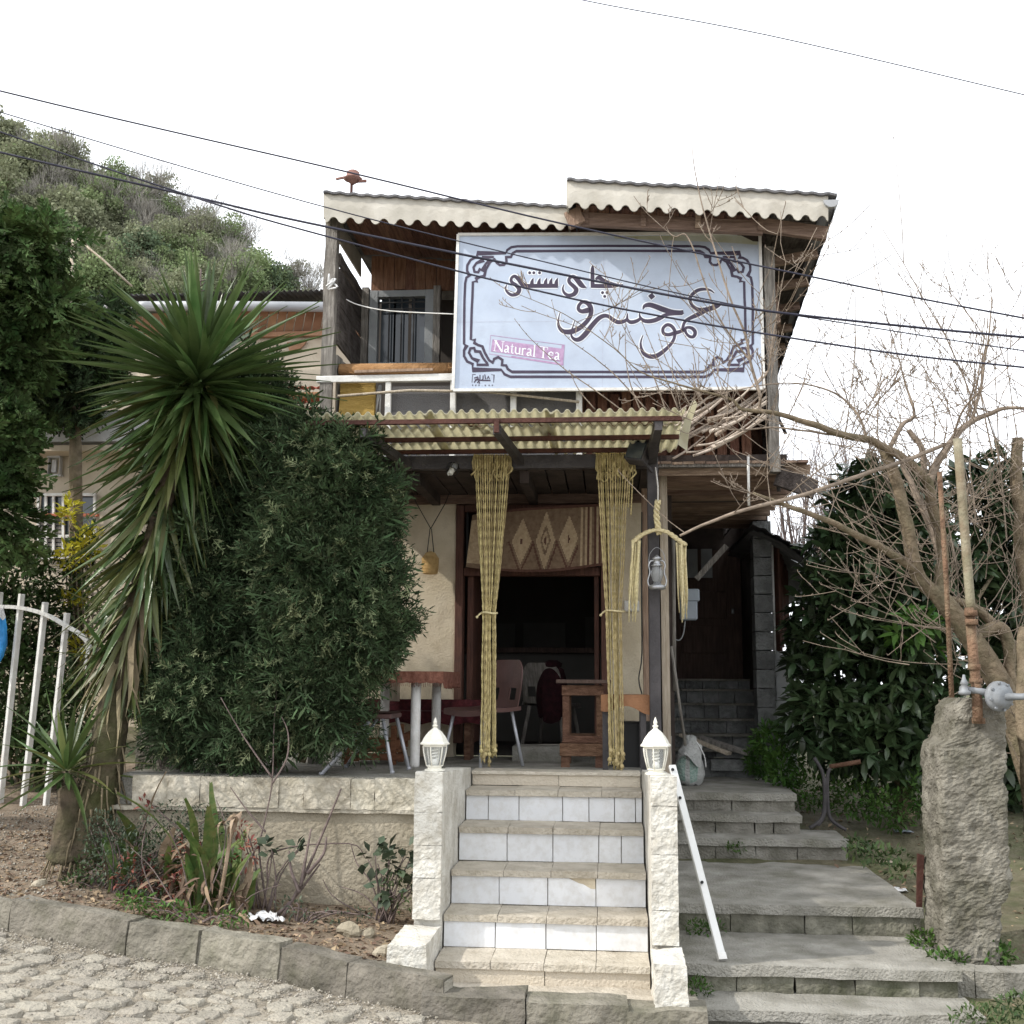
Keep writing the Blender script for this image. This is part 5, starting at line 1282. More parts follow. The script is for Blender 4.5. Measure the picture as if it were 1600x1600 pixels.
# low orange wooden stand
wd = thing('wooden_stand', 'low orange brown wooden stand on the floor behind the stool', 'stand', (-1.75, 8.45, ZT))
for (a, b, w, h) in (((-2.0, 8.3, 1.21), (-1.55, 8.3, 1.21), .03, .07), ((-2.0, 8.62, 1.21), (-1.55, 8.62, 1.21), .03, .07), ((-1.55, 8.3, 1.25), (-1.50, 8.66, 1.28), .03, .06), ((-2.0, 8.3, 1.12), (-1.52, 8.3, 1.12), .05, .05), ((-1.95, 8.45, 1.16), (-1.55, 8.45, 1.16), .30, .015)):
    MB().bar(a, b, w, h).build('rail', 'orangewood', wd, bevel=.003)
for (x, y) in ((-1.6, 8.3), (-1.95, 8.3), (-1.6, 8.6), (-1.95, 8.6)): MB().box((x, y, 1.20), (.04, .04, .30)).build('leg', 'orangewood', wd, bevel=.003)

# plastic chair
def chair(at, rz, label, mat, legmat, leg_r=.0125, h=.42):
    t = thing('chair', label, 'chair', at); o = V(at); m3 = Matrix.Rotation(rz, 3, 'Z')
    L3 = lambda x, y, z: o + m3 @ V((x, y, z))
    m = MB()
    seat = lambda u, v, d=0: L3((u - .5) * (.40 + .03 * (1 - v)), (v - .5) * .40, h + .016 * (2 * u - 1) ** 2 - .02 * (1 - v) ** 6 - .012 * math.sin(math.pi * v) + d)
    m.grid(lambda u, v: seat(u, v), 10, 10); m.grid(lambda u, v: seat(1 - u, v, -.012), 10, 10)
    for e in (0, 1): m.grid(lambda u, v: seat(e, u, -.03 * v), 10, 1)
    m.grid(lambda u, v: seat(u, 0, -.04 * v), 10, 1)
    m.build('seat', mat, t)
    # backrest with two openings below
    m = MB()
    def back(u, v, d=0):
        w = .40 * (1 - .16 * v ** 3); c = (2 * u - 1)
        top = .36 - .05 * max(0, abs(c) - .62) ** 2 * 8
        return L3(c * w / 2, .20 + .07 * v - .045 * c * c * (1 - .3 * v) + d, h + .0 + v * top)
    cells = [(i, j) for i in range(14) for j in range(12)]
    for (i, j) in cells:
        if j in (2, 3, 4) and (2 <= i <= 4 or 9 <= i <= 11): continue
        q = [(i / 14, j / 12), ((i + 1) / 14, j / 12), ((i + 1) / 14, (j + 1) / 12), (i / 14, (j + 1) / 12)]
        m.add([back(*p) for p in q] + [back(*p, d=.012) for p in q], [(0, 1, 2, 3), (7, 6, 5, 4), (0, 4, 5, 1), (1, 5, 6, 2), (2, 6, 7, 3), (3, 7, 4, 0)], smooth=False)
    m.build('backrest', mat, t)
    for (sx, sy) in ((-1, -1), (1, -1), (-1, 1), (1, 1)):
        MB().tube([L3(sx * .15, sy * .15, h - .02), L3(sx * .205, sy * .215, 0)], leg_r, 8).build('leg', legmat, t)
    return t
chair((-.93, 8.28, ZT), R(-40), 'brown plastic chair on grey metal legs behind the left rope curtain', 'redplastic', 'steel')
ch2 = chair((-.52, 10.2, ZT), R(160), 'pale plastic chair inside the dark doorway with a jacket on it', 'greywood', 'greywood', .018)
m = MB()
def jk(u, v):
    a = lerp(-.4, 3.6, u); r = .105 + .04 * math.sin(v * 3) + .02 * math.sin(u * 22) * v
    return V((-.50 + math.cos(a) * r * .95, 9.98 - math.sin(a) * r * .55, lerp(1.84, 1.34, v) + .03 * math.sin(u * 9) * v - .05 * abs(math.cos(a)) * (1 - v)))
m.grid(jk, 30, 14); m.lathe([(.02, 1.79), (.08, 1.81), (.09, 1.84), (.04, 1.87)], 12, (-.5, 9.98, 0))
tag(m.build('jacket', 'jacket'), 'dark maroon jacket hung over the chair inside the doorway', 'jacket')
# rough wooden stand right of the door
ws = thing('wooden_side_table', 'rough brown wooden side table beside the right rope curtain', 'table', (-.2, 8.45, ZT))
wx0, wx1 = -.345, -.035
MB().box(((wx0 + wx1) / 2 + .01, 8.47, 1.685), (wx1 - wx0 + .10, .50, .028)).build('tabletop', 'darkdoor', ws, bevel=.004)
for y in (8.28, 8.66):
    MB().box(((wx0 + wx1) / 2, y, 1.62), (wx1 - wx0, .03, .075)).build('apron', 'oldwood', ws, bevel=.003)
    MB().box(((wx0 + wx1) / 2, y, 1.265), (wx1 - wx0 - .02, .03, .05)).build('rail', 'oldwood', ws, bevel=.003)
    MB().box(((wx0 + wx1) / 2 - .005, y - .012, 1.19), (wx1 - wx0 + .02, .035, .09)).build('rail', 'oldwood', ws, bevel=.003)
    for x in (wx0 + .03, wx1 - .03): 
        MB().box((x, y + .02, 1.40), (.052, .045, .45), jit=.002).build('leg', 'oldwood', ws, bevel=.003)
        MB().box((x - .005, y + .02, 1.105), (.06, .06, .115), jit=.004).build('foot', 'oldwood', ws, bevel=.003)
for x in (wx0 + .02, wx1 - .02): MB().box((x, 8.47, 1.62), (.03, .36, .07)).build('apron', 'oldwood', ws)
# leather covered stool
ls = thing('leather_stool', 'black legged stool under a tan leather cover beside the black post', 'stool', (.13, 8.2, ZT))
lx0, lx1 = -.045, .275
for (x, y) in ((lx0 + .02, 8.06), (lx1 - .03, 8.06), (lx0 + .02, 8.36), (lx1 - .03, 8.36)): MB().box((x, y, 1.31), (.04, .04, .52)).build('leg', 'blacksteel', ls)
MB().box(((lx0 + lx1) / 2, 8.21, 1.565), (lx1 - lx0 - .01, .36, .03)).build('seat', 'blacksteel', ls)
m = MB(); m.box(((lx0 + lx1) / 2, 8.21, 1.588), (lx1 - lx0 + .01, .39, .012))
m.grid(lambda u, v: V((lerp(lx0 - .01, lx1 + .02, u), 8.012 - .006 * math.sin(u * 14) * v, lerp(1.594, 1.48 - .025 * math.sin(u * 7 + 1) + .02 * (1 - u), v))), 24, 4)
m.grid(lambda u, v: V((lx1 + .012, lerp(8.012, 8.4, u), lerp(1.594, 1.49 + .02 * math.sin(u * 9), v))), 12, 4)
m.build('leather_cover', 'leather', ls)
m = MB(); m.box((.22, 8.5, 1.22), (.30, .26, .34)); tag(m.build('dark_mass', 'bars', bevel=.01), 'dark block on the floor behind the leather stool', 'box')  # plain dark block in the space behind the stool
# wall fittings
m = MB(); m.box((xat(987, 9.17, 947), 9.175, zpx(987, 947, 9.17)), (.125, .05, .09)); tag(m.build('junction_box', 'whitepaint', bevel=.008), 'small white junction box on the cream wall right of the door', 'box')
m = MB(); m.tube(smooth_path([P(1003, 800, 8.9), P(1002, 900, 8.9), P(1003, 1020, 8.9), P(998, 1060, 8.9), P(1003, 1084, 8.88)], 4), .006, 6); tag(m.build('power_cable', 'bars'), 'black cable hanging down the brown wooden corner post', 'cable')
mo = P(1076, 970, 9.75)
mt_ = thing('electric_meter', 'blue grey meter box on the wall beside the dark back door', 'meter', mo)
MB().box(mo + V((0, 0, .09)), (.15, .09, .17)).build('case', 'meter', mt_, bevel=.012); MB().box(mo + V((.01, -.01, .22)), (.17, .09, .11)).build('cover', 'meter', mt_, bevel=.012)
m = MB(); m.tube(smooth_path([mo + V((-.03, 0, 0)), mo + V((-.05, 0, -.12)), mo + V((-.09, 0, -.17)), mo + V((-.14, 0, -.12)), mo + V((-.16, 0, .1))], 4), .006, 5); m.build('cable', 'greyframe', mt_)
for k, (a, b, r) in enumerate((((1052, 840, 9.3), (1054, 1080, 9.3), .016), ((1049, 1010, 9.2), (1071, 1165, 9.25), .012), ((1046, 1150, 9.1), (1047, 1225, 9.1), .018))):
    m = MB(); m.tube([P(*a), P(*b)], r, 8)
    tag(m.build('wall_pipe', 'greywood'), ['upright grey conduit on the passage corner', 'slanting thin grey pipe leaning beside the block stairs', 'short grey pipe standing behind the bag'][k], 'pipe')

# leaning white rail, sack, planks
pb = PZ(1129, 1500, .215); pt_ = P(1050, 1196, 6.95)
po = thing('leaning_rail', 'long white aluminium rail leaning on the right stair pillar', 'rail', pb)
m = MB(); m.bar(pb, pt_, .044, .022, up=V((-.3, 1, .2))); m.build('rail', 'alu', po, bevel=.003)
d = (pt_ - pb)
for q in (.975, .815, .37):
    c = pb + d * q; nrm = V((-.15, -1, .15)).normalized(); MB().tube([c + nrm * .004, c + nrm * .034], .009, 8).build('hole', 'bars', po)
m = MB(); m.bar(pb + d * .03, pb + d * .0, .047, .028, up=V((-.3, 1, .2))); m.build('end_cap', 'whitepaint', po)
sb = PZ(1077, 1226, .835)
sk = thing('sack', 'grey woven sack with green print slumped on the concrete landing', 'sack', sb)
m = MB()
prof = [(.085, 0), (.115, .03), (.122, .10), (.118, .17), (.105, .23), (.075, .29), (.055, .34), (.05, .385), (.02, .40)]
n = 20
vs = []
for (r, z) in prof:
    for k in range(n):
        a = 2 * math.pi * k / n; w = 1 + .09 * math.sin(3 * a + z * 20) + .05 * math.sin(7 * a - z * 30)
        vs.append(sb + V((r * w * math.cos(a) + .03 * max(0, z - .2) * 2, r * .8 * w * math.sin(a), z + .012 * math.sin(5 * a))))
m.add(vs, [(i * n + j, i * n + (j + 1) % n, (i + 1) * n + (j + 1) % n, (i + 1) * n + j) for i in range(len(prof) - 1) for j in range(n)] + [tuple((len(prof) - 1) * n + j for j in range(n))], smooth=True)
for k, f in enumerate(m.f):
    if len(f) == 4 and 1 <= k // n <= 3 and (k % n) in (12, 13, 15, 16): m.mi[k] = 1
m.build('sack_body', ['sack', 'sackgreen'], sk)
m = MB(); m.grid(lambda u, v: sb + V((lerp(-.10, .09, u) + .02 * v, -.10 - .03 * math.sin(u * 3) + .06 * v, lerp(.20 + .05 * math.sin(u * 5), .38, v) - .07 * abs(u - .6) * v * 2)), 10, 6); m.build('fold', 'sack', sk)
m = MB(); m.tube(smooth_path([sb + V((.06, -.06, .36)), sb + V((.12, -.08, .25)), sb + V((.135, -.08, .15))], 4), .005, 5); m.build('cord', 'alu', sk)
for k, (a, b, w, h, mt, lab) in enumerate((((1064, 1148, 10.3), (1140, 1178, 10.1), .10, .025, 'palewood', 'pale narrow plank sloping down behind the sack'), ((1092, 1152, 10.5), (1172, 1178, 10.2), .13, .03, 'greywood', 'grey plank lying on the dark block stairs'), ((1110, 1195, 10.36), (1180, 1196, 10.4), .06, .10, 'darkblock', 'dark beam lying at the back of the landing'))):
    m = MB(); m.bar(P(*a), P(*b), w, h); tag(m.build('plank', mt, bevel=.003), lab, 'plank')
# roof cowl
co = P(549, 300, 9.2)
cw = thing('roof_cowl', 'rusty red vent cowl on a thin pipe above the left roof', 'cowl', co)
MB().tube([co - V((0, 0, .3)), co + V((0, 0, .085))], .013, 8).build('pipe', 'rust', cw)
MB().lathe([(.012, .05), (.03, .065), (.055, .085), (.085, .10), (.085, .108), (.062, .118), (.058, .165), (.04, .178), (.0, .18)], 10, co + V((.01, 0, .02))).build('hood', 'copper', cw)
MB().box(co + V((.10, 0, .10)), (.07, .02, .022)).build('vane', 'copper', cw); MB().box(co + V((-.10, 0, .135)), (.09, .02, .016), (0, R(-10), 0)).build('vane', 'copper', cw)
# cables across the street
CAB = [('top dark cable crossing above the roof from left to right', [(-500, 10), (0, 142), (540, 268), (885, 351), (1320, 443), (1600, 497), (2000, 570)], .0050, 6.0),
       ('thin cable second from the top at the left edge', [(-500, 20), (0, 175), (480, 316), (900, 421), (1130, 473), (1320, 505), (1600, 548), (2000, 600)], .0037, 6.3),
       ('thick black cable crossing the middle of the sign', [(-500, 120), (0, 238), (297, 306), (480, 348), (900, 433), (1130, 476), (1320, 500), (1600, 527), (2000, 560)], .0070, 6.1),
       ('lowest dark cable running below the sign lettering', [(-500, 30), (0, 206), (297, 306), (480, 361), (900, 468), (1320, 541), (1600, 574), (2000, 610)], .0052, 5.8),
       ('faint thin cable high in the upper right sky', [(700, -50), (910, 0), (1200, 55), (1600, 148), (1900, 220)], .0034, 7.0)]
for lab, pts, r, Y in CAB:
    m = MB(); m.tube(smooth_path([P(x, y, Y) for x, y in pts], 6), r, 6); tag(m.build('overhead_cable', 'wire'), lab, 'cable', 'overhead cables in front of the house')
m = MB(); m.tube(smooth_path([P(541, 468, 8.4), P(562, 477, 8.35), P(610, 486, 8.3), P(713, 491, 8.2)], 4), .005, 5); tag(m.build('washing_line', 'whitepaint'), 'slack white line tied across the balcony', 'line')
m = MB()
for k in range(5): m.tube(smooth_path([P(514, 440, 8.27), P(522 + rnd.uniform(-8, 6), 436 + rnd.uniform(-8, 14), 8.22), P(516 + rnd.uniform(-8, 8), 448 + rnd.uniform(-6, 6), 8.24)], 3), .008, 5)
tag(m.build('knotted_rag', 'whitebag'), 'white rag knotted round the left balcony post', 'rag')
# ================================================================== LEFT SIDE: NEIGHBOURS, GATE, PLANTS
nbh = thing('neighbour_house', 'low cream neighbour house with grey gutter and timber soffit behind the yucca', 'house', (-4.2, 13.0, .6))
a, b = P(150, 560, 13.0), P(600, 560, 13.0)
zg = zpx(330, 480, 12.7)
MB().box(((a.x + b.x) / 2, 13.1, (zg + .3) / 2), (b.x - a.x, .2, zg - .3)).build('wall', 'nbwall', nbh)
zs0, zs1 = zpx(400, 522, 13.0), zpx(400, 488, 12.75)
i = 0; x = a.x - .1
while x < b.x:
    MB().prism([V((x, 12.98, zs0)), V((x + .10, 12.98, zs0)), V((x + .22, 12.72, zs1)), V((x + .12, 12.72, zs1))], V((0, -.012, 0))).build('soffit_board', 'soffit', nbh); x += .115
MB().box(((a.x + b.x) / 2, 12.95, zs0 - .03), (b.x - a.x, .06, .06)).build('soffit_rail', 'soffit', nbh)
MB().tube([P(140, 479, 12.6), P(330, 478, 12.6), P(560, 480, 12.6)], .062, 12).build('gutter', 'gutter', nbh)
m = MB(); g0, g1 = P(140, 470, 12.65), P(560, 470, 12.65)
m.grid(lambda u, v: V((lerp(g0.x, g1.x, u), 12.6 + v * 3, g0.z + .05 + v * .25 + .014 * math.sin(u * 320))), 240, 2); m.build('roof_sheet', 'roof', nbh)
MB().tube([P(137, 490, 12.8), P(137, 540, 12.8)], .04, 8).build('downpipe', 'gutter', nbh)
m = MB(); m.prism([P(448, 535, 12.95), P(480, 532, 12.95), P(470, 544, 12.95), P(452, 548, 12.95)], V((0, .02, 0))); m.build('plaster_crack', 'soffit', nbh)
# low red tiled lean-to between the houses
lr = thing('tiled_lean_to', 'small lean to roof of red tiles between neighbour house and balcony post', 'roof', P(482, 650, 11.5))
for r_ in range(4):
    for c_ in range(9):
        p0 = P(430 + c_ * 14, 640 - r_ * 11, 11.2 + r_ * .25)
        m = MB(); m.grid(lambda u, v: p0 + V(((u - .5) * .105, v * .3, v * .06 + .03 * math.sin(math.pi * u))), 5, 1); m.build('roof_tile', 'redtile', lr)
MB().tube([P(425, 622, 11.3), P(560, 617, 11.3)], .05, 10).build('ridge', 'orangewood', lr)
MB().box(P(490, 690, 11.6), (1.1, .1, .6)).build('wall', 'nbwall', lr)

wh = thing('white_house', 'grey white house with slatted window shutters behind the garden gate', 'house', P(95, 900, 11.0))
a, b = P(-220, 800, 11.0), P(235, 800, 11.0)
def wall_px(x0, y0, x1, y1, mat, name, Y=11.0, d=.15, parent=wh):
    p, q = P(x0, y1, Y), P(x1, y0, Y)
    return MB().box(((p.x + q.x) / 2, Y + d / 2, (p.z + q.z) / 2), (q.x - p.x, d, q.z - p.z)).build(name, mat, parent)
wall_px(-220, 705, 235, 1075, 'nbwall', 'wall'); wall_px(-220, 640, 235, 694, 'nbwhite', 'parapet', 10.75, .3); wall_px(-220, 694, 235, 708, 'nbwall', 'ledge', 10.7, .35)
w_ = wall_px(58, 772, 150, 872, 'glassdark', 'window', 10.98, .02)
fm_ = MB()
for px in (60, 72, 84, 99, 148): fm_.bar(P(px, 772, 10.95), P(px, 872, 10.95), .025)
for py in (773, 806, 838, 872): fm_.bar(P(58, py, 10.94), P(150, py, 10.94), .03)
fm_.build('frame', 'whitepaint', w_)
for k in range(9): MB().bar(P(60, 812 + k * 6.5, 10.96), P(98, 812 + k * 6.5, 10.96), .012, .03).build('shutter_slat', 'greywood', w_)
wall_px(56, 802, 152, 807, 'redtile', 'window_rail', 10.9, .05)
fm_ = MB()
for (x0, y0, x1, y1) in ((74, 712, 95, 715), (74, 741, 95, 744), (74, 712, 77, 744), (92, 712, 95, 744)):
    p, q = P(x0, y1, 10.95), P(x1, y0, 10.95); fm_.box(((p.x + q.x) / 2, 10.97, (p.z + q.z) / 2), (q.x - p.x, .06, q.z - p.z))
fm_.build('relief_square', 'nbwhite', wh); wall_px(80, 718, 88, 738, 'nbwhite', 'relief', 10.97, .04)
for k in range(4): wall_px(-200, 880 + k * 45, 235, 882 + k * 45, 'mortar', 'joint', 10.99, .02)
rt = thing('red_roof', 'steep red tiled roof showing dark behind the left conifer', 'roof', P(40, 560, 12.0))
for r_ in range(7):
    for c_ in range(12):
        p0 = P(-30 + c_ * 12 + r_ * 3, 545 - r_ * 9, 11.7 + r_ * .2)
        if p0.x > P(98 - r_ * 6, 500, 12).x: continue
        m = MB(); m.grid(lambda u, v: p0 + V(((u - .5) * .09, v * .25, v * .07 + .025 * math.sin(math.pi * u))), 4, 1); m.build('roof_tile', 'redtile', rt)
MB().box(P(0, 580, 12.0), (1.4, .1, .45)).build('wall', 'nbwhite', rt)
pp = thing('clothes_pole', 'thin pale wooden pole with a slanting stay behind the left conifer', 'pole', P(108, 560, 12.2))
MB().tube([P(108, 640, 12.2), P(107, 520, 12.2), P(115, 368, 12.2)], .026, 8).build('pole', 'palewood', pp)
MB().tube([P(117, 370, 12.2), P(160, 405, 12.2), P(206, 447, 12.2)], .014, 6).build('stay', 'palewood', pp)
MB().tube([P(114, 372, 12.2), P(90, 415, 12.2), P(60, 450, 12.2)], .004, 4).build('wire', 'wire', pp)

# garden gate
gt = thing('garden_gate', 'white painted iron gate with curved top at the left edge', 'gate', P(20, 1270, 9.0))
for (x0, y0, x1, y1) in ((0, 925, -34, 1275), (34, 928, -2, 1275), (71, 941, 34, 1275), (105, 958, 70, 1275), (-36, 935, -70, 1275)):
    MB().bar(P(x0, y0, 9.0), P(x1, y1, 9.02), .052, .03).build('bar', 'gatewhite', gt, bevel=.003)
m = MB(); pa = smooth_path([P(x, y, 8.98) for x, y in ((-40, 948), (0, 948), (34, 950), (71, 960), (104, 978), (126, 992), (139, 1010), (134, 1045))], 4)
for p, q in zip(pa, pa[1:]): m.bar(p, q + (q - p) * .05, .03, .04, up=V((0, 1, 0)))
m.build('arched_rail', 'gatewhite', gt)
MB().bar(P(-70, 1268, 8.99), P(60, 1275, 8.99), .05, .04).build('bottom_rail', 'gatewhite', gt); MB().bar(P(40, 1275, 8.99), P(43, 1292, 8.99), .04).build('gate_stop', 'gatewhite', gt)
m = MB()
def bagf(u, v):
    a = u * 2 * math.pi; r = .7 * [.03, .07, .10, .115, .11, .08, .03][int(v * 6)] * (1 + .14 * math.sin(5 * a + v * 7))
    return P(0, 950, 8.93) + V((r * math.cos(a), r * .6 * math.sin(a), -.5 * v + .02 * math.sin(3 * a)))
m.grid(bagf, 22, 6)
for k, f in enumerate(m.f): m.mi[k] = 1 if k // 22 < 1 else 0
tag(m.build('plastic_bag', ['bluebag', 'whitebag']), 'blue and white plastic bag hanging on the gate at the left edge', 'bag')
gp_ = thing('gate_post', 'mossy concrete post behind the yucca trunk', 'post', P(210, 1225, 7.75))
rough(MB(), [(-3.30, 7.6, .3), (-2.98, 7.6, .3), (-2.98, 7.9, .3), (-3.30, 7.9, .3), (-3.27, 7.6, 1.72), (-3.0, 7.6, 1.72), (-3.0, 7.9, 1.72), (-3.27, 7.9, 1.72)], (5, 4, 16), .015, 7).build('shaft', 'render_rough', gp_)
MB().box((-3.08, 7.58, 1.75), (.16, .1, .03)).build('cap_stone', 'limestone', gp_)

# ---- yucca
YY = 7.2
tr_pts = [(122, 1345), (140, 1290), (158, 1220), (170, 1150), (186, 1070), (205, 985), (228, 900), (252, 800), (282, 690), (304, 615), (312, 575)]
tr_r = [.20, .155, .125, .115, .10, .085, .075, .068, .062, .055, .04]
yb = P(122, 1345, YY)
yu = thing('yucca_tree', 'tall yucca with leaning trunk, spiky crown and drooping skirt of old leaves', 'yucca', yb)
m = MB(); pa = smooth_path([P(x, y, YY) for x, y in tr_pts], 4); n = 40
pa2 = smooth_path([P(x, y, YY) for x, y in tr_pts], 14)
rs = [interp([(i, r) for i, r in enumerate(tr_r)], k / 14) for k in range(len(pa2))]
m.tube(pa2, rs, n)
for i, v in enumerate(m.v): 
    nz_ = mnoise.noise(V(v) * 12) * .014 + mnoise.noise(V((v[0] * 30, v[1] * 30, v[2] * 55))) * .009 + mnoise.noise(V(v) * 4) * .035 * (1 if i < 800 else .3); c = pa2[min(i // n, len(pa2) - 1)]; d = V(v) - c
    if d.length > 1e-5: m.v[i] = tuple(V(v) + d.normalized() * nz_)
m.build('trunk', 'yuccabark', yu)
m = MB(); m.tube(smooth_path([P(112, 1345, 7.12), P(108, 1300, 7.12), P(112, 1255, 7.1), P(105, 1228, 7.1)], 4), [.13, .12, .115, .11, .105, .10, .09, .088, .085, .083, .08, .075, .06], 12); m.build('side_stump', 'yuccabark', yu)
m = MB()
for k in range(70):
    a = rnd.uniform(math.pi * .9, math.pi * 2.1); i = rnd.randrange(0, 40); c = pa2[i]; r = rs[i]; d = V((math.cos(a), math.sin(a), 0)); b = c + d * r * .98
    m.tube([b, b + d * rnd.uniform(.01, .04) + V((0, 0, -rnd.uniform(.04, .14))), b + d * rnd.uniform(.03, .07) + V((0, 0, -rnd.uniform(.15, .24)))], [rnd.uniform(.005, .012), .006, .002], 4)
tag(m.build('fibres', 'yuccadry', yu), kind='stuff')
leaf_meshes = {}
def leafmesh(mat, k):
    if (mat, k) in leaf_meshes: return leaf_meshes[(mat, k)]
    q = random.Random(k + 3); mb = MB(); n = 6; bend = [-.03, -.10, -.18, -.28, .05][k % 5]; dry = mat == 'yuccadry'
    vs = []
    for i in range(n + 1):
        t = i / n; w = (.55 + .45 * math.sin(math.pi * min(1, t * 1.25) * .9)) * (1 - t ** 3.2) * .5 + .01
        z = bend * t * t * (1.0 if not dry else 1.6); xx = (q.uniform(-.03, .03) if dry else 0) * t
        vs += [(-w + xx * 20, t, z + .18 * w * .1), (xx * 20, t, z - .006), (w + xx * 20, t, z + .18 * w * .1)]
    fs = [f for i in range(n) for f in ((i * 3, i * 3 + 1, i * 3 + 4, i * 3 + 3), (i * 3 + 1, i * 3 + 2, i * 3 + 5, i * 3 + 4))]
    me = bpy.data.meshes.new('leaf'); me.from_pydata(vs, [], fs); me.materials.append(G[mat]); me.polygons.foreach_set('use_smooth', [True] * len(fs)); me.update()
    leaf_meshes[(mat, k)] = me; return me
def put_leaf(parent, at, D, L_, w, mat, roll=0.0, k=None, name='leaf'):
    D = V(D).normalized(); X = D.cross(V((0, 0, 1)))
    if X.length < .05: X = V((1, 0, 0))
    X.normalize(); Z = X.cross(D); c, s_ = math.cos(roll), math.sin(roll); X, Z = X * c + Z * s_, Z * c - X * s_
    o = bpy.data.objects.new(name, leafmesh(mat, rnd.randrange(5) if k is None else k))
    link(o, parent, at); o.rotation_euler = Matrix((X, D, Z)).transposed().to_euler(); o.scale = (w, L_, L_)
    return o
hc = P(311, 592, YY); nleaf = 0
def head_leaf(i, n, jit=0.0):
    t = (i + .5) / n; el = R(lerp(86, -42, t ** .80)); az = i * 2.39996 + rnd.uniform(-.2, .2) + jit
    D = V((math.cos(el) * math.cos(az), math.cos(el) * math.sin(az), math.sin(el)))
    base = hc + V((.0, 0, .10 - .24 * t)) + D * .04
    L_ = rnd.uniform(.62, 1.0) * lerp(.88, 1.0, math.sin(t * math.pi)) * (.9 if el > R(55) else 1)
    return base, D + V((rnd.gauss(0, .11), rnd.gauss(0, .11), rnd.gauss(-.02, .12))), L_, rnd.uniform(.050, .068), el
def skirt_leaf(i, n, jit=0.0):
    t = (i + .5) / n; s_ = lerp(10, 4.7, t ** .92) * 4
    c = pa[int(s_)]; az = i * 2.39996 + rnd.uniform(-.3, .3) + jit; f = .5 - .5 * math.cos(az)          # f: 0 right, 1 left
    el = R(lerp(lerp(-48, -76, t), lerp(-16, -55, t), f) + rnd.uniform(-10, 10))
    D = V((math.cos(el) * math.cos(az) - .12, math.cos(el) * math.sin(az), math.sin(el)))
    return c + D * .05, D, rnd.uniform(.60, .84) * lerp(1.0, .74, t), rnd.uniform(.040, .054), t
def old_mat(t): return 'yucca' if rnd.random() < lerp(1.0, .25, min(1, t * 1.0)) else ('yuccaold' if rnd.random() < lerp(1.0, .75, t) else 'yuccadry')
for i in range(160):
    at, D, L_, w, el = head_leaf(i, 160)
    put_leaf(yu, at, D, L_, w, 'yucca', rnd.uniform(-.5, .5), k=rnd.choice((0, 0, 1, 1, 2, 3) if el < R(40) else (0, 0, 1, 4)))
for i in range(139):
    at, D, L_, w, t_ = skirt_leaf(i, 139)
    put_leaf(yu, at, D, L_, w, old_mat(t_), rnd.uniform(-.7, .7))
# the leaves behind and between those, as one part
for mat_, rows_l in (('yucca', [head_leaf(i, 130, 1.0)[:4] for i in range(130)] + [skirt_leaf(i, 150, .7)[:4] for i in range(0, 95)]), ('yuccaold', [skirt_leaf(i, 150, 1.3)[:4] for i in range(0, 150)]), ('yuccadry', [skirt_leaf(i, 60, 2.0)[:4] for i in range(46, 60)])):
    me = leafmesh(mat_, 1); pv = np.array([v.co[:] for v in me.vertices]); pf = np.array([p.vertices[:] for p in me.polygons])
    D = np.array([tuple(r_[1]) for r_ in rows_l]); RM = frames(D, nr.uniform(-.7, .7, len(D)))
    VV = []; FF = []
    for k, r_ in enumerate(rows_l):
        q = pv * np.array([r_[3], r_[2], r_[2]]); VV.append(q @ RM[k].T + np.array(tuple(r_[0]))); FF.append(pf + k * len(pv))
    np_mesh('inner_leaves', np.concatenate(VV), np.concatenate(FF), mat_, yu, at=tuple(wpos(yu)), smooth=True, kind='stuff')
m = MB(); m.tube([P(311, 580, YY), P(309, 500, YY + .05), P(314, 420, YY)], [.012, .01, .006], 5)
for k in range(16): q = P(310 + rnd.uniform(-1, 3), 440 + k * 5, YY); m.tube([q, q + V((rnd.uniform(-.06, .06), rnd.uniform(-.05, .05), rnd.uniform(0, .05)))], .004, 3)
m.build('dead_flower_stalk', 'twigdark', yu)
y2 = thing('young_yucca', 'young yucca rosette on a stump at the foot of the tall yucca', 'yucca', P(105, 1232, 7.05))
for i in range(46):
    t = (i + .5) / 46; el = R(lerp(82, -35, t)); az = i * 2.4 + .5
    D = V((math.cos(el) * math.cos(az), math.cos(el) * math.sin(az), math.sin(el)))
    put_leaf(y2, P(104, 1205, 7.05) + D * .03, D, rnd.uniform(.38, .60), rnd.uniform(.034, .048), 'yucca' if rnd.random() < .72 else 'yuccaold', rnd.uniform(-.4, .4))
for i in range(16):
    az = rnd.uniform(0, 6.28); D = V((math.cos(az) * .5 - .5, math.sin(az) * .6, rnd.uniform(-.9, .5)))
    put_leaf(y2, P(168, 960 + rnd.uniform(-30, 70), 7.12), D, rnd.uniform(.3, .45), .045, rnd.choice(('yucca', 'yuccaold', 'yuccadry')))

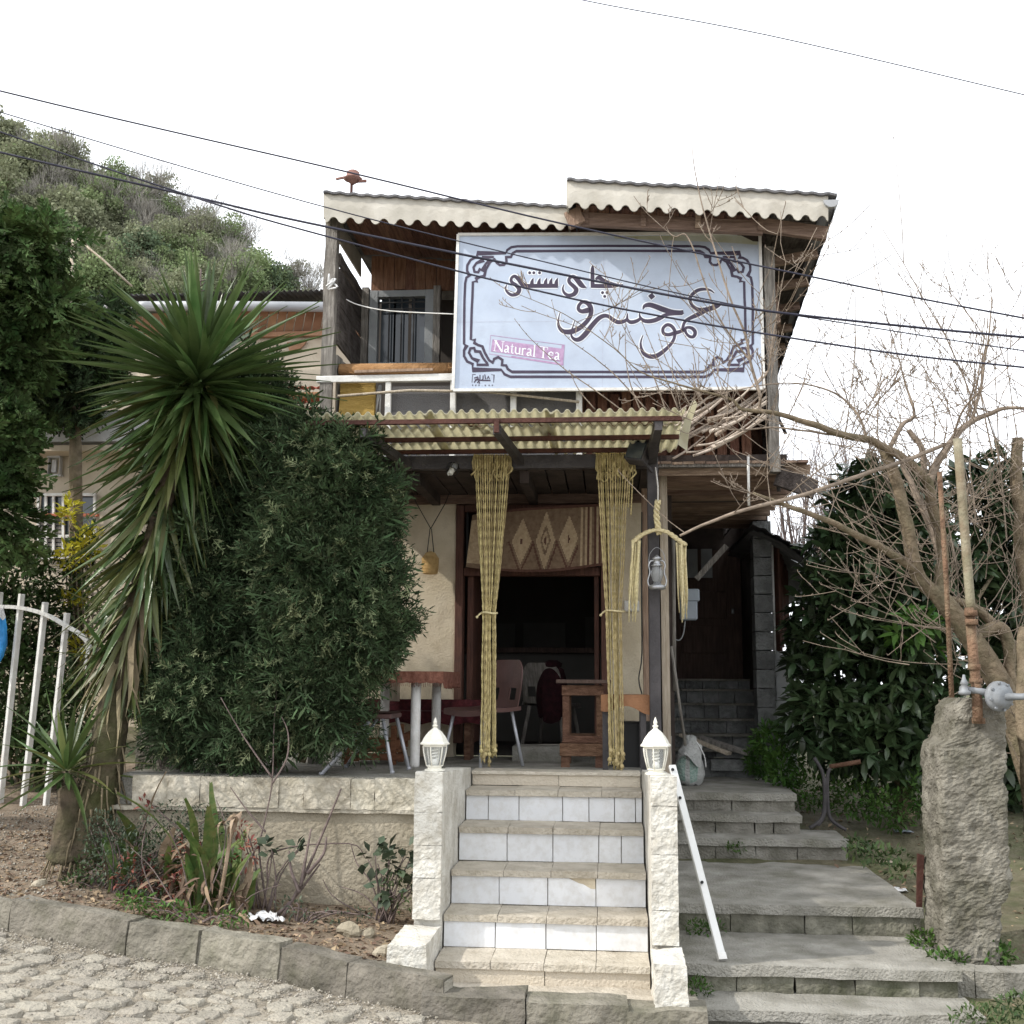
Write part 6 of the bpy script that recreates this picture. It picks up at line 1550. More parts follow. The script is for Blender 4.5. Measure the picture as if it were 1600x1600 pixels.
# ---- conifers
def pxblob(px, py, Y, rx, ry, ryd):
    c = P(px, py, Y); s = Y / FPX
    return (c.x, c.y, c.z, rx * s, ryd, ry * s)
def conifer(root, blobs, n, proto, size, mat, up, out, name='foliage', inner=.45, droop=0.0, jit=.5, kind=None, clump=0.0):
    pos, o = ellipsoid_pts(blobs, n, inner)
    if clump:
        nn = np.array([mnoise.noise(V(p) * 3.4) for p in pos]); n2 = np.array([mnoise.noise(V(p) * 8.0 + V((7, 0, 0))) for p in pos])
        pos = pos + o * (nn * .16 + n2 * .07)[:, None] * clump
        k_ = (n2 + nn * .6) > -.42; pos, o = pos[k_], o[k_]
    D = o * out + np.array([0, 0, up]) + nr.normal(size=pos.shape) * jit
    RM = frames(D, nr.uniform(-1.2, 1.2, len(pos)))
    s = nr.uniform(.55, 1.5, len(pos)) * size
    Vv, F = scatter(proto[0], proto[1], RM, pos, s)
    return np_mesh(name, Vv, F, mat, root, at=tuple(wpos(root)), kind='stuff')
jt = thing('juniper', 'large dark green bushy conifer covering the left half of the terrace', 'conifer', (P(410, 1205, 7.6).x, 7.6, ZT))
JB = [pxblob(520, 780, 7.40, 85, 105, .40), pxblob(525, 910, 7.38, 88, 140, .44), pxblob(470, 880, 7.42, 70, 170, .40), pxblob(540, 985, 7.4, 66, 80, .36), pxblob(470, 1060, 7.4, 80, 85, .38), pxblob(478, 705, 7.42, 48, 50, .28), pxblob(556, 850, 7.4, 44, 75, .28), pxblob(580, 980, 7.4, 38, 38, .22), pxblob(500, 1105, 7.4, 50, 45, .28), pxblob(430, 1120, 7.4, 50, 50, .28),
      pxblob(330, 800, 7.62, 80, 120, .36), pxblob(320, 930, 7.6, 80, 140, .40), pxblob(335, 1050, 7.55, 80, 95, .38), pxblob(350, 690, 7.66, 55, 80, .30), pxblob(395, 620, 7.85, 55, 50, .28), pxblob(290, 1120, 7.5, 45, 60, .30), pxblob(375, 1140, 7.45, 45, 40, .26), pxblob(300, 730, 7.7, 45, 60, .26)]
sp1 = spray_proto(9, 1.0, .62, .085, .35, 2, 2, .3)
for sx in range(1):
    m = MB()
    for (a, b) in (((395, 1205), (380, 950)), ((430, 1200), (450, 900)), ((350, 1203), (330, 960)), ((470, 1190), (540, 930))):
        m.tube(smooth_path([P(*a, 7.6), P((a[0] + b[0]) / 2 + 8, (a[1] + b[1]) / 2, 7.6), P(*b, 7.5)], 3), [.034, .032, .03, .028, .025, .02, .015], 7)
    m.build('trunk', 'bark', jt)
sp1 = spray_proto(10, 1.0, .55, .055, .35, 2, 2, .3)
conifer(jt, JB, 16500, sp1, .135, 'juniper', .30, .7, jit=.62, clump=1.25)
conifer(jt, [tuple([b[0], b[1], b[2], b[3] * .70, b[4] * .70, b[5] * .70]) for b in JB], 2600, sp1, .26, 'juniper', .1, .6, 'inner_foliage', inner=.3, jit=.9)
conifer(jt, JB, 420, sp1, .20, 'juniper', .55, .8, 'long_shoots', inner=.93, jit=.4, clump=1.3)
sp2 = spray_proto(8, 1.0, .45, .075, .3, 5, 1, .5)
conifer(jt, JB, 5200, sp2, .095, 'junipertip', -.35, .7, 'pale_tips', inner=.88, jit=.5, clump=1.4)

th = thing('thuja', 'bright green conifer with flat feathery fans filling the left edge', 'conifer', P(-60, 1150, 9.4))
TB = [pxblob(-55, 400, 8.9, 95, 55, .5), pxblob(25, 385, 8.8, 55, 32, .4), pxblob(-30, 470, 8.8, 95, 50, .5), pxblob(45, 478, 8.8, 48, 26, .3), pxblob(-50, 560, 8.9, 95, 60, .5), pxblob(28, 545, 8.9, 40, 22, .3), pxblob(-40, 700, 8.5, 68, 110, .4), pxblob(-10, 800, 8.5, 42, 60, .3), pxblob(75, 372, 8.8, 26, 14, .2), pxblob(80, 470, 8.8, 26, 13, .2), pxblob(10, 650, 8.6, 30, 40, .25)]
sp3 = spray_proto(11, 1.0, .55, .11, .10, 8, 2, .35)
m = MB(); m.tube([P(-60, 1150, 9.3), P(-55, 700, 9.1), P(-40, 380, 8.9)], [.10, .08, .03], 8); m.build('trunk', 'bark', th)
conifer(th, TB, 3000, sp3, .24, 'thuja', -.32, .9, jit=.38, inner=.45, clump=.9)
t2 = thing('dark_conifer', 'darker conifer behind the feathery one, left of the yucca crown', 'conifer', P(120, 1100, 10.2))
TB2 = [pxblob(95, 570, 10.2, 62, 70, .4), pxblob(40, 610, 10.2, 75, 40, .4), pxblob(150, 560, 10.3, 32, 50, .3), pxblob(115, 630, 10.2, 40, 26, .3), pxblob(60, 520, 10.2, 50, 30, .3), pxblob(170, 500, 10.3, 20, 26, .2)]
m = MB(); m.tube([P(120, 1100, 10.2), P(118, 700, 10.2), P(115, 500, 10.2)], [.08, .06, .02], 7); m.build('trunk', 'bark', t2)
conifer(t2, TB2, 2600, sp3, .18, 'juniper', .25, .8, jit=.45)
conifer(t2, TB2, 300, sp3, .18, 'thuja', .3, .8, 'bright_tips', jit=.4, inner=.9)

def leafy(root, blobs, n, proto, size, mat, name='foliage', up=.3, jit=.7, inner=.4, cluster=1, out=.8, singles=0):
    pos, o = ellipsoid_pts(blobs, n, inner)
    if cluster > 1:
        pos = np.repeat(pos, cluster, 0); o = np.repeat(o, cluster, 0)
        D = o * .45 + nr.normal(size=pos.shape) * .8
    else: D = o * out + np.array([0, 0, up]) + nr.normal(size=pos.shape) * jit
    RM = frames(D, nr.uniform(-.8, .8, len(pos))); s = nr.uniform(.65, 1.25, len(pos)) * size
    if singles:          # the nearest leaves are parts of their own
        order = np.argsort(pos[:, 1]); first = order[:singles * 3:3]; rest = np.setdiff1d(order, first)
        me = bpy.data.meshes.new('leaf'); me.from_pydata([tuple(v) for v in proto[0]], [], [tuple(int(q) for q in f) for f in proto[1]]); me.materials.append(G[mat]); me.update()
        for i in first:
            o_ = bpy.data.objects.new('leaf', me); link(o_, root, V(tuple(pos[i]))); o_.rotation_euler = Matrix(RM[i].tolist()).to_euler(); o_.scale = (s[i],) * 3
        pos, RM, s = pos[rest], RM[rest], s[rest]
    Vv, F = scatter(proto[0], proto[1], RM, pos, s)
    return np_mesh(name, Vv, F, mat, root, at=tuple(wpos(root)), kind='stuff')
lp = leaf_proto(1, .42, .25, .2, 2); lpw = leaf_proto(1, .38, .2, .25, 3)
gs = thing('golden_shrub', 'yellow leaved shrub in front of the white house window', 'shrub', P(125, 1080, 9.9))
leafy(gs, [pxblob(108, 800, 9.9, 14, 24, .12), pxblob(115, 870, 9.9, 24, 24, .16), pxblob(140, 850, 9.9, 22, 30, .16), pxblob(118, 935, 9.9, 26, 12, .12), pxblob(130, 1010, 9.9, 16, 20, .12)], 620, lp, .075, 'yellowleaf', up=.7)
leafy(gs, [pxblob(125, 960, 9.95, 40, 90, .2), pxblob(130, 870, 9.98, 30, 60, .15)], 700, lp, .08, 'bushleaf')
m = MB()
for k in range(7): m.tube([P(118 + k * 5, 1080, 9.95), P(105 + k * 8, 930, 9.9), P(100 + k * 8, 810 + 10 * k, 9.9)], [.012, .008, .004], 5)
m.build('stems', 'twig', gs)
gb = thing('gate_bush', 'dark green leafy bush growing behind the white gate', 'shrub', P(45, 1230, 9.7))
leafy(gb, [pxblob(30, 900, 9.8, 70, 55, .3), pxblob(50, 980, 9.8, 60, 70, .3), pxblob(20, 1100, 9.7, 90, 120, .35), pxblob(90, 1130, 9.6, 60, 110, .3), pxblob(-20, 1000, 9.8, 60, 100, .3)], 7500, lp, .085, 'bushleaf')
m = MB()
for k in range(9): m.tube([P(20 + k * 9, 1250, 9.75), P(10 + k * 10, 1080, 9.75), P(-10 + k * 14, 900 + 8 * k, 9.75)], [.014, .010, .004], 5)
m.build('stems', 'bark', gb)

# ---- flower bed
def gz(x, y): return zt(x, y)
def bed(px, py):
    # point on the bed surface seen at this pixel
    d = ray(px, py); lo, hi = 5.6, 9.0
    for _ in range(40):
        mid = (lo + hi) / 2; p = CAM + d * (mid / d.y)
        if p.z > gz(p.x, p.y): lo = mid
        else: hi = mid
    p = CAM + d * (lo / d.y); return V((p.x, p.y, gz(p.x, p.y)))
def canna(px, py, hs, label, mats=('canna',), wmul=1.0):
    o = bed(px, py); t = thing('canna_plant', label, 'plant', o, 'canna plants in the flower bed')
    for k, h in enumerate(hs):
        az = rnd.uniform(0, 6.28); lean = rnd.uniform(.06, .5); m = MB(); n = 7; w = rnd.uniform(.020, .040) * wmul; wav = rnd.uniform(0, 6)
        d = V((math.cos(az), math.sin(az), 0)); side = V((-d.y, d.x, 0)) ; vs = []
        b = o + V((rnd.uniform(-.07, .07), rnd.uniform(-.05, .05), -.02))
        for i in range(n + 1):
            s_ = i / n; ww = w * math.sin(math.pi * max(.06, min(.97, s_)) ** 1.15) + .006
            c = b + V((0, 0, h * s_ * (1 - (.12 + .3 * lean) * s_))) + d * h * lean * s_ * s_ + side * .02 * math.sin(s_ * 6 + wav)
            vs += [c - side * ww + V((0, 0, .012)), c, c + side * ww + V((0, 0, .012))]
        m.add(vs, [f for i in range(n) for f in ((i * 3, i * 3 + 1, i * 3 + 4, i * 3 + 3), (i * 3 + 1, i * 3 + 2, i * 3 + 5, i * 3 + 4))], smooth=True)
        m.build('leaf', mats[k % len(mats)], t)
    return t
canna(310, 1425, [.98, .86, .74, .62, .52, .80, .44, .36, .66, .56, .32, .90], 'green canna clump with broad upright leaves in front of the wall')
canna(348, 1420, [.50, .62, .42, .66, .46, .36, .30], 'bright canna leaves just right of the tallest clump')
canna(205, 1375, [.82, .60, .44, .36], 'canna with a browned upright leaf beside the yucca trunk', ('drycanna', 'canna'))
canna(180, 1395, [.36, .28, .44, .30], 'small canna with half withered leaves close to the yucca stump', ('canna', 'drycanna'))
canna(378, 1430, [.40, .34, .28, .46], 'half dry canna at the right end of the clump', ('drycanna', 'canna'))
canna(262, 1405, [.46, .38, .54, .32, .42, .28], 'low canna clump among the red leaves', ('canna', 'canna', 'drycanna'))
# collapsed dead leaves round the clumps
dl = thing('dead_canna_leaves', 'tangle of collapsed brown leaves at the foot of the canna clumps', 'dead leaves', bed(300, 1430))
ob = bed(290, 1425)
leafy(dl, [pxblob(235, 1410, ob.y, 60, 26, .16), pxblob(310, 1425, ob.y - .03, 60, 30, .16), pxblob(365, 1420, ob.y, 40, 22, .14), pxblob(290, 1370, ob.y + .05, 60, 40, .12)], 240, leaf_proto(1, .20, .5, .7, 4), .11, 'deadleaf', up=-.1)
wp = bed(338, 1430)
wt = thing('withered_plant', 'withered pale brown canna stalk with hanging dry leaves', 'plant', wp)
m = MB(); top = P(372, 1275, wp.y); m.tube(smooth_path([wp, P(350, 1370, wp.y), P(360, 1310, wp.y), top], 4), [.012] * 13, 6); m.build('stalk', 'drycanna', wt)
for k in range(11):
    c = top + V((rnd.uniform(-.10, .06), rnd.uniform(-.05, .05), rnd.uniform(-.12, .02))); az = rnd.uniform(0, 6.28); d = V((math.cos(az) * .7 - .2, math.sin(az) * .6, 0)); L_ = rnd.uniform(.12, .26); m = MB(); vs = []
    for i in range(7):
        s_ = i / 6; w = .022 * math.sin(math.pi * (.1 + .85 * s_)); p = c + d * L_ * .6 * math.sin(s_ * 2.2) + V((0, 0, L_ * (.35 * math.sin(s_ * 2.5) - 1.0 * s_ * s_))); sd = V((-d.y, d.x, .3)).normalized()
        vs += [p - sd * w, p + sd * w * math.cos(s_ * 3)]
    m.add(vs, [(2 * i, 2 * i + 1, 2 * i + 3, 2 * i + 2) for i in range(6)], smooth=True); m.build('leaf', 'drycanna', wt)
def shrubby(px, py, blobs, n, size, mat, label, name, stem_mat='twigdark', tops=None, proto=lp, stems=8, cat='shrub', group=None):
    o = bed(px, py); t = thing(name, label, cat, o, group)
    leafy(t, [pxblob(a, b, o.y + dy, rx, ry, ryd) for a, b, dy, rx, ry, ryd in blobs], n, proto, size, mat)
    m = MB()
    for k in range(stems):
        a, b, dy, rx, ry, ryd = blobs[k % len(blobs)]
        e = P(a + rnd.uniform(-.7, .7) * rx, b + rnd.uniform(-.7, .5) * ry, o.y + dy + rnd.uniform(-.5, .5) * ryd)
        m.tube(smooth_path([o + V((rnd.uniform(-.06, .06), rnd.uniform(-.04, .04), -.02)), (o + e) / 2 + V((rnd.uniform(-.05, .05), 0, .03)), e], 3), [.006, .006, .005, .005, .004, .004, .003], 4)
    m.build('stems', stem_mat, t); return t
shrubby(190, 1395, [(185, 1330, 0, 58, 50, .16), (225, 1370, 0, 45, 42, .14), (165, 1300, .05, 40, 36, .12), (260, 1290, .1, 55, 40, .12), (320, 1290, .12, 45, 35, .1)], 2600, .026, 'rose', 'grey green small leaved shrub at the foot of the yucca', 'small_shrub', stems=26)
shrubby(225, 1400, [(215, 1370, 0, 40, 34, .12), (290, 1340, 0, 30, 30, .1), (265, 1395, -.05, 35, 25, .1)], 330, .045, 'redleaf', 'shrub with dry red leaves between the canna clumps', 'red_shrub', stems=14)
shrubby(395, 1420, [(390, 1330, 0, 16, 24, .06), (365, 1355, 0, 14, 18, .05), (375, 1295, .05, 18, 14, .06), (232, 1255, .2, 14, 10, .05)], 150, .042, 'redleaf', 'thin red leaved stem right of the canna', 'red_shrub', stems=9)
shrubby(600, 1440, [(590, 1340, 0, 28, 24, .1), (632, 1345, 0, 34, 26, .1), (610, 1385, 0, 30, 24, .1), (650, 1370, 0, 18, 22, .08)], 105, .068, 'rose', 'rose bush with dark rounded leaves beside the left stair pillar', 'rose_bush', proto=leaf_proto(1, .75, .15, .2, 2), stems=14)
shrubby(600, 1440, [(625, 1395, -.05, 28, 30, .1)], 130, .03, 'bushleaf', 'fine leaved weed under the rose bush', 'weed', stems=6, cat='weed')
shrubby(420, 1425, [(420, 1328, 0, 10, 14, .04), (465, 1326, 0, 8, 8, .03)], 26, .07, 'rose', 'sparse rose shoot with a few dark leaves on the wall', 'rose_shoot', proto=leaf_proto(1, .75, .15, .2, 2), stems=4)
shrubby(160, 1385, [(150, 1355, 0, 38, 34, .12), (115, 1380, 0, 22, 16, .1), (250, 1335, .08, 40, 40, .12)], 700, .034, 'bushleaf', 'low green weeds between the yucca stump and the canna', 'weed', stems=12, cat='weed')
shrubby(300, 1440, [(270, 1425, 0, 50, 16, .08), (360, 1435, -.04, 30, 12, .06), (210, 1405, 0, 30, 14, .08)], 380, .036, 'brightleaf', 'bright young weeds low along the kerb below the canna', 'weed', stems=8, cat='weed')
shrubby(470, 1440, [(455, 1418, 0, 30, 14, .06), (510, 1432, 0, 30, 10, .06), (560, 1425, .04, 22, 12, .05)], 150, .03, 'rose', 'sparse small weeds on the bare soil before the wall', 'weed', stems=10, cat='weed')
# bare stems in the bed
def stems(label, lines, mat, group=None, rr=.007, name='bare_bush'):
    o = bed(lines[0][0][0], lines[0][0][1]); t = thing(name, label, 'stems', o, group)
    for ln in lines:
        pts = smooth_path([P(x, y, o.y + .02 + .03 * i) for i, (x, y) in enumerate(ln)], 4); m = MB(); r = rr
        m.tube(pts, [lerp(r, r * .4, k / (len(pts) - 1)) for k in range(len(pts))], 5); m.build('stem', mat, t)
stems('tangle of fine dry twigs in the middle of the flower bed', [[(330, 1435), (318, 1360), (300, 1300)], [(300, 1430), (285, 1350), (262, 1290)], [(345, 1435), (372, 1370), (402, 1322)], [(280, 1425), (240, 1360), (205, 1325)], [(360, 1438), (392, 1400), (440, 1382)], [(310, 1430), (345, 1350), (352, 1290), (338, 1250)], [(250, 1415), (222, 1350), (228, 1290)]], 'twigdark', rr=.005)
stems('forked bare brown sticks leaning right in the flower bed', [[(440, 1435), (468, 1385), (505, 1300), (533, 1232)], [(470, 1385), (478, 1340), (486, 1295)], [(480, 1365), (505, 1335), (510, 1308)], [(468, 1395), (455, 1360), (452, 1330)], [(432, 1430), (462, 1400), (500, 1350)]], 'twigdark', rr=.013)
stems('long thin bare shoots standing before the retaining wall', [[(418, 1425), (405, 1330), (412, 1290), (425, 1225), (428, 1140), (432, 1080)], [(425, 1225), (448, 1185), (450, 1145), (440, 1120)], [(418, 1380), (430, 1330), (545, 1318), (570, 1340)], [(425, 1215), (380, 1150), (345, 1090)], [(415, 1300), (385, 1265), (360, 1230)]], 'twigdark', rr=.007)
stems('bare rose canes arching beside the left pillar', [[(600, 1440), (580, 1380), (558, 1350), (548, 1318)], [(600, 1440), (560, 1425), (520, 1400), (505, 1375)], [(606, 1440), (640, 1380), (665, 1330), (668, 1315)], [(600, 1440), (570, 1400), (530, 1385)]], 'twigdark', rr=.006)
# upright leafy shoots in front of the conifer
for k, (px, pb, ptop) in enumerate(((225, 1330, 1100), (265, 1340, 1120), (295, 1340, 1075), (332, 1350, 1090), (245, 1345, 1160))):
    o = bed(px, pb); t = thing('leafy_shoot', ['thin leafy shoot nearest the concrete post', 'short leafy shoot second from the concrete post', 'tallest leafy shoot before the dark conifer', 'leafy shoot furthest right before the conifer', 'shortest leafy shoot low before the conifer'][k], 'shoot', o, 'thin leafy shoots before the conifer')
    m = MB(); tp = P(px + rnd.uniform(-12, 14), ptop, o.y); pa_ = smooth_path([o, (o + tp) / 2 + V((rnd.uniform(-.05, .05), 0, 0)), tp], 6); m.tube(pa_, [.005] * len(pa_), 4)
    for q in range(7): s = pa_[rnd.randrange(4, len(pa_))]; m.tube([s, s + V((rnd.uniform(-.09, .09), rnd.uniform(-.05, .05), rnd.uniform(.02, .09)))], [.003, .002], 3)
    m.build('stem', 'twigdark', t)
    bl = [(p.x, p.y, p.z, .045, .04, .03) for p in pa_[3:]]
    leafy(t, bl, 110, lp, .022, 'bushleaf', up=.3)
# litter and stones
for k, (px, py, s_, mat, lab) in enumerate(((408, 1440, .085, 'whitebag', 'crumpled white paper lying in the bed below the bare sticks'), (432, 1443, .05, 'whitebag', 'small white scrap beside the crumpled paper'))):
    o = bed(px, py); m = MB(); m.grid(lambda u, v: o + V(((u - .5) * 2 * s_, (v - .5) * 1.2 * s_, .02 + .7 * s_ * abs(mnoise.noise(V((u * 3 + k, v * 3, 1)))) + .3 * s_ * mnoise.noise(V((u * 7, v * 7, k))))), 12, 8); tag(m.build('paper_scrap', mat), lab, 'litter')
for k, (px, py, s_, lab) in enumerate(((547, 1460, .075, 'brown stone lying in the bed left of the pillar base'), (600, 1490, .06, 'flat pale stone against the pillar base'), (573, 1462, .05, 'small stone beside the brown stone'), (60, 1385, .05, 'pebble at the far left of the bed'))):
    o = bed(px, py); m = MB(); m.lathe([(s_ * .5, -.02), (s_ * .95, s_ * .1), (s_, s_ * .35), (s_ * .7, s_ * .68), (s_ * .2, s_ * .8)], 9, o, smooth=False)
    m.v = [tuple(V(v) + mnoise.noise_vector(V(v) * 13) * s_ * .45) for v in m.v]; tag(m.build('stone', 'plaster_wall'), lab, 'stone', 'loose stones in the bed')
# leaf litter and gravel (too many to count)
pos = []
while len(pos) < 3400:
    x = rnd.uniform(-4.6, -1.0); y = kerb_y(x) + .1 + rnd.random() ** 1.3 * 1.6
    if y < 7.16 or x < -3.25: pos.append((x, y, gz(x, y) + .006))
pos = np.array(pos)
Vv, F = scatter(leaf_proto(1, .5, .3, .35, 2)[0], leaf_proto(1, .5, .3, .35, 2)[1], frames(nr.normal(size=(len(pos), 3)) * np.array([1, 1, .25]), nr.uniform(-1, 1, len(pos))), pos, nr.uniform(.018, .05, len(pos)))
np_mesh('leaf_litter', Vv, F, 'litter', kind='stuff')
oc = np.array([(1, 0, 0), (-.9, .1, 0), (0, 1, .1), (.1, -.8, 0), (0, 0, .7), (0, .1, -.6)]); of = np.array([(0, 2, 4), (2, 1, 4), (1, 3, 4), (3, 0, 4), (2, 0, 5), (1, 2, 5), (3, 1, 5), (0, 3, 5)])
pos = []
while len(pos) < 7000:
    x = rnd.uniform(-5.0, 1.0); d = abs(rnd.gauss(0, .28)) if rnd.random() < .5 else rnd.uniform(0, 2.4); y = kerb_y(x) - d
    pos.append((x, y, road_z(x) + .002))
for k in range(2600):
    x = rnd.uniform(-4.8, -3.2); y = kerb_y(x) + .15 + rnd.random() * 2.2; pos.append((x, y, gz(x, y) + .004))
pos = np.array(pos)
Vv, F = scatter(oc, of, frames(nr.normal(size=(len(pos), 3))), pos, nr.uniform(.003, .011, len(pos)) * nr.uniform(.6, 1.4, len(pos)))
np_mesh('gravel', Vv, F, 'gravel', kind='stuff')

# ================================================================== TREES ON THE HILL
def hill_tree_parts(kind, seed):
    q = np.random.default_rng(seed); st_ = nr.bit_generator.state
    H = 5.0
    bl = [(q.normal() * .7, q.normal() * .7, q.uniform(1.7, 4.2), q.uniform(.7, 1.25), q.uniform(.7, 1.25), q.uniform(.6, 1.1)) for _ in range(9)]
    trunk = MB(); trunk.tube([(0, 0, -.5), (.05, 0, 1.5), (.0, .05, 3.6)], [.13, .10, .04], 6)
    for k in range(6):
        b = bl[k]; trunk.tube([(0, 0, 1.2 + .3 * k), (b[0], b[1], b[2])], [.05, .02], 4)
    if kind == 'ht_bare':
        N = 1000; pos, o = ellipsoid_pts(bl, N, .1); D = o * .5 + np.array([0, 0, .9]) + q.normal(size=pos.shape) * .35
        pv = np.array([(-.018, 0, 0), (.018, 0, 0), (.010, 1, .05), (-.010, 1, .05)]); pf = np.array([(0, 1, 2, 3)]); s = q.uniform(.5, 1.2, len(pos))
    else:
        N = 2300; pos, o = ellipsoid_pts(bl, N, .35); D = o + q.normal(size=pos.shape) * .9
        pv = np.array([(-.5, 0, 0), (0, -.35, .1), (.5, 0, 0), (0, .5, .05)]); pf = np.array([(0, 1, 2, 3)]); s = q.uniform(.12, .28, len(pos))
    Vv, F = scatter(pv, pf, frames(D, q.uniform(-1.5, 1.5, len(pos))), pos, s)
    return trunk, Vv, F
KIN = ['ht_green', 'ht_olive', 'ht_bare', 'ht_dark', 'ht_bare', 'ht_green']
HLAB = {'ht_green': 'fresh green leafy tree on the wooded hillside', 'ht_olive': 'olive budding tree on the wooded hillside', 'ht_bare': 'bare grey tree on the wooded hillside', 'ht_dark': 'dark green tree on the wooded hillside'}
protos = [None] * 6
cnt = 0
hq = random.Random(21)
for i in range(298):
    px = -45 + 580 * ((i * .61803) % 1.0) + hq.uniform(-8, 8); v = 1 - .27 * ((i * .7548 + .3) % 1.0) ** 1.25
    p = hill_pt((px + 500) / 1500, v)
    nzv = .45 * mnoise.noise(V((px * .02, v * 12, 2.0))) + hq.uniform(-.42, .42)
    k = 2 if nzv < -.34 else (4 if nzv < -.26 else (1 if nzv < .04 else (0 if nzv < .24 else (3 if nzv < .31 else 5))))
    kind = KIN[k]; s = (hq.uniform(.55, .85) if i % 5 else hq.uniform(.95, 1.2)) * lerp(1.12, .8, max(0, min(1, px / 500)))
    t = thing('hill_tree', HLAB[kind], 'tree', p, {'ht_green': 'fresh green trees on the hillside', 'ht_olive': 'olive trees on the hillside', 'ht_bare': 'bare trees on the hillside', 'ht_dark': 'dark trees on the hillside'}[kind])
    t.rotation_euler = (0, 0, rnd.uniform(0, 6.28)); t.scale = (s, s, s * rnd.uniform(.9, 1.15))
    if protos[k] is None:
        tk, Vv, F = hill_tree_parts(kind, 60 + k)
        a = tk.build('trunk', 'bark', None, at=(0, 0, 0)); b = np_mesh('crown', Vv, F, kind, None)
        protos[k] = (a, b)
        for o in (a, b): o.parent = t; o.location = (0, 0, 0)
    else:
        for o in protos[k]:
            c = o.copy(); COL.objects.link(c); c.parent = t

# ================================================================== ADDED TREE OUT OF VIEW ON THE LEFT (put there to shade the steps)
so_ = thing('shade_tree', 'leafy tree added out of view left of the gate to shade the steps', 'tree', V((-6.3, 8.0, zt(-6.3, 8.0))))
m = MB(); m.tube(smooth_path([so_.location - V((0, 0, .2)), V((-6.2, 7.6, 2.4)), V((-5.8, 6.6, 4.3)), V((-5.2, 5.7, 5.2)), V((-4.9, 5.3, 5.7))], 4), [.17] * 5 + [.14] * 4 + [.10] * 4 + [.06] * 4, 9); m.build('trunk', 'bark', so_)
SB = [(-4.85, 5.25, 5.35, .95, .80, .75), (-5.5, 5.9, 5.5, .8, .8, .6), (-5.0, 5.0, 4.85, .6, .5, .5), (-6.0, 6.8, 5.2, .9, .8, .6)]
leafy(so_, SB, 5200, lp, .12, 'canopyleaf', 'crown', inner=.15)

# the same wood further left along the slope, beyond what can be told apart
fv, ff, n0 = [], [], 0
for i in range(70):
    a, b = protos[(0, 1, 1, 0, 3)[i % 5]]
    q = bpy.data.objects[b.name].data; co = np.empty(len(q.vertices) * 3, dtype=np.float32); q.vertices.foreach_get('co', co); co = co.reshape(-1, 3)[::1]
    lo_ = np.empty(len(q.loops), dtype=np.int32); q.loops.foreach_get('vertex_index', lo_)
    p_ = hill_pt((lerp(-480, -60, (i * .61803) % 1.0) + 500) / 1500, 1 - .3 * ((i * .7548) % 1.0)); s_ = hq.uniform(.7, 1.2)
    fv.append(co * s_ + np.array(tuple(p_))); ff.append(lo_.reshape(-1, 4) + n0); n0 += len(co)
np_mesh('forest', np.concatenate(fv), np.concatenate(ff), 'ht_olive', kind='stuff')
# ================================================================== RIGHT SIDE
# broken gate pillar of rough cement
pl0 = P(1508, 1508, 6.55)
gpil = thing('old_gate_pillar', 'thick crumbling cement gate pillar standing right of the concrete steps', 'pillar', pl0)
LV = [(1515, 1447, 1566), (1480, 1446, 1566), (1420, 1444, 1567), (1400, 1443, 1580), (1375, 1442, 1587), (1340, 1443, 1581), (1290, 1440, 1579), (1230, 1439, 1577), (1180, 1437, 1577), (1166, 1438, 1576), (1158, 1452, 1575), (1130, 1458, 1574), (1105, 1462, 1573), (1092, 1474, 1560)]
YP = 6.55; N_ = 72; vs = []; nl = 120
tab_l = [(-l[0], l[1]) for l in LV]; tab_r = [(-l[0], l[2]) for l in LV]
for j in range(nl + 1):
    py = lerp(1515, 1092, j / nl); a = P(interp(tab_l, -py), py, YP + .42); a = V((a.x, YP, P(1500, py, YP).z)); b = P(interp(tab_r, -py), py, YP)
    for k in range(N_):
        s4 = 4.0 * k / N_; sd = int(s4); f = (s4 - sd) * 2 - 1          # walk round a square with soft corners
        ux, uy = [(f, -1), (1, f), (-f, 1), (-1, -f)][sd % 4]
        rr_ = 1 / max(1.0, (abs(ux) ** 14 + abs(uy) ** 14) ** (1 / 14)); ux *= rr_; uy *= rr_; cx, sy = ux, uy
        p = V(((a.x + b.x) / 2 + ux * (b.x - a.x) / 2, YP + .22 + uy * .21, (a.z + b.z) / 2))
        p += V((cx, sy, 0)) * (+.006 * mnoise.noise(p * 7) + .008 * mnoise.noise(p * 21) + .008 * mnoise.noise(p * 55) - .016 * max(0, mnoise.noise(p * 16 + V((9, 0, 0))) - .32) * 3)
        vs.append(p)
m = MB(); m.add(vs, [(j * N_ + k, j * N_ + (k + 1) % N_, (j + 1) * N_ + (k + 1) % N_, (j + 1) * N_ + k) for j in range(nl) for k in range(N_)] + [tuple(nl * N_ + k for k in range(N_))])
m.build('shaft', 'render_rough', gpil)
m = MB()
for k in range(10):
    q0, q1 = math.pi * (1.02 + .98 * k / 10), math.pi * (1.02 + .98 * (k + .97) / 10)
    c = V((pl0.x + .10, 6.72, pl0.z - .06)); ring = lambda q, r: c + V((math.cos(q) * r * 1.05, math.sin(q) * r, 0))
    z = V((0, 0, .13)); A, B, C_, D_ = ring(q0, .44), ring(q1, .44), ring(q1, .30), ring(q0, .30)
    rough(MB(), [A - z, B - z, C_ - z, D_ - z, A + z * .7, B + z * .7, C_ + z * .7, D_ + z * .7], (2, 2, 2), .008, 8, seed=k).build('ring_stone', 'concrete', gpil)
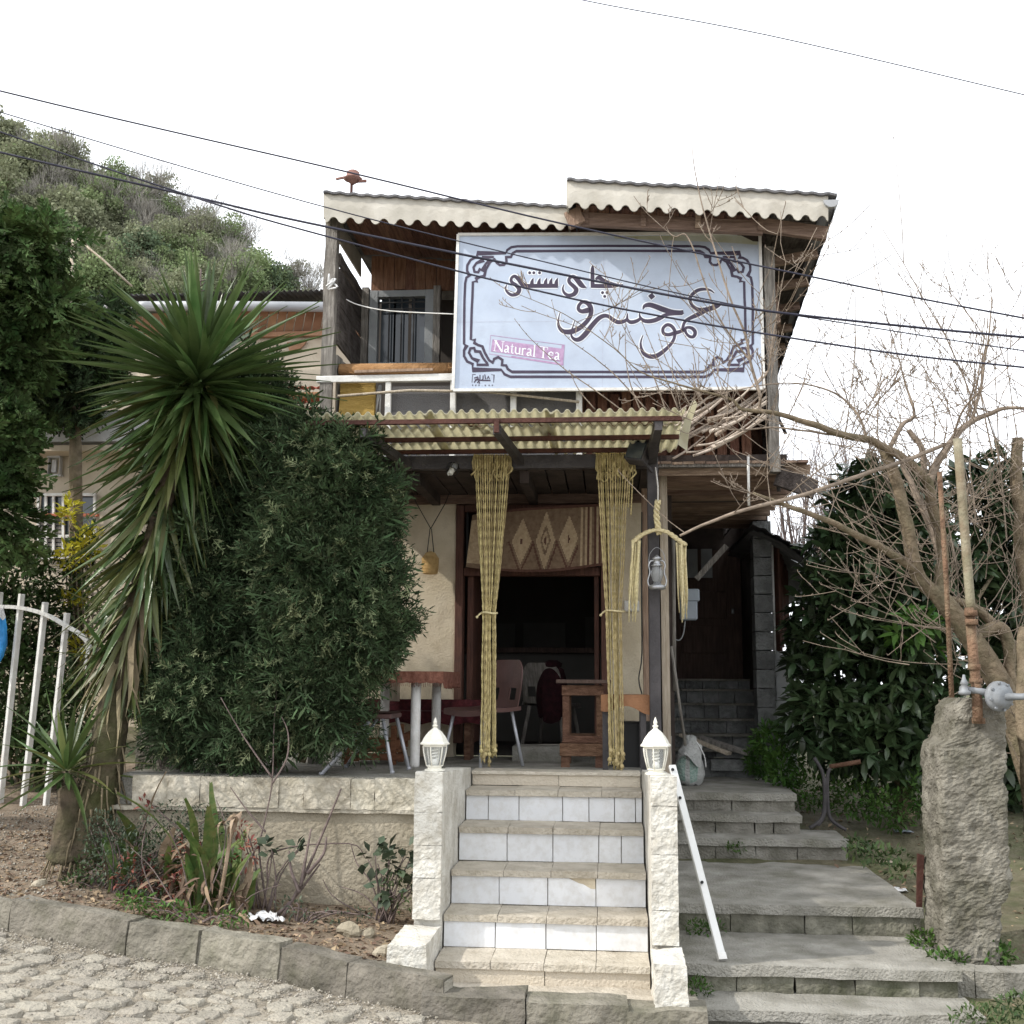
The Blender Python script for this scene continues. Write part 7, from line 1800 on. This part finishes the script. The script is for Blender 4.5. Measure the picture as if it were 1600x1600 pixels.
# gas riser with regulator
gr = thing('gas_pipe', 'rusty gas riser with round grey regulator on top of the crumbling pillar', 'gas pipe', P(1528, 1150, 6.5))
MB().tube([P(1496, 686, 6.62), P(1504, 790, 6.6), P(1516, 940, 6.56), P(1517, 955, 6.56)], .026, 10).build('pipe', 'yellowpipe', gr)
MB().tube([P(1515, 950, 6.56), P(1521, 1030, 6.54), P(1526, 1075, 6.52), P(1528, 1128, 6.50)], .028, 10).build('pipe', 'rustpipe', gr)
for (px, py) in ((1517, 958), (1518, 972), (1522, 1042), (1525, 1064), (1529, 1126)):
    c = P(px, py, 6.53); MB().tube([c - V((0, 0, .016)), c + V((0, 0, .016))], .037, 8).build('coupling', 'rustpipe', gr)
rc = P(1561, 1088, 6.46); ax = V((.35, -.9, -.05)).normalized(); q_ = ax.to_track_quat('Z', 'Y').to_matrix()
m = MB(); m.lathe([(.03, -.05), (.06, -.045), (.066, -.02), (.084, -.015), (.084, .015), (.066, .02), (.058, .045), (.03, .05)], 20, (0, 0, 0)); m.v = [tuple(rc + q_ @ V(v)) for v in m.v]; rego = m.build('regulator', 'galv', gr)
m = MB()
for k in range(8): a = k * math.pi / 4 + .2; c = rc + q_ @ V((.075 * math.cos(a), .075 * math.sin(a), .018)); m.tube([c, c + ax * .012], .008, 6)
m.build('bolts', 'galv', rego)
MB().tube([rc + ax * .03 + V((.01, 0, 0)), rc + ax * .10 + V((.05, -.01, .005)), rc + ax * .12 + V((.09, 0, .01))], [.022, .018, .018], 8).build('outlet', 'galv', rego)
MB().tube([P(1500, 1076, 6.5), P(1530, 1080, 6.5), P(1556, 1086, 6.48)], [.016, .02, .022], 8).build('arm', 'galv', gr)
m = MB(); c = P(1507, 1078, 6.48); m.lathe([(.02, -.03), (.034, -.022), (.034, -.008), (.022, 0), (.018, .03), (.024, .034), (.012, .06), (.006, .085)], 10, c); m.build('valve', 'galv', gr)
m = MB(); m.tube([P(1468, 738, 6.7), P(1478, 900, 6.66), P(1487, 1090, 6.62)], .015, 8); tag(m.build('thin_pole', 'rustpipe'), 'thin rusty pole standing on the left of the gas riser', 'pole')
m = MB(); m.box(P(1437, 1375, 6.93), (.03, .05, .30), (0, .06, 0), jit=.006); tag(m.build('rusty_hinge_strip', 'rust'), 'rusty steel strip on the left face of the crumbling pillar', 'strip')

# ---- bare tree
TY = 7.35
bt_ = thing('bare_tree', 'leafless tree with many thin shoots reaching over the sign from the right', 'tree', P(1640, 1330, TY))
LIMBS = [
 ('trunk', [(1650, 1340, 7.4, .13), (1605, 1180, 7.4, .12), (1562, 1070, 7.4, .105), (1520, 1000, 7.35, .095), (1482, 950, 7.3, .085), (1464, 928, 7.3, .075)]),
 ('limb', [(1466, 932, 7.3, .062), (1430, 892, 7.25, .058), (1419, 824, 7.2, .052), (1402, 757, 7.2, .048), (1385, 712, 7.2, .046), (1379, 700, 7.2, .040)]),
 ('limb', [(1431, 893, 7.25, .040), (1385, 860, 7.1, .032), (1335, 835, 7.0, .027), (1280, 808, 6.9, .022), (1230, 791, 6.85, .018), (1178, 771, 6.8, .012)]),
 ('limb', [(1466, 934, 7.3, .052), (1472, 880, 7.35, .050), (1466, 820, 7.35, .047), (1453, 772, 7.3, .044), (1449, 752, 7.3, .042)]),
 ('limb', [(1450, 754, 7.3, .038), (1425, 728, 7.2, .036), (1400, 708, 7.15, .034), (1356, 687, 7.0, .031), (1320, 680, 6.9, .028), (1282, 667, 6.8, .025), (1240, 654, 6.75, .021), (1205, 645, 6.7, .018), (1160, 640, 6.7, .014), (1144, 625, 6.7, .011), (1100, 612, 6.7, .009), (1050, 598, 6.7, .007), (1000, 580, 6.7, .005), (960, 545, 6.7, .004), (880, 490, 6.7, .003), (790, 452, 6.7, .0016)]),
 ('limb', [(1450, 754, 7.3, .034), (1471, 712, 7.35, .031), (1489, 687, 7.4, .028), (1517, 659, 7.5, .025), (1548, 646, 7.5, .022), (1573, 638, 7.5, .018), (1640, 642, 7.5, .010)]),
 ('limb', [(1476, 694, 7.38, 0.017), (1430, 714, 7.2, 0.019), (1387, 729, 7.05, 0.019), (1330, 748, 6.95, 0.018), (1282, 764, 6.85, 0.017), (1220, 783, 6.8, 0.017), (1160, 798, 6.75, 0.015), (1110, 815, 6.75, 0.013), (1062, 836, 6.75, 0.010)]),
 ('limb', [(1520, 1000, 7.35, .05), (1556, 978, 7.4, .05), (1575, 1005, 7.4, .05), (1580, 1080, 7.4, .04)]),
 ('limb', [(1482, 936, 7.32, .032), (1527, 950, 7.4, .036), (1556, 978, 7.45, .038), (1600, 1030, 7.5, .045)]),
 ('limb', [(1612, 1300, 7.0, .06), (1606, 1200, 7.0, .058), (1598, 1130, 7.05, .05), (1598, 1060, 7.1, .045), (1600, 980, 7.2, .04)]),
 ('limb', [(1610, 960, 7.6, .055), (1597, 860, 7.6, .055), (1594, 800, 7.6, .052), (1588, 740, 7.6, .05), (1590, 685, 7.6, .045)]),
 ('limb', [(1471, 880, 7.5, .03), (1452, 820, 7.6, .032), (1428, 765, 7.65, .03), (1412, 735, 7.7, .024), (1408, 705, 7.7, .012)]),
 ('limb', [(1390, 700, 7.2, .02), (1410, 665, 7.3, .019), (1425, 655, 7.35, .014), (1428, 640, 7.35, .012), (1415, 600, 7.4, .009), (1405, 560, 7.4, .005)]),
 ('limb', [(1445, 750, 7.4, .026), (1440, 700, 7.5, .024), (1428, 680, 7.5, .024), (1420, 670, 7.5, .022)]),
 ('limb', [(1355, 688, 7.0, .013), (1345, 655, 7.1, .012), (1325, 630, 7.15, .010), (1295, 610, 7.2, .008), (1245, 599, 7.2, .006), (1190, 602, 7.1, .005), (1130, 615, 7.0, .004), (1060, 640, 6.9, .003)]),
 ('limb', [(1320, 680, 6.9, .010), (1290, 678, 6.85, .009), (1250, 672, 6.8, .008), (1205, 668, 6.8, .007), (1150, 672, 6.75, .006), (1090, 660, 6.75, .004), (1020, 630, 6.7, .003)]),
 ('limb', [(1205, 645, 6.7, .016), (1188, 640, 6.7, .015), (1186, 615, 6.7, .013), (1172, 560, 6.7, .011), (1166, 525, 6.7, .010), (1140, 465, 6.7, .008), (1120, 400, 6.7, .007), (1098, 325, 6.7, .006), (1084, 255, 6.7, .004), (1080, 205, 6.7, .002)]),
 ('limb', [(1174, 565, 6.7, .009), (1150, 535, 6.7, .008), (1128, 505, 6.65, .007), (1112, 470, 6.65, .007), (1095, 425, 6.65, .006), (1082, 385, 6.65, .006), (1070, 366, 6.65, .006), (1056, 370, 6.65, .005), (1046, 364, 6.65, .004), (1041, 354, 6.65, .002)]),
 ('limb', [(1183, 600, 6.7, .008), (1200, 580, 6.7, .007), (1205, 548, 6.7, .006), (1212, 500, 6.7, .004), (1228, 410, 6.7, .002)]),
 ('limb', [(1517, 659, 7.5, .016), (1530, 620, 7.55, .014), (1538, 570, 7.6, .011), (1546, 520, 7.6, .008), (1550, 460, 7.6, .004)]),
 ('limb', [(1489, 687, 7.4, .012), (1500, 650, 7.3, .010), (1520, 622, 7.2, .008), (1545, 600, 7.2, .005), (1580, 570, 7.2, .003)]),
]
limb_w = []
for nm, pts in LIMBS:
    pts = [(x, y, Y, r * (.8 if r < .07 else .74)) for x, y, Y, r in pts]; w = [P(x, y, Y) for x, y, Y, r in pts]; path = smooth_path(w, 4); r = [interp([(i * 4, p[3]) for i, p in enumerate(pts)], k) for k in range(len(path))]
    path = [p + mnoise.noise_vector(p * 6) * min(.02, rr) * .7 for p, rr in zip(path, r)]
    m = MB(); m.tube(path, r, 9 if r[0] > .03 else 6)
    m.build('trunk' if nm == 'trunk' else 'branch', 'bark' if max(r) > .028 else 'twig', bt_)
    limb_w.append((path, r))
tw = MB(); rq = random.Random(3)
def shoot(p, d, L_, r, lvl=0):
    n = 5; pts = [p]; dd = d.normalized()
    for i in range(n):
        dd = (dd + V((rq.gauss(0, .10), rq.gauss(0, .08), rq.gauss(.06, .06)))).normalized(); pts.append(pts[-1] + dd * L_ / n)
    tw.tube(pts, [max(.0025, lerp(r, r * .4, i / n)) for i in range(n + 1)], 3, caps=False)
    for i in range(2, n + 1):
        if rq.random() < .7:   # buds
            tw.tube([pts[i], pts[i] + V((rq.uniform(-.012, .012), rq.uniform(-.01, .01), .014))], [.0035, .0015], 3, caps=False)
    if lvl < 2:
        for i in range(1, n):
            if rq.random() < (.42 if lvl == 0 else .22):
                sd = (dd + V((rq.gauss(0, .7), rq.gauss(0, .55), rq.gauss(.15, .5)))).normalized(); shoot(pts[i], sd, L_ * rq.uniform(.35, .75), r * .62, lvl + 1)
for li, (path, r) in enumerate(limb_w):
    L_tot = sum((b - a).length for a, b in zip(path, path[1:]))
    if li in (7, 9): continue
    dens = 8 if li in (2, 6, 8) else 14
    for k in range(int(L_tot * dens) + 2):
        i = rq.randrange(1, len(path)); p = path[i]
        if p.x < 1.5 and (p.z > 4.6 or rq.random() < .6): continue
        d = V((rq.gauss(-.15, .7), rq.gauss(-.1, .45), rq.gauss(.45, .6))); 
        shoot(p, d, rq.uniform(.25, .95) * (1 if r[i] > .006 else .55), max(.0022, min(.0045, r[i] * .35)))
for px in range(1480, 1640, 14):
    p = P(px + rq.uniform(-8, 8), rq.uniform(640, 980), rq.uniform(7.3, 8.2)); shoot(p, V((rq.gauss(0, .15), 0, 1)), rq.uniform(.8, 1.7), .007)
for k in range(22):
    p = P(rq.uniform(1380, 1600), rq.uniform(780, 1060), rq.uniform(7.0, 8.0)); shoot(p, V((rq.gauss(-.2, .7), rq.gauss(0, .3), rq.gauss(.5, .5))), rq.uniform(.35, .8), .004)
tag(tw.build('twigs', 'twig', bt_), kind='stuff')
# twigs crossing the lower sign from the vine on the ledge
lv = thing('ledge_vine', 'thin bare vine shoots rising in front of the sign bottom', 'vine', P(1030, 660, 8.0))
for k, pts in enumerate([[(1000, 640), (985, 600), (978, 560), (977, 506)], [(1040, 640), (1022, 590), (1005, 560), (985, 525), (978, 506)], [(1060, 640), (1040, 590), (1020, 545), (1002, 500)], [(1085, 645), (1060, 600), (1040, 560), (1028, 520)], [(1110, 645), (1075, 590), (1050, 555), (1037, 520)], [(1095, 625), (1088, 580), (1082, 540)], [(1010, 640), (965, 590), (930, 560), (880, 520), (862, 470)], [(990, 655), (930, 610), (880, 575), (830, 530), (805, 500)], [(930, 640), (905, 610), (890, 580)], [(1140, 640), (1120, 600), (1108, 560)]]):
    path = smooth_path([P(x, y, 7.95 + .02 * (k % 3)) for x, y in pts], 5); m = MB(); m.tube(path, [lerp(.0055, .0018, i / (len(path) - 1)) for i in range(len(path))], 4)
    for p in path[2::2]: m.tube([p, p + V((rnd.uniform(-.014, .014), -.005, .012))], [.004, .002], 3)
    m.build('shoot', 'twig', lv)
# far twiggy bare tree right of the house
ft = thing('far_bare_tree', 'distant bare tree with fine upright twigs right of the house', 'tree', P(1275, 1000, 15.0))
tw = MB(); rq = random.Random(9); m = MB()
for k in range(16):
    a = P(1268 + rq.uniform(-8, 12), 980, 15.0); b = P(rq.uniform(1215, 1350), rq.uniform(740, 880), 15 + rq.uniform(-.6, .6)); pa_ = smooth_path([a, (a + b) / 2 + V((rq.uniform(-.1, .1), 0, .1)), b], 4)
    m.tube(pa_, [lerp(.03, .012, i / 8) for i in range(9)], 5)
    for q in range(9): shoot(pa_[rq.randrange(2, 9)], V((rq.gauss(0, .3), rq.gauss(0, .3), 1)), rq.uniform(.5, 1.3), .009)
m.build('trunk', 'twigdark', ft); tag(tw.build('twigs', 'twigdark', ft), kind='stuff')

# ---- evergreen with large dark leaves
mg = thing('evergreen_tree', 'dense dark evergreen with large glossy leaves between house and old pillar', 'tree', P(1412, 1300, 9.6))
MBs = [pxblob(1258, 1005, 10.3, 26, 85, .25), pxblob(1325, 920, 9.7, 68, 120, .5), pxblob(1395, 860, 9.7, 85, 120, .55), pxblob(1335, 1060, 9.6, 88, 115, .55), pxblob(1425, 1030, 9.6, 70, 130, .5), pxblob(1350, 780, 9.8, 55, 55, .4), pxblob(1432, 775, 9.9, 45, 45, .4), pxblob(1290, 1130, 9.5, 55, 70, .4), pxblob(1370, 1165, 9.4, 75, 55, .4), pxblob(1440, 1160, 9.4, 40, 70, .35), pxblob(1540, 760, 10.2, 55, 50, .4), pxblob(1570, 850, 10.2, 60, 80, .45), pxblob(1545, 960, 10.2, 70, 80, .45), pxblob(1480, 890, 10.0, 55, 90, .4), pxblob(1590, 1180, 9.8, 50, 130, .4), pxblob(1600, 1060, 10, 60, 80, .4), pxblob(1498, 1150, 9.8, 45, 110, .35)]
leafy(mg, MBs, 3300, lpw, .15, 'magnolia', cluster=5, inner=.25, singles=290)
leafy(mg, [pxblob(1432, 985, 9.1, 38, 42, .15)], 26, lpw, .13, 'brightleaf', 'bright_leaves', cluster=5, inner=.5)  # sprig of lighter green leaves
m = MB(); m.tube(smooth_path([P(1415, 1300, 9.6), P(1408, 1180, 9.6), P(1395, 1000, 9.7), P(1385, 820, 9.8)], 4), [.085] * 4 + [.07] * 4 + [.045] * 4 + [.02], 9)
for (a, b) in (((1405, 1100), (1310, 960)), ((1400, 1020), (1450, 880)), ((1395, 950), (1345, 790)), ((1408, 1150), (1300, 1080)), ((1408, 1150), (1550, 900))): m.tube([P(*a, 9.65), P((a[0] + b[0]) / 2, (a[1] + b[1]) / 2 - 15, 9.65), P(*b, 9.8)], [.045, .03, .015], 6)
m.build('trunk', 'bark', mg)
# undergrowth
for k, (name, lab, bl, n, sz, mat) in enumerate((
    ('fern_clump', 'bright fern like greenery beside the concrete landing', [pxblob(1205, 1160, 9.9, 28, 30, .15), pxblob(1225, 1200, 9.7, 30, 30, .2), pxblob(1185, 1190, 10.2, 20, 25, .15)], 1500, .06, 'brightleaf'),
    ('green_undergrowth', 'green weeds under the evergreen by the metal frame', [pxblob(1340, 1245, 9.3, 55, 30, .25), pxblob(1390, 1265, 9.1, 40, 30, .2), pxblob(1270, 1235, 9.5, 40, 30, .2), pxblob(1440, 1235, 9.2, 25, 40, .2)], 1900, .05, 'grass'),
    ('ivy_patch', 'creeping green ivy on the ground left of the old pillar', [pxblob(1370, 1335, 8.2, 45, 12, .3), pxblob(1405, 1360, 7.8, 20, 10, .2), pxblob(1340, 1320, 8.6, 20, 10, .2)], 420, .045, 'bushleaf'),
    ('bottom_weeds', 'pale green weeds on the paving at the bottom right corner', [pxblob(1540, 1590, 5.75, 50, 14, .15), pxblob(1590, 1570, 5.8, 30, 14, .15)], 420, .032, 'bushleaf'),
    ('pillar_weeds', 'grass growing round the foot of the crumbling pillar', [pxblob(1480, 1500, 6.5, 30, 10, .1), pxblob(1560, 1490, 6.6, 25, 14, .1), pxblob(1440, 1470, 6.8, 18, 14, .1)], 420, .04, 'grass'),
    ('step_moss', 'moss and weeds in the dark corner beside the leaning rail', [pxblob(1092, 1545, 6.15, 22, 14, .06), pxblob(1100, 1450, 6.9, 30, 12, .06), pxblob(1150, 1325, 8.5, 14, 8, .06)], 420, .028, 'grass'))):
    t = thing(name, lab, 'plants', V(bl[0][:3]) - V((0, 0, bl[0][5])))
    leafy(t, bl, n, lp, sz, mat, up=.5)
# tube frame of an old chair
of_ = thing('tube_frame', 'rusting tube frame of an old chair on the ground right of the landing', 'frame', P(1292, 1290, 9.1))
for pts in ([(1265, 1294), (1283, 1280), (1288, 1255), (1286, 1210), (1272, 1184)], [(1322, 1297), (1300, 1282), (1294, 1262), (1293, 1215), (1297, 1200)], [(1278, 1290), (1289, 1268), (1289, 1215)]):
    MB().tube(smooth_path([P(x, y, 9.05) for x, y in pts], 5), .014, 8).build('tube', 'blacksteel', of_)
MB().tube([P(1296, 1198, 9.05), P(1345, 1190, 9.0)], .018, 8).build('arm_rest', 'oldwood', of_)
def yard(px, py):
    d = ray(px, py); lo, hi = 5.6, 14.0
    for _ in range(40):
        mid = (lo + hi) / 2; p = CAM + d * (mid / d.y)
        if p.z > gz(p.x, p.y): lo = mid
        else: hi = mid
    p = CAM + d * (lo / d.y); return V((p.x, p.y, gz(p.x, p.y)))
for k, (px, py, s_, mat, lab) in enumerate(((1400, 1394, .07, 'whitebag', 'white scrap on the soil left of the old pillar'), (1412, 1302, .07, 'meter', 'grey rag lying under the evergreen'), (1385, 1350, .05, 'palewood', 'pale wood chip on the mossy ground'))):
    o = yard(px, py); m = MB(); m.grid(lambda u, v: o + V(((u - .5) * 2 * s_, (v - .5) * 1.2 * s_, .012 + .4 * s_ * abs(mnoise.noise(V((u * 3 + k, v * 3, 1)))))), 8, 6); tag(m.build('scrap', mat), lab, 'litter')
pos = []
for k in range(2200):
    x = rnd.uniform(1.5, 4.2); y = rnd.uniform(5.8, 11); pos.append((x, y, gz(x, y) + .004))
pos = np.array(pos)
Vv, F = scatter(leaf_proto(1, .5, .3, .35, 2)[0], leaf_proto(1, .5, .3, .35, 2)[1], frames(nr.normal(size=(len(pos), 3)) * np.array([1, 1, .25]), nr.uniform(-1, 1, len(pos))), pos, nr.uniform(.018, .05, len(pos)))
np_mesh('fallen_leaves', Vv, F, 'litter', kind='stuff')
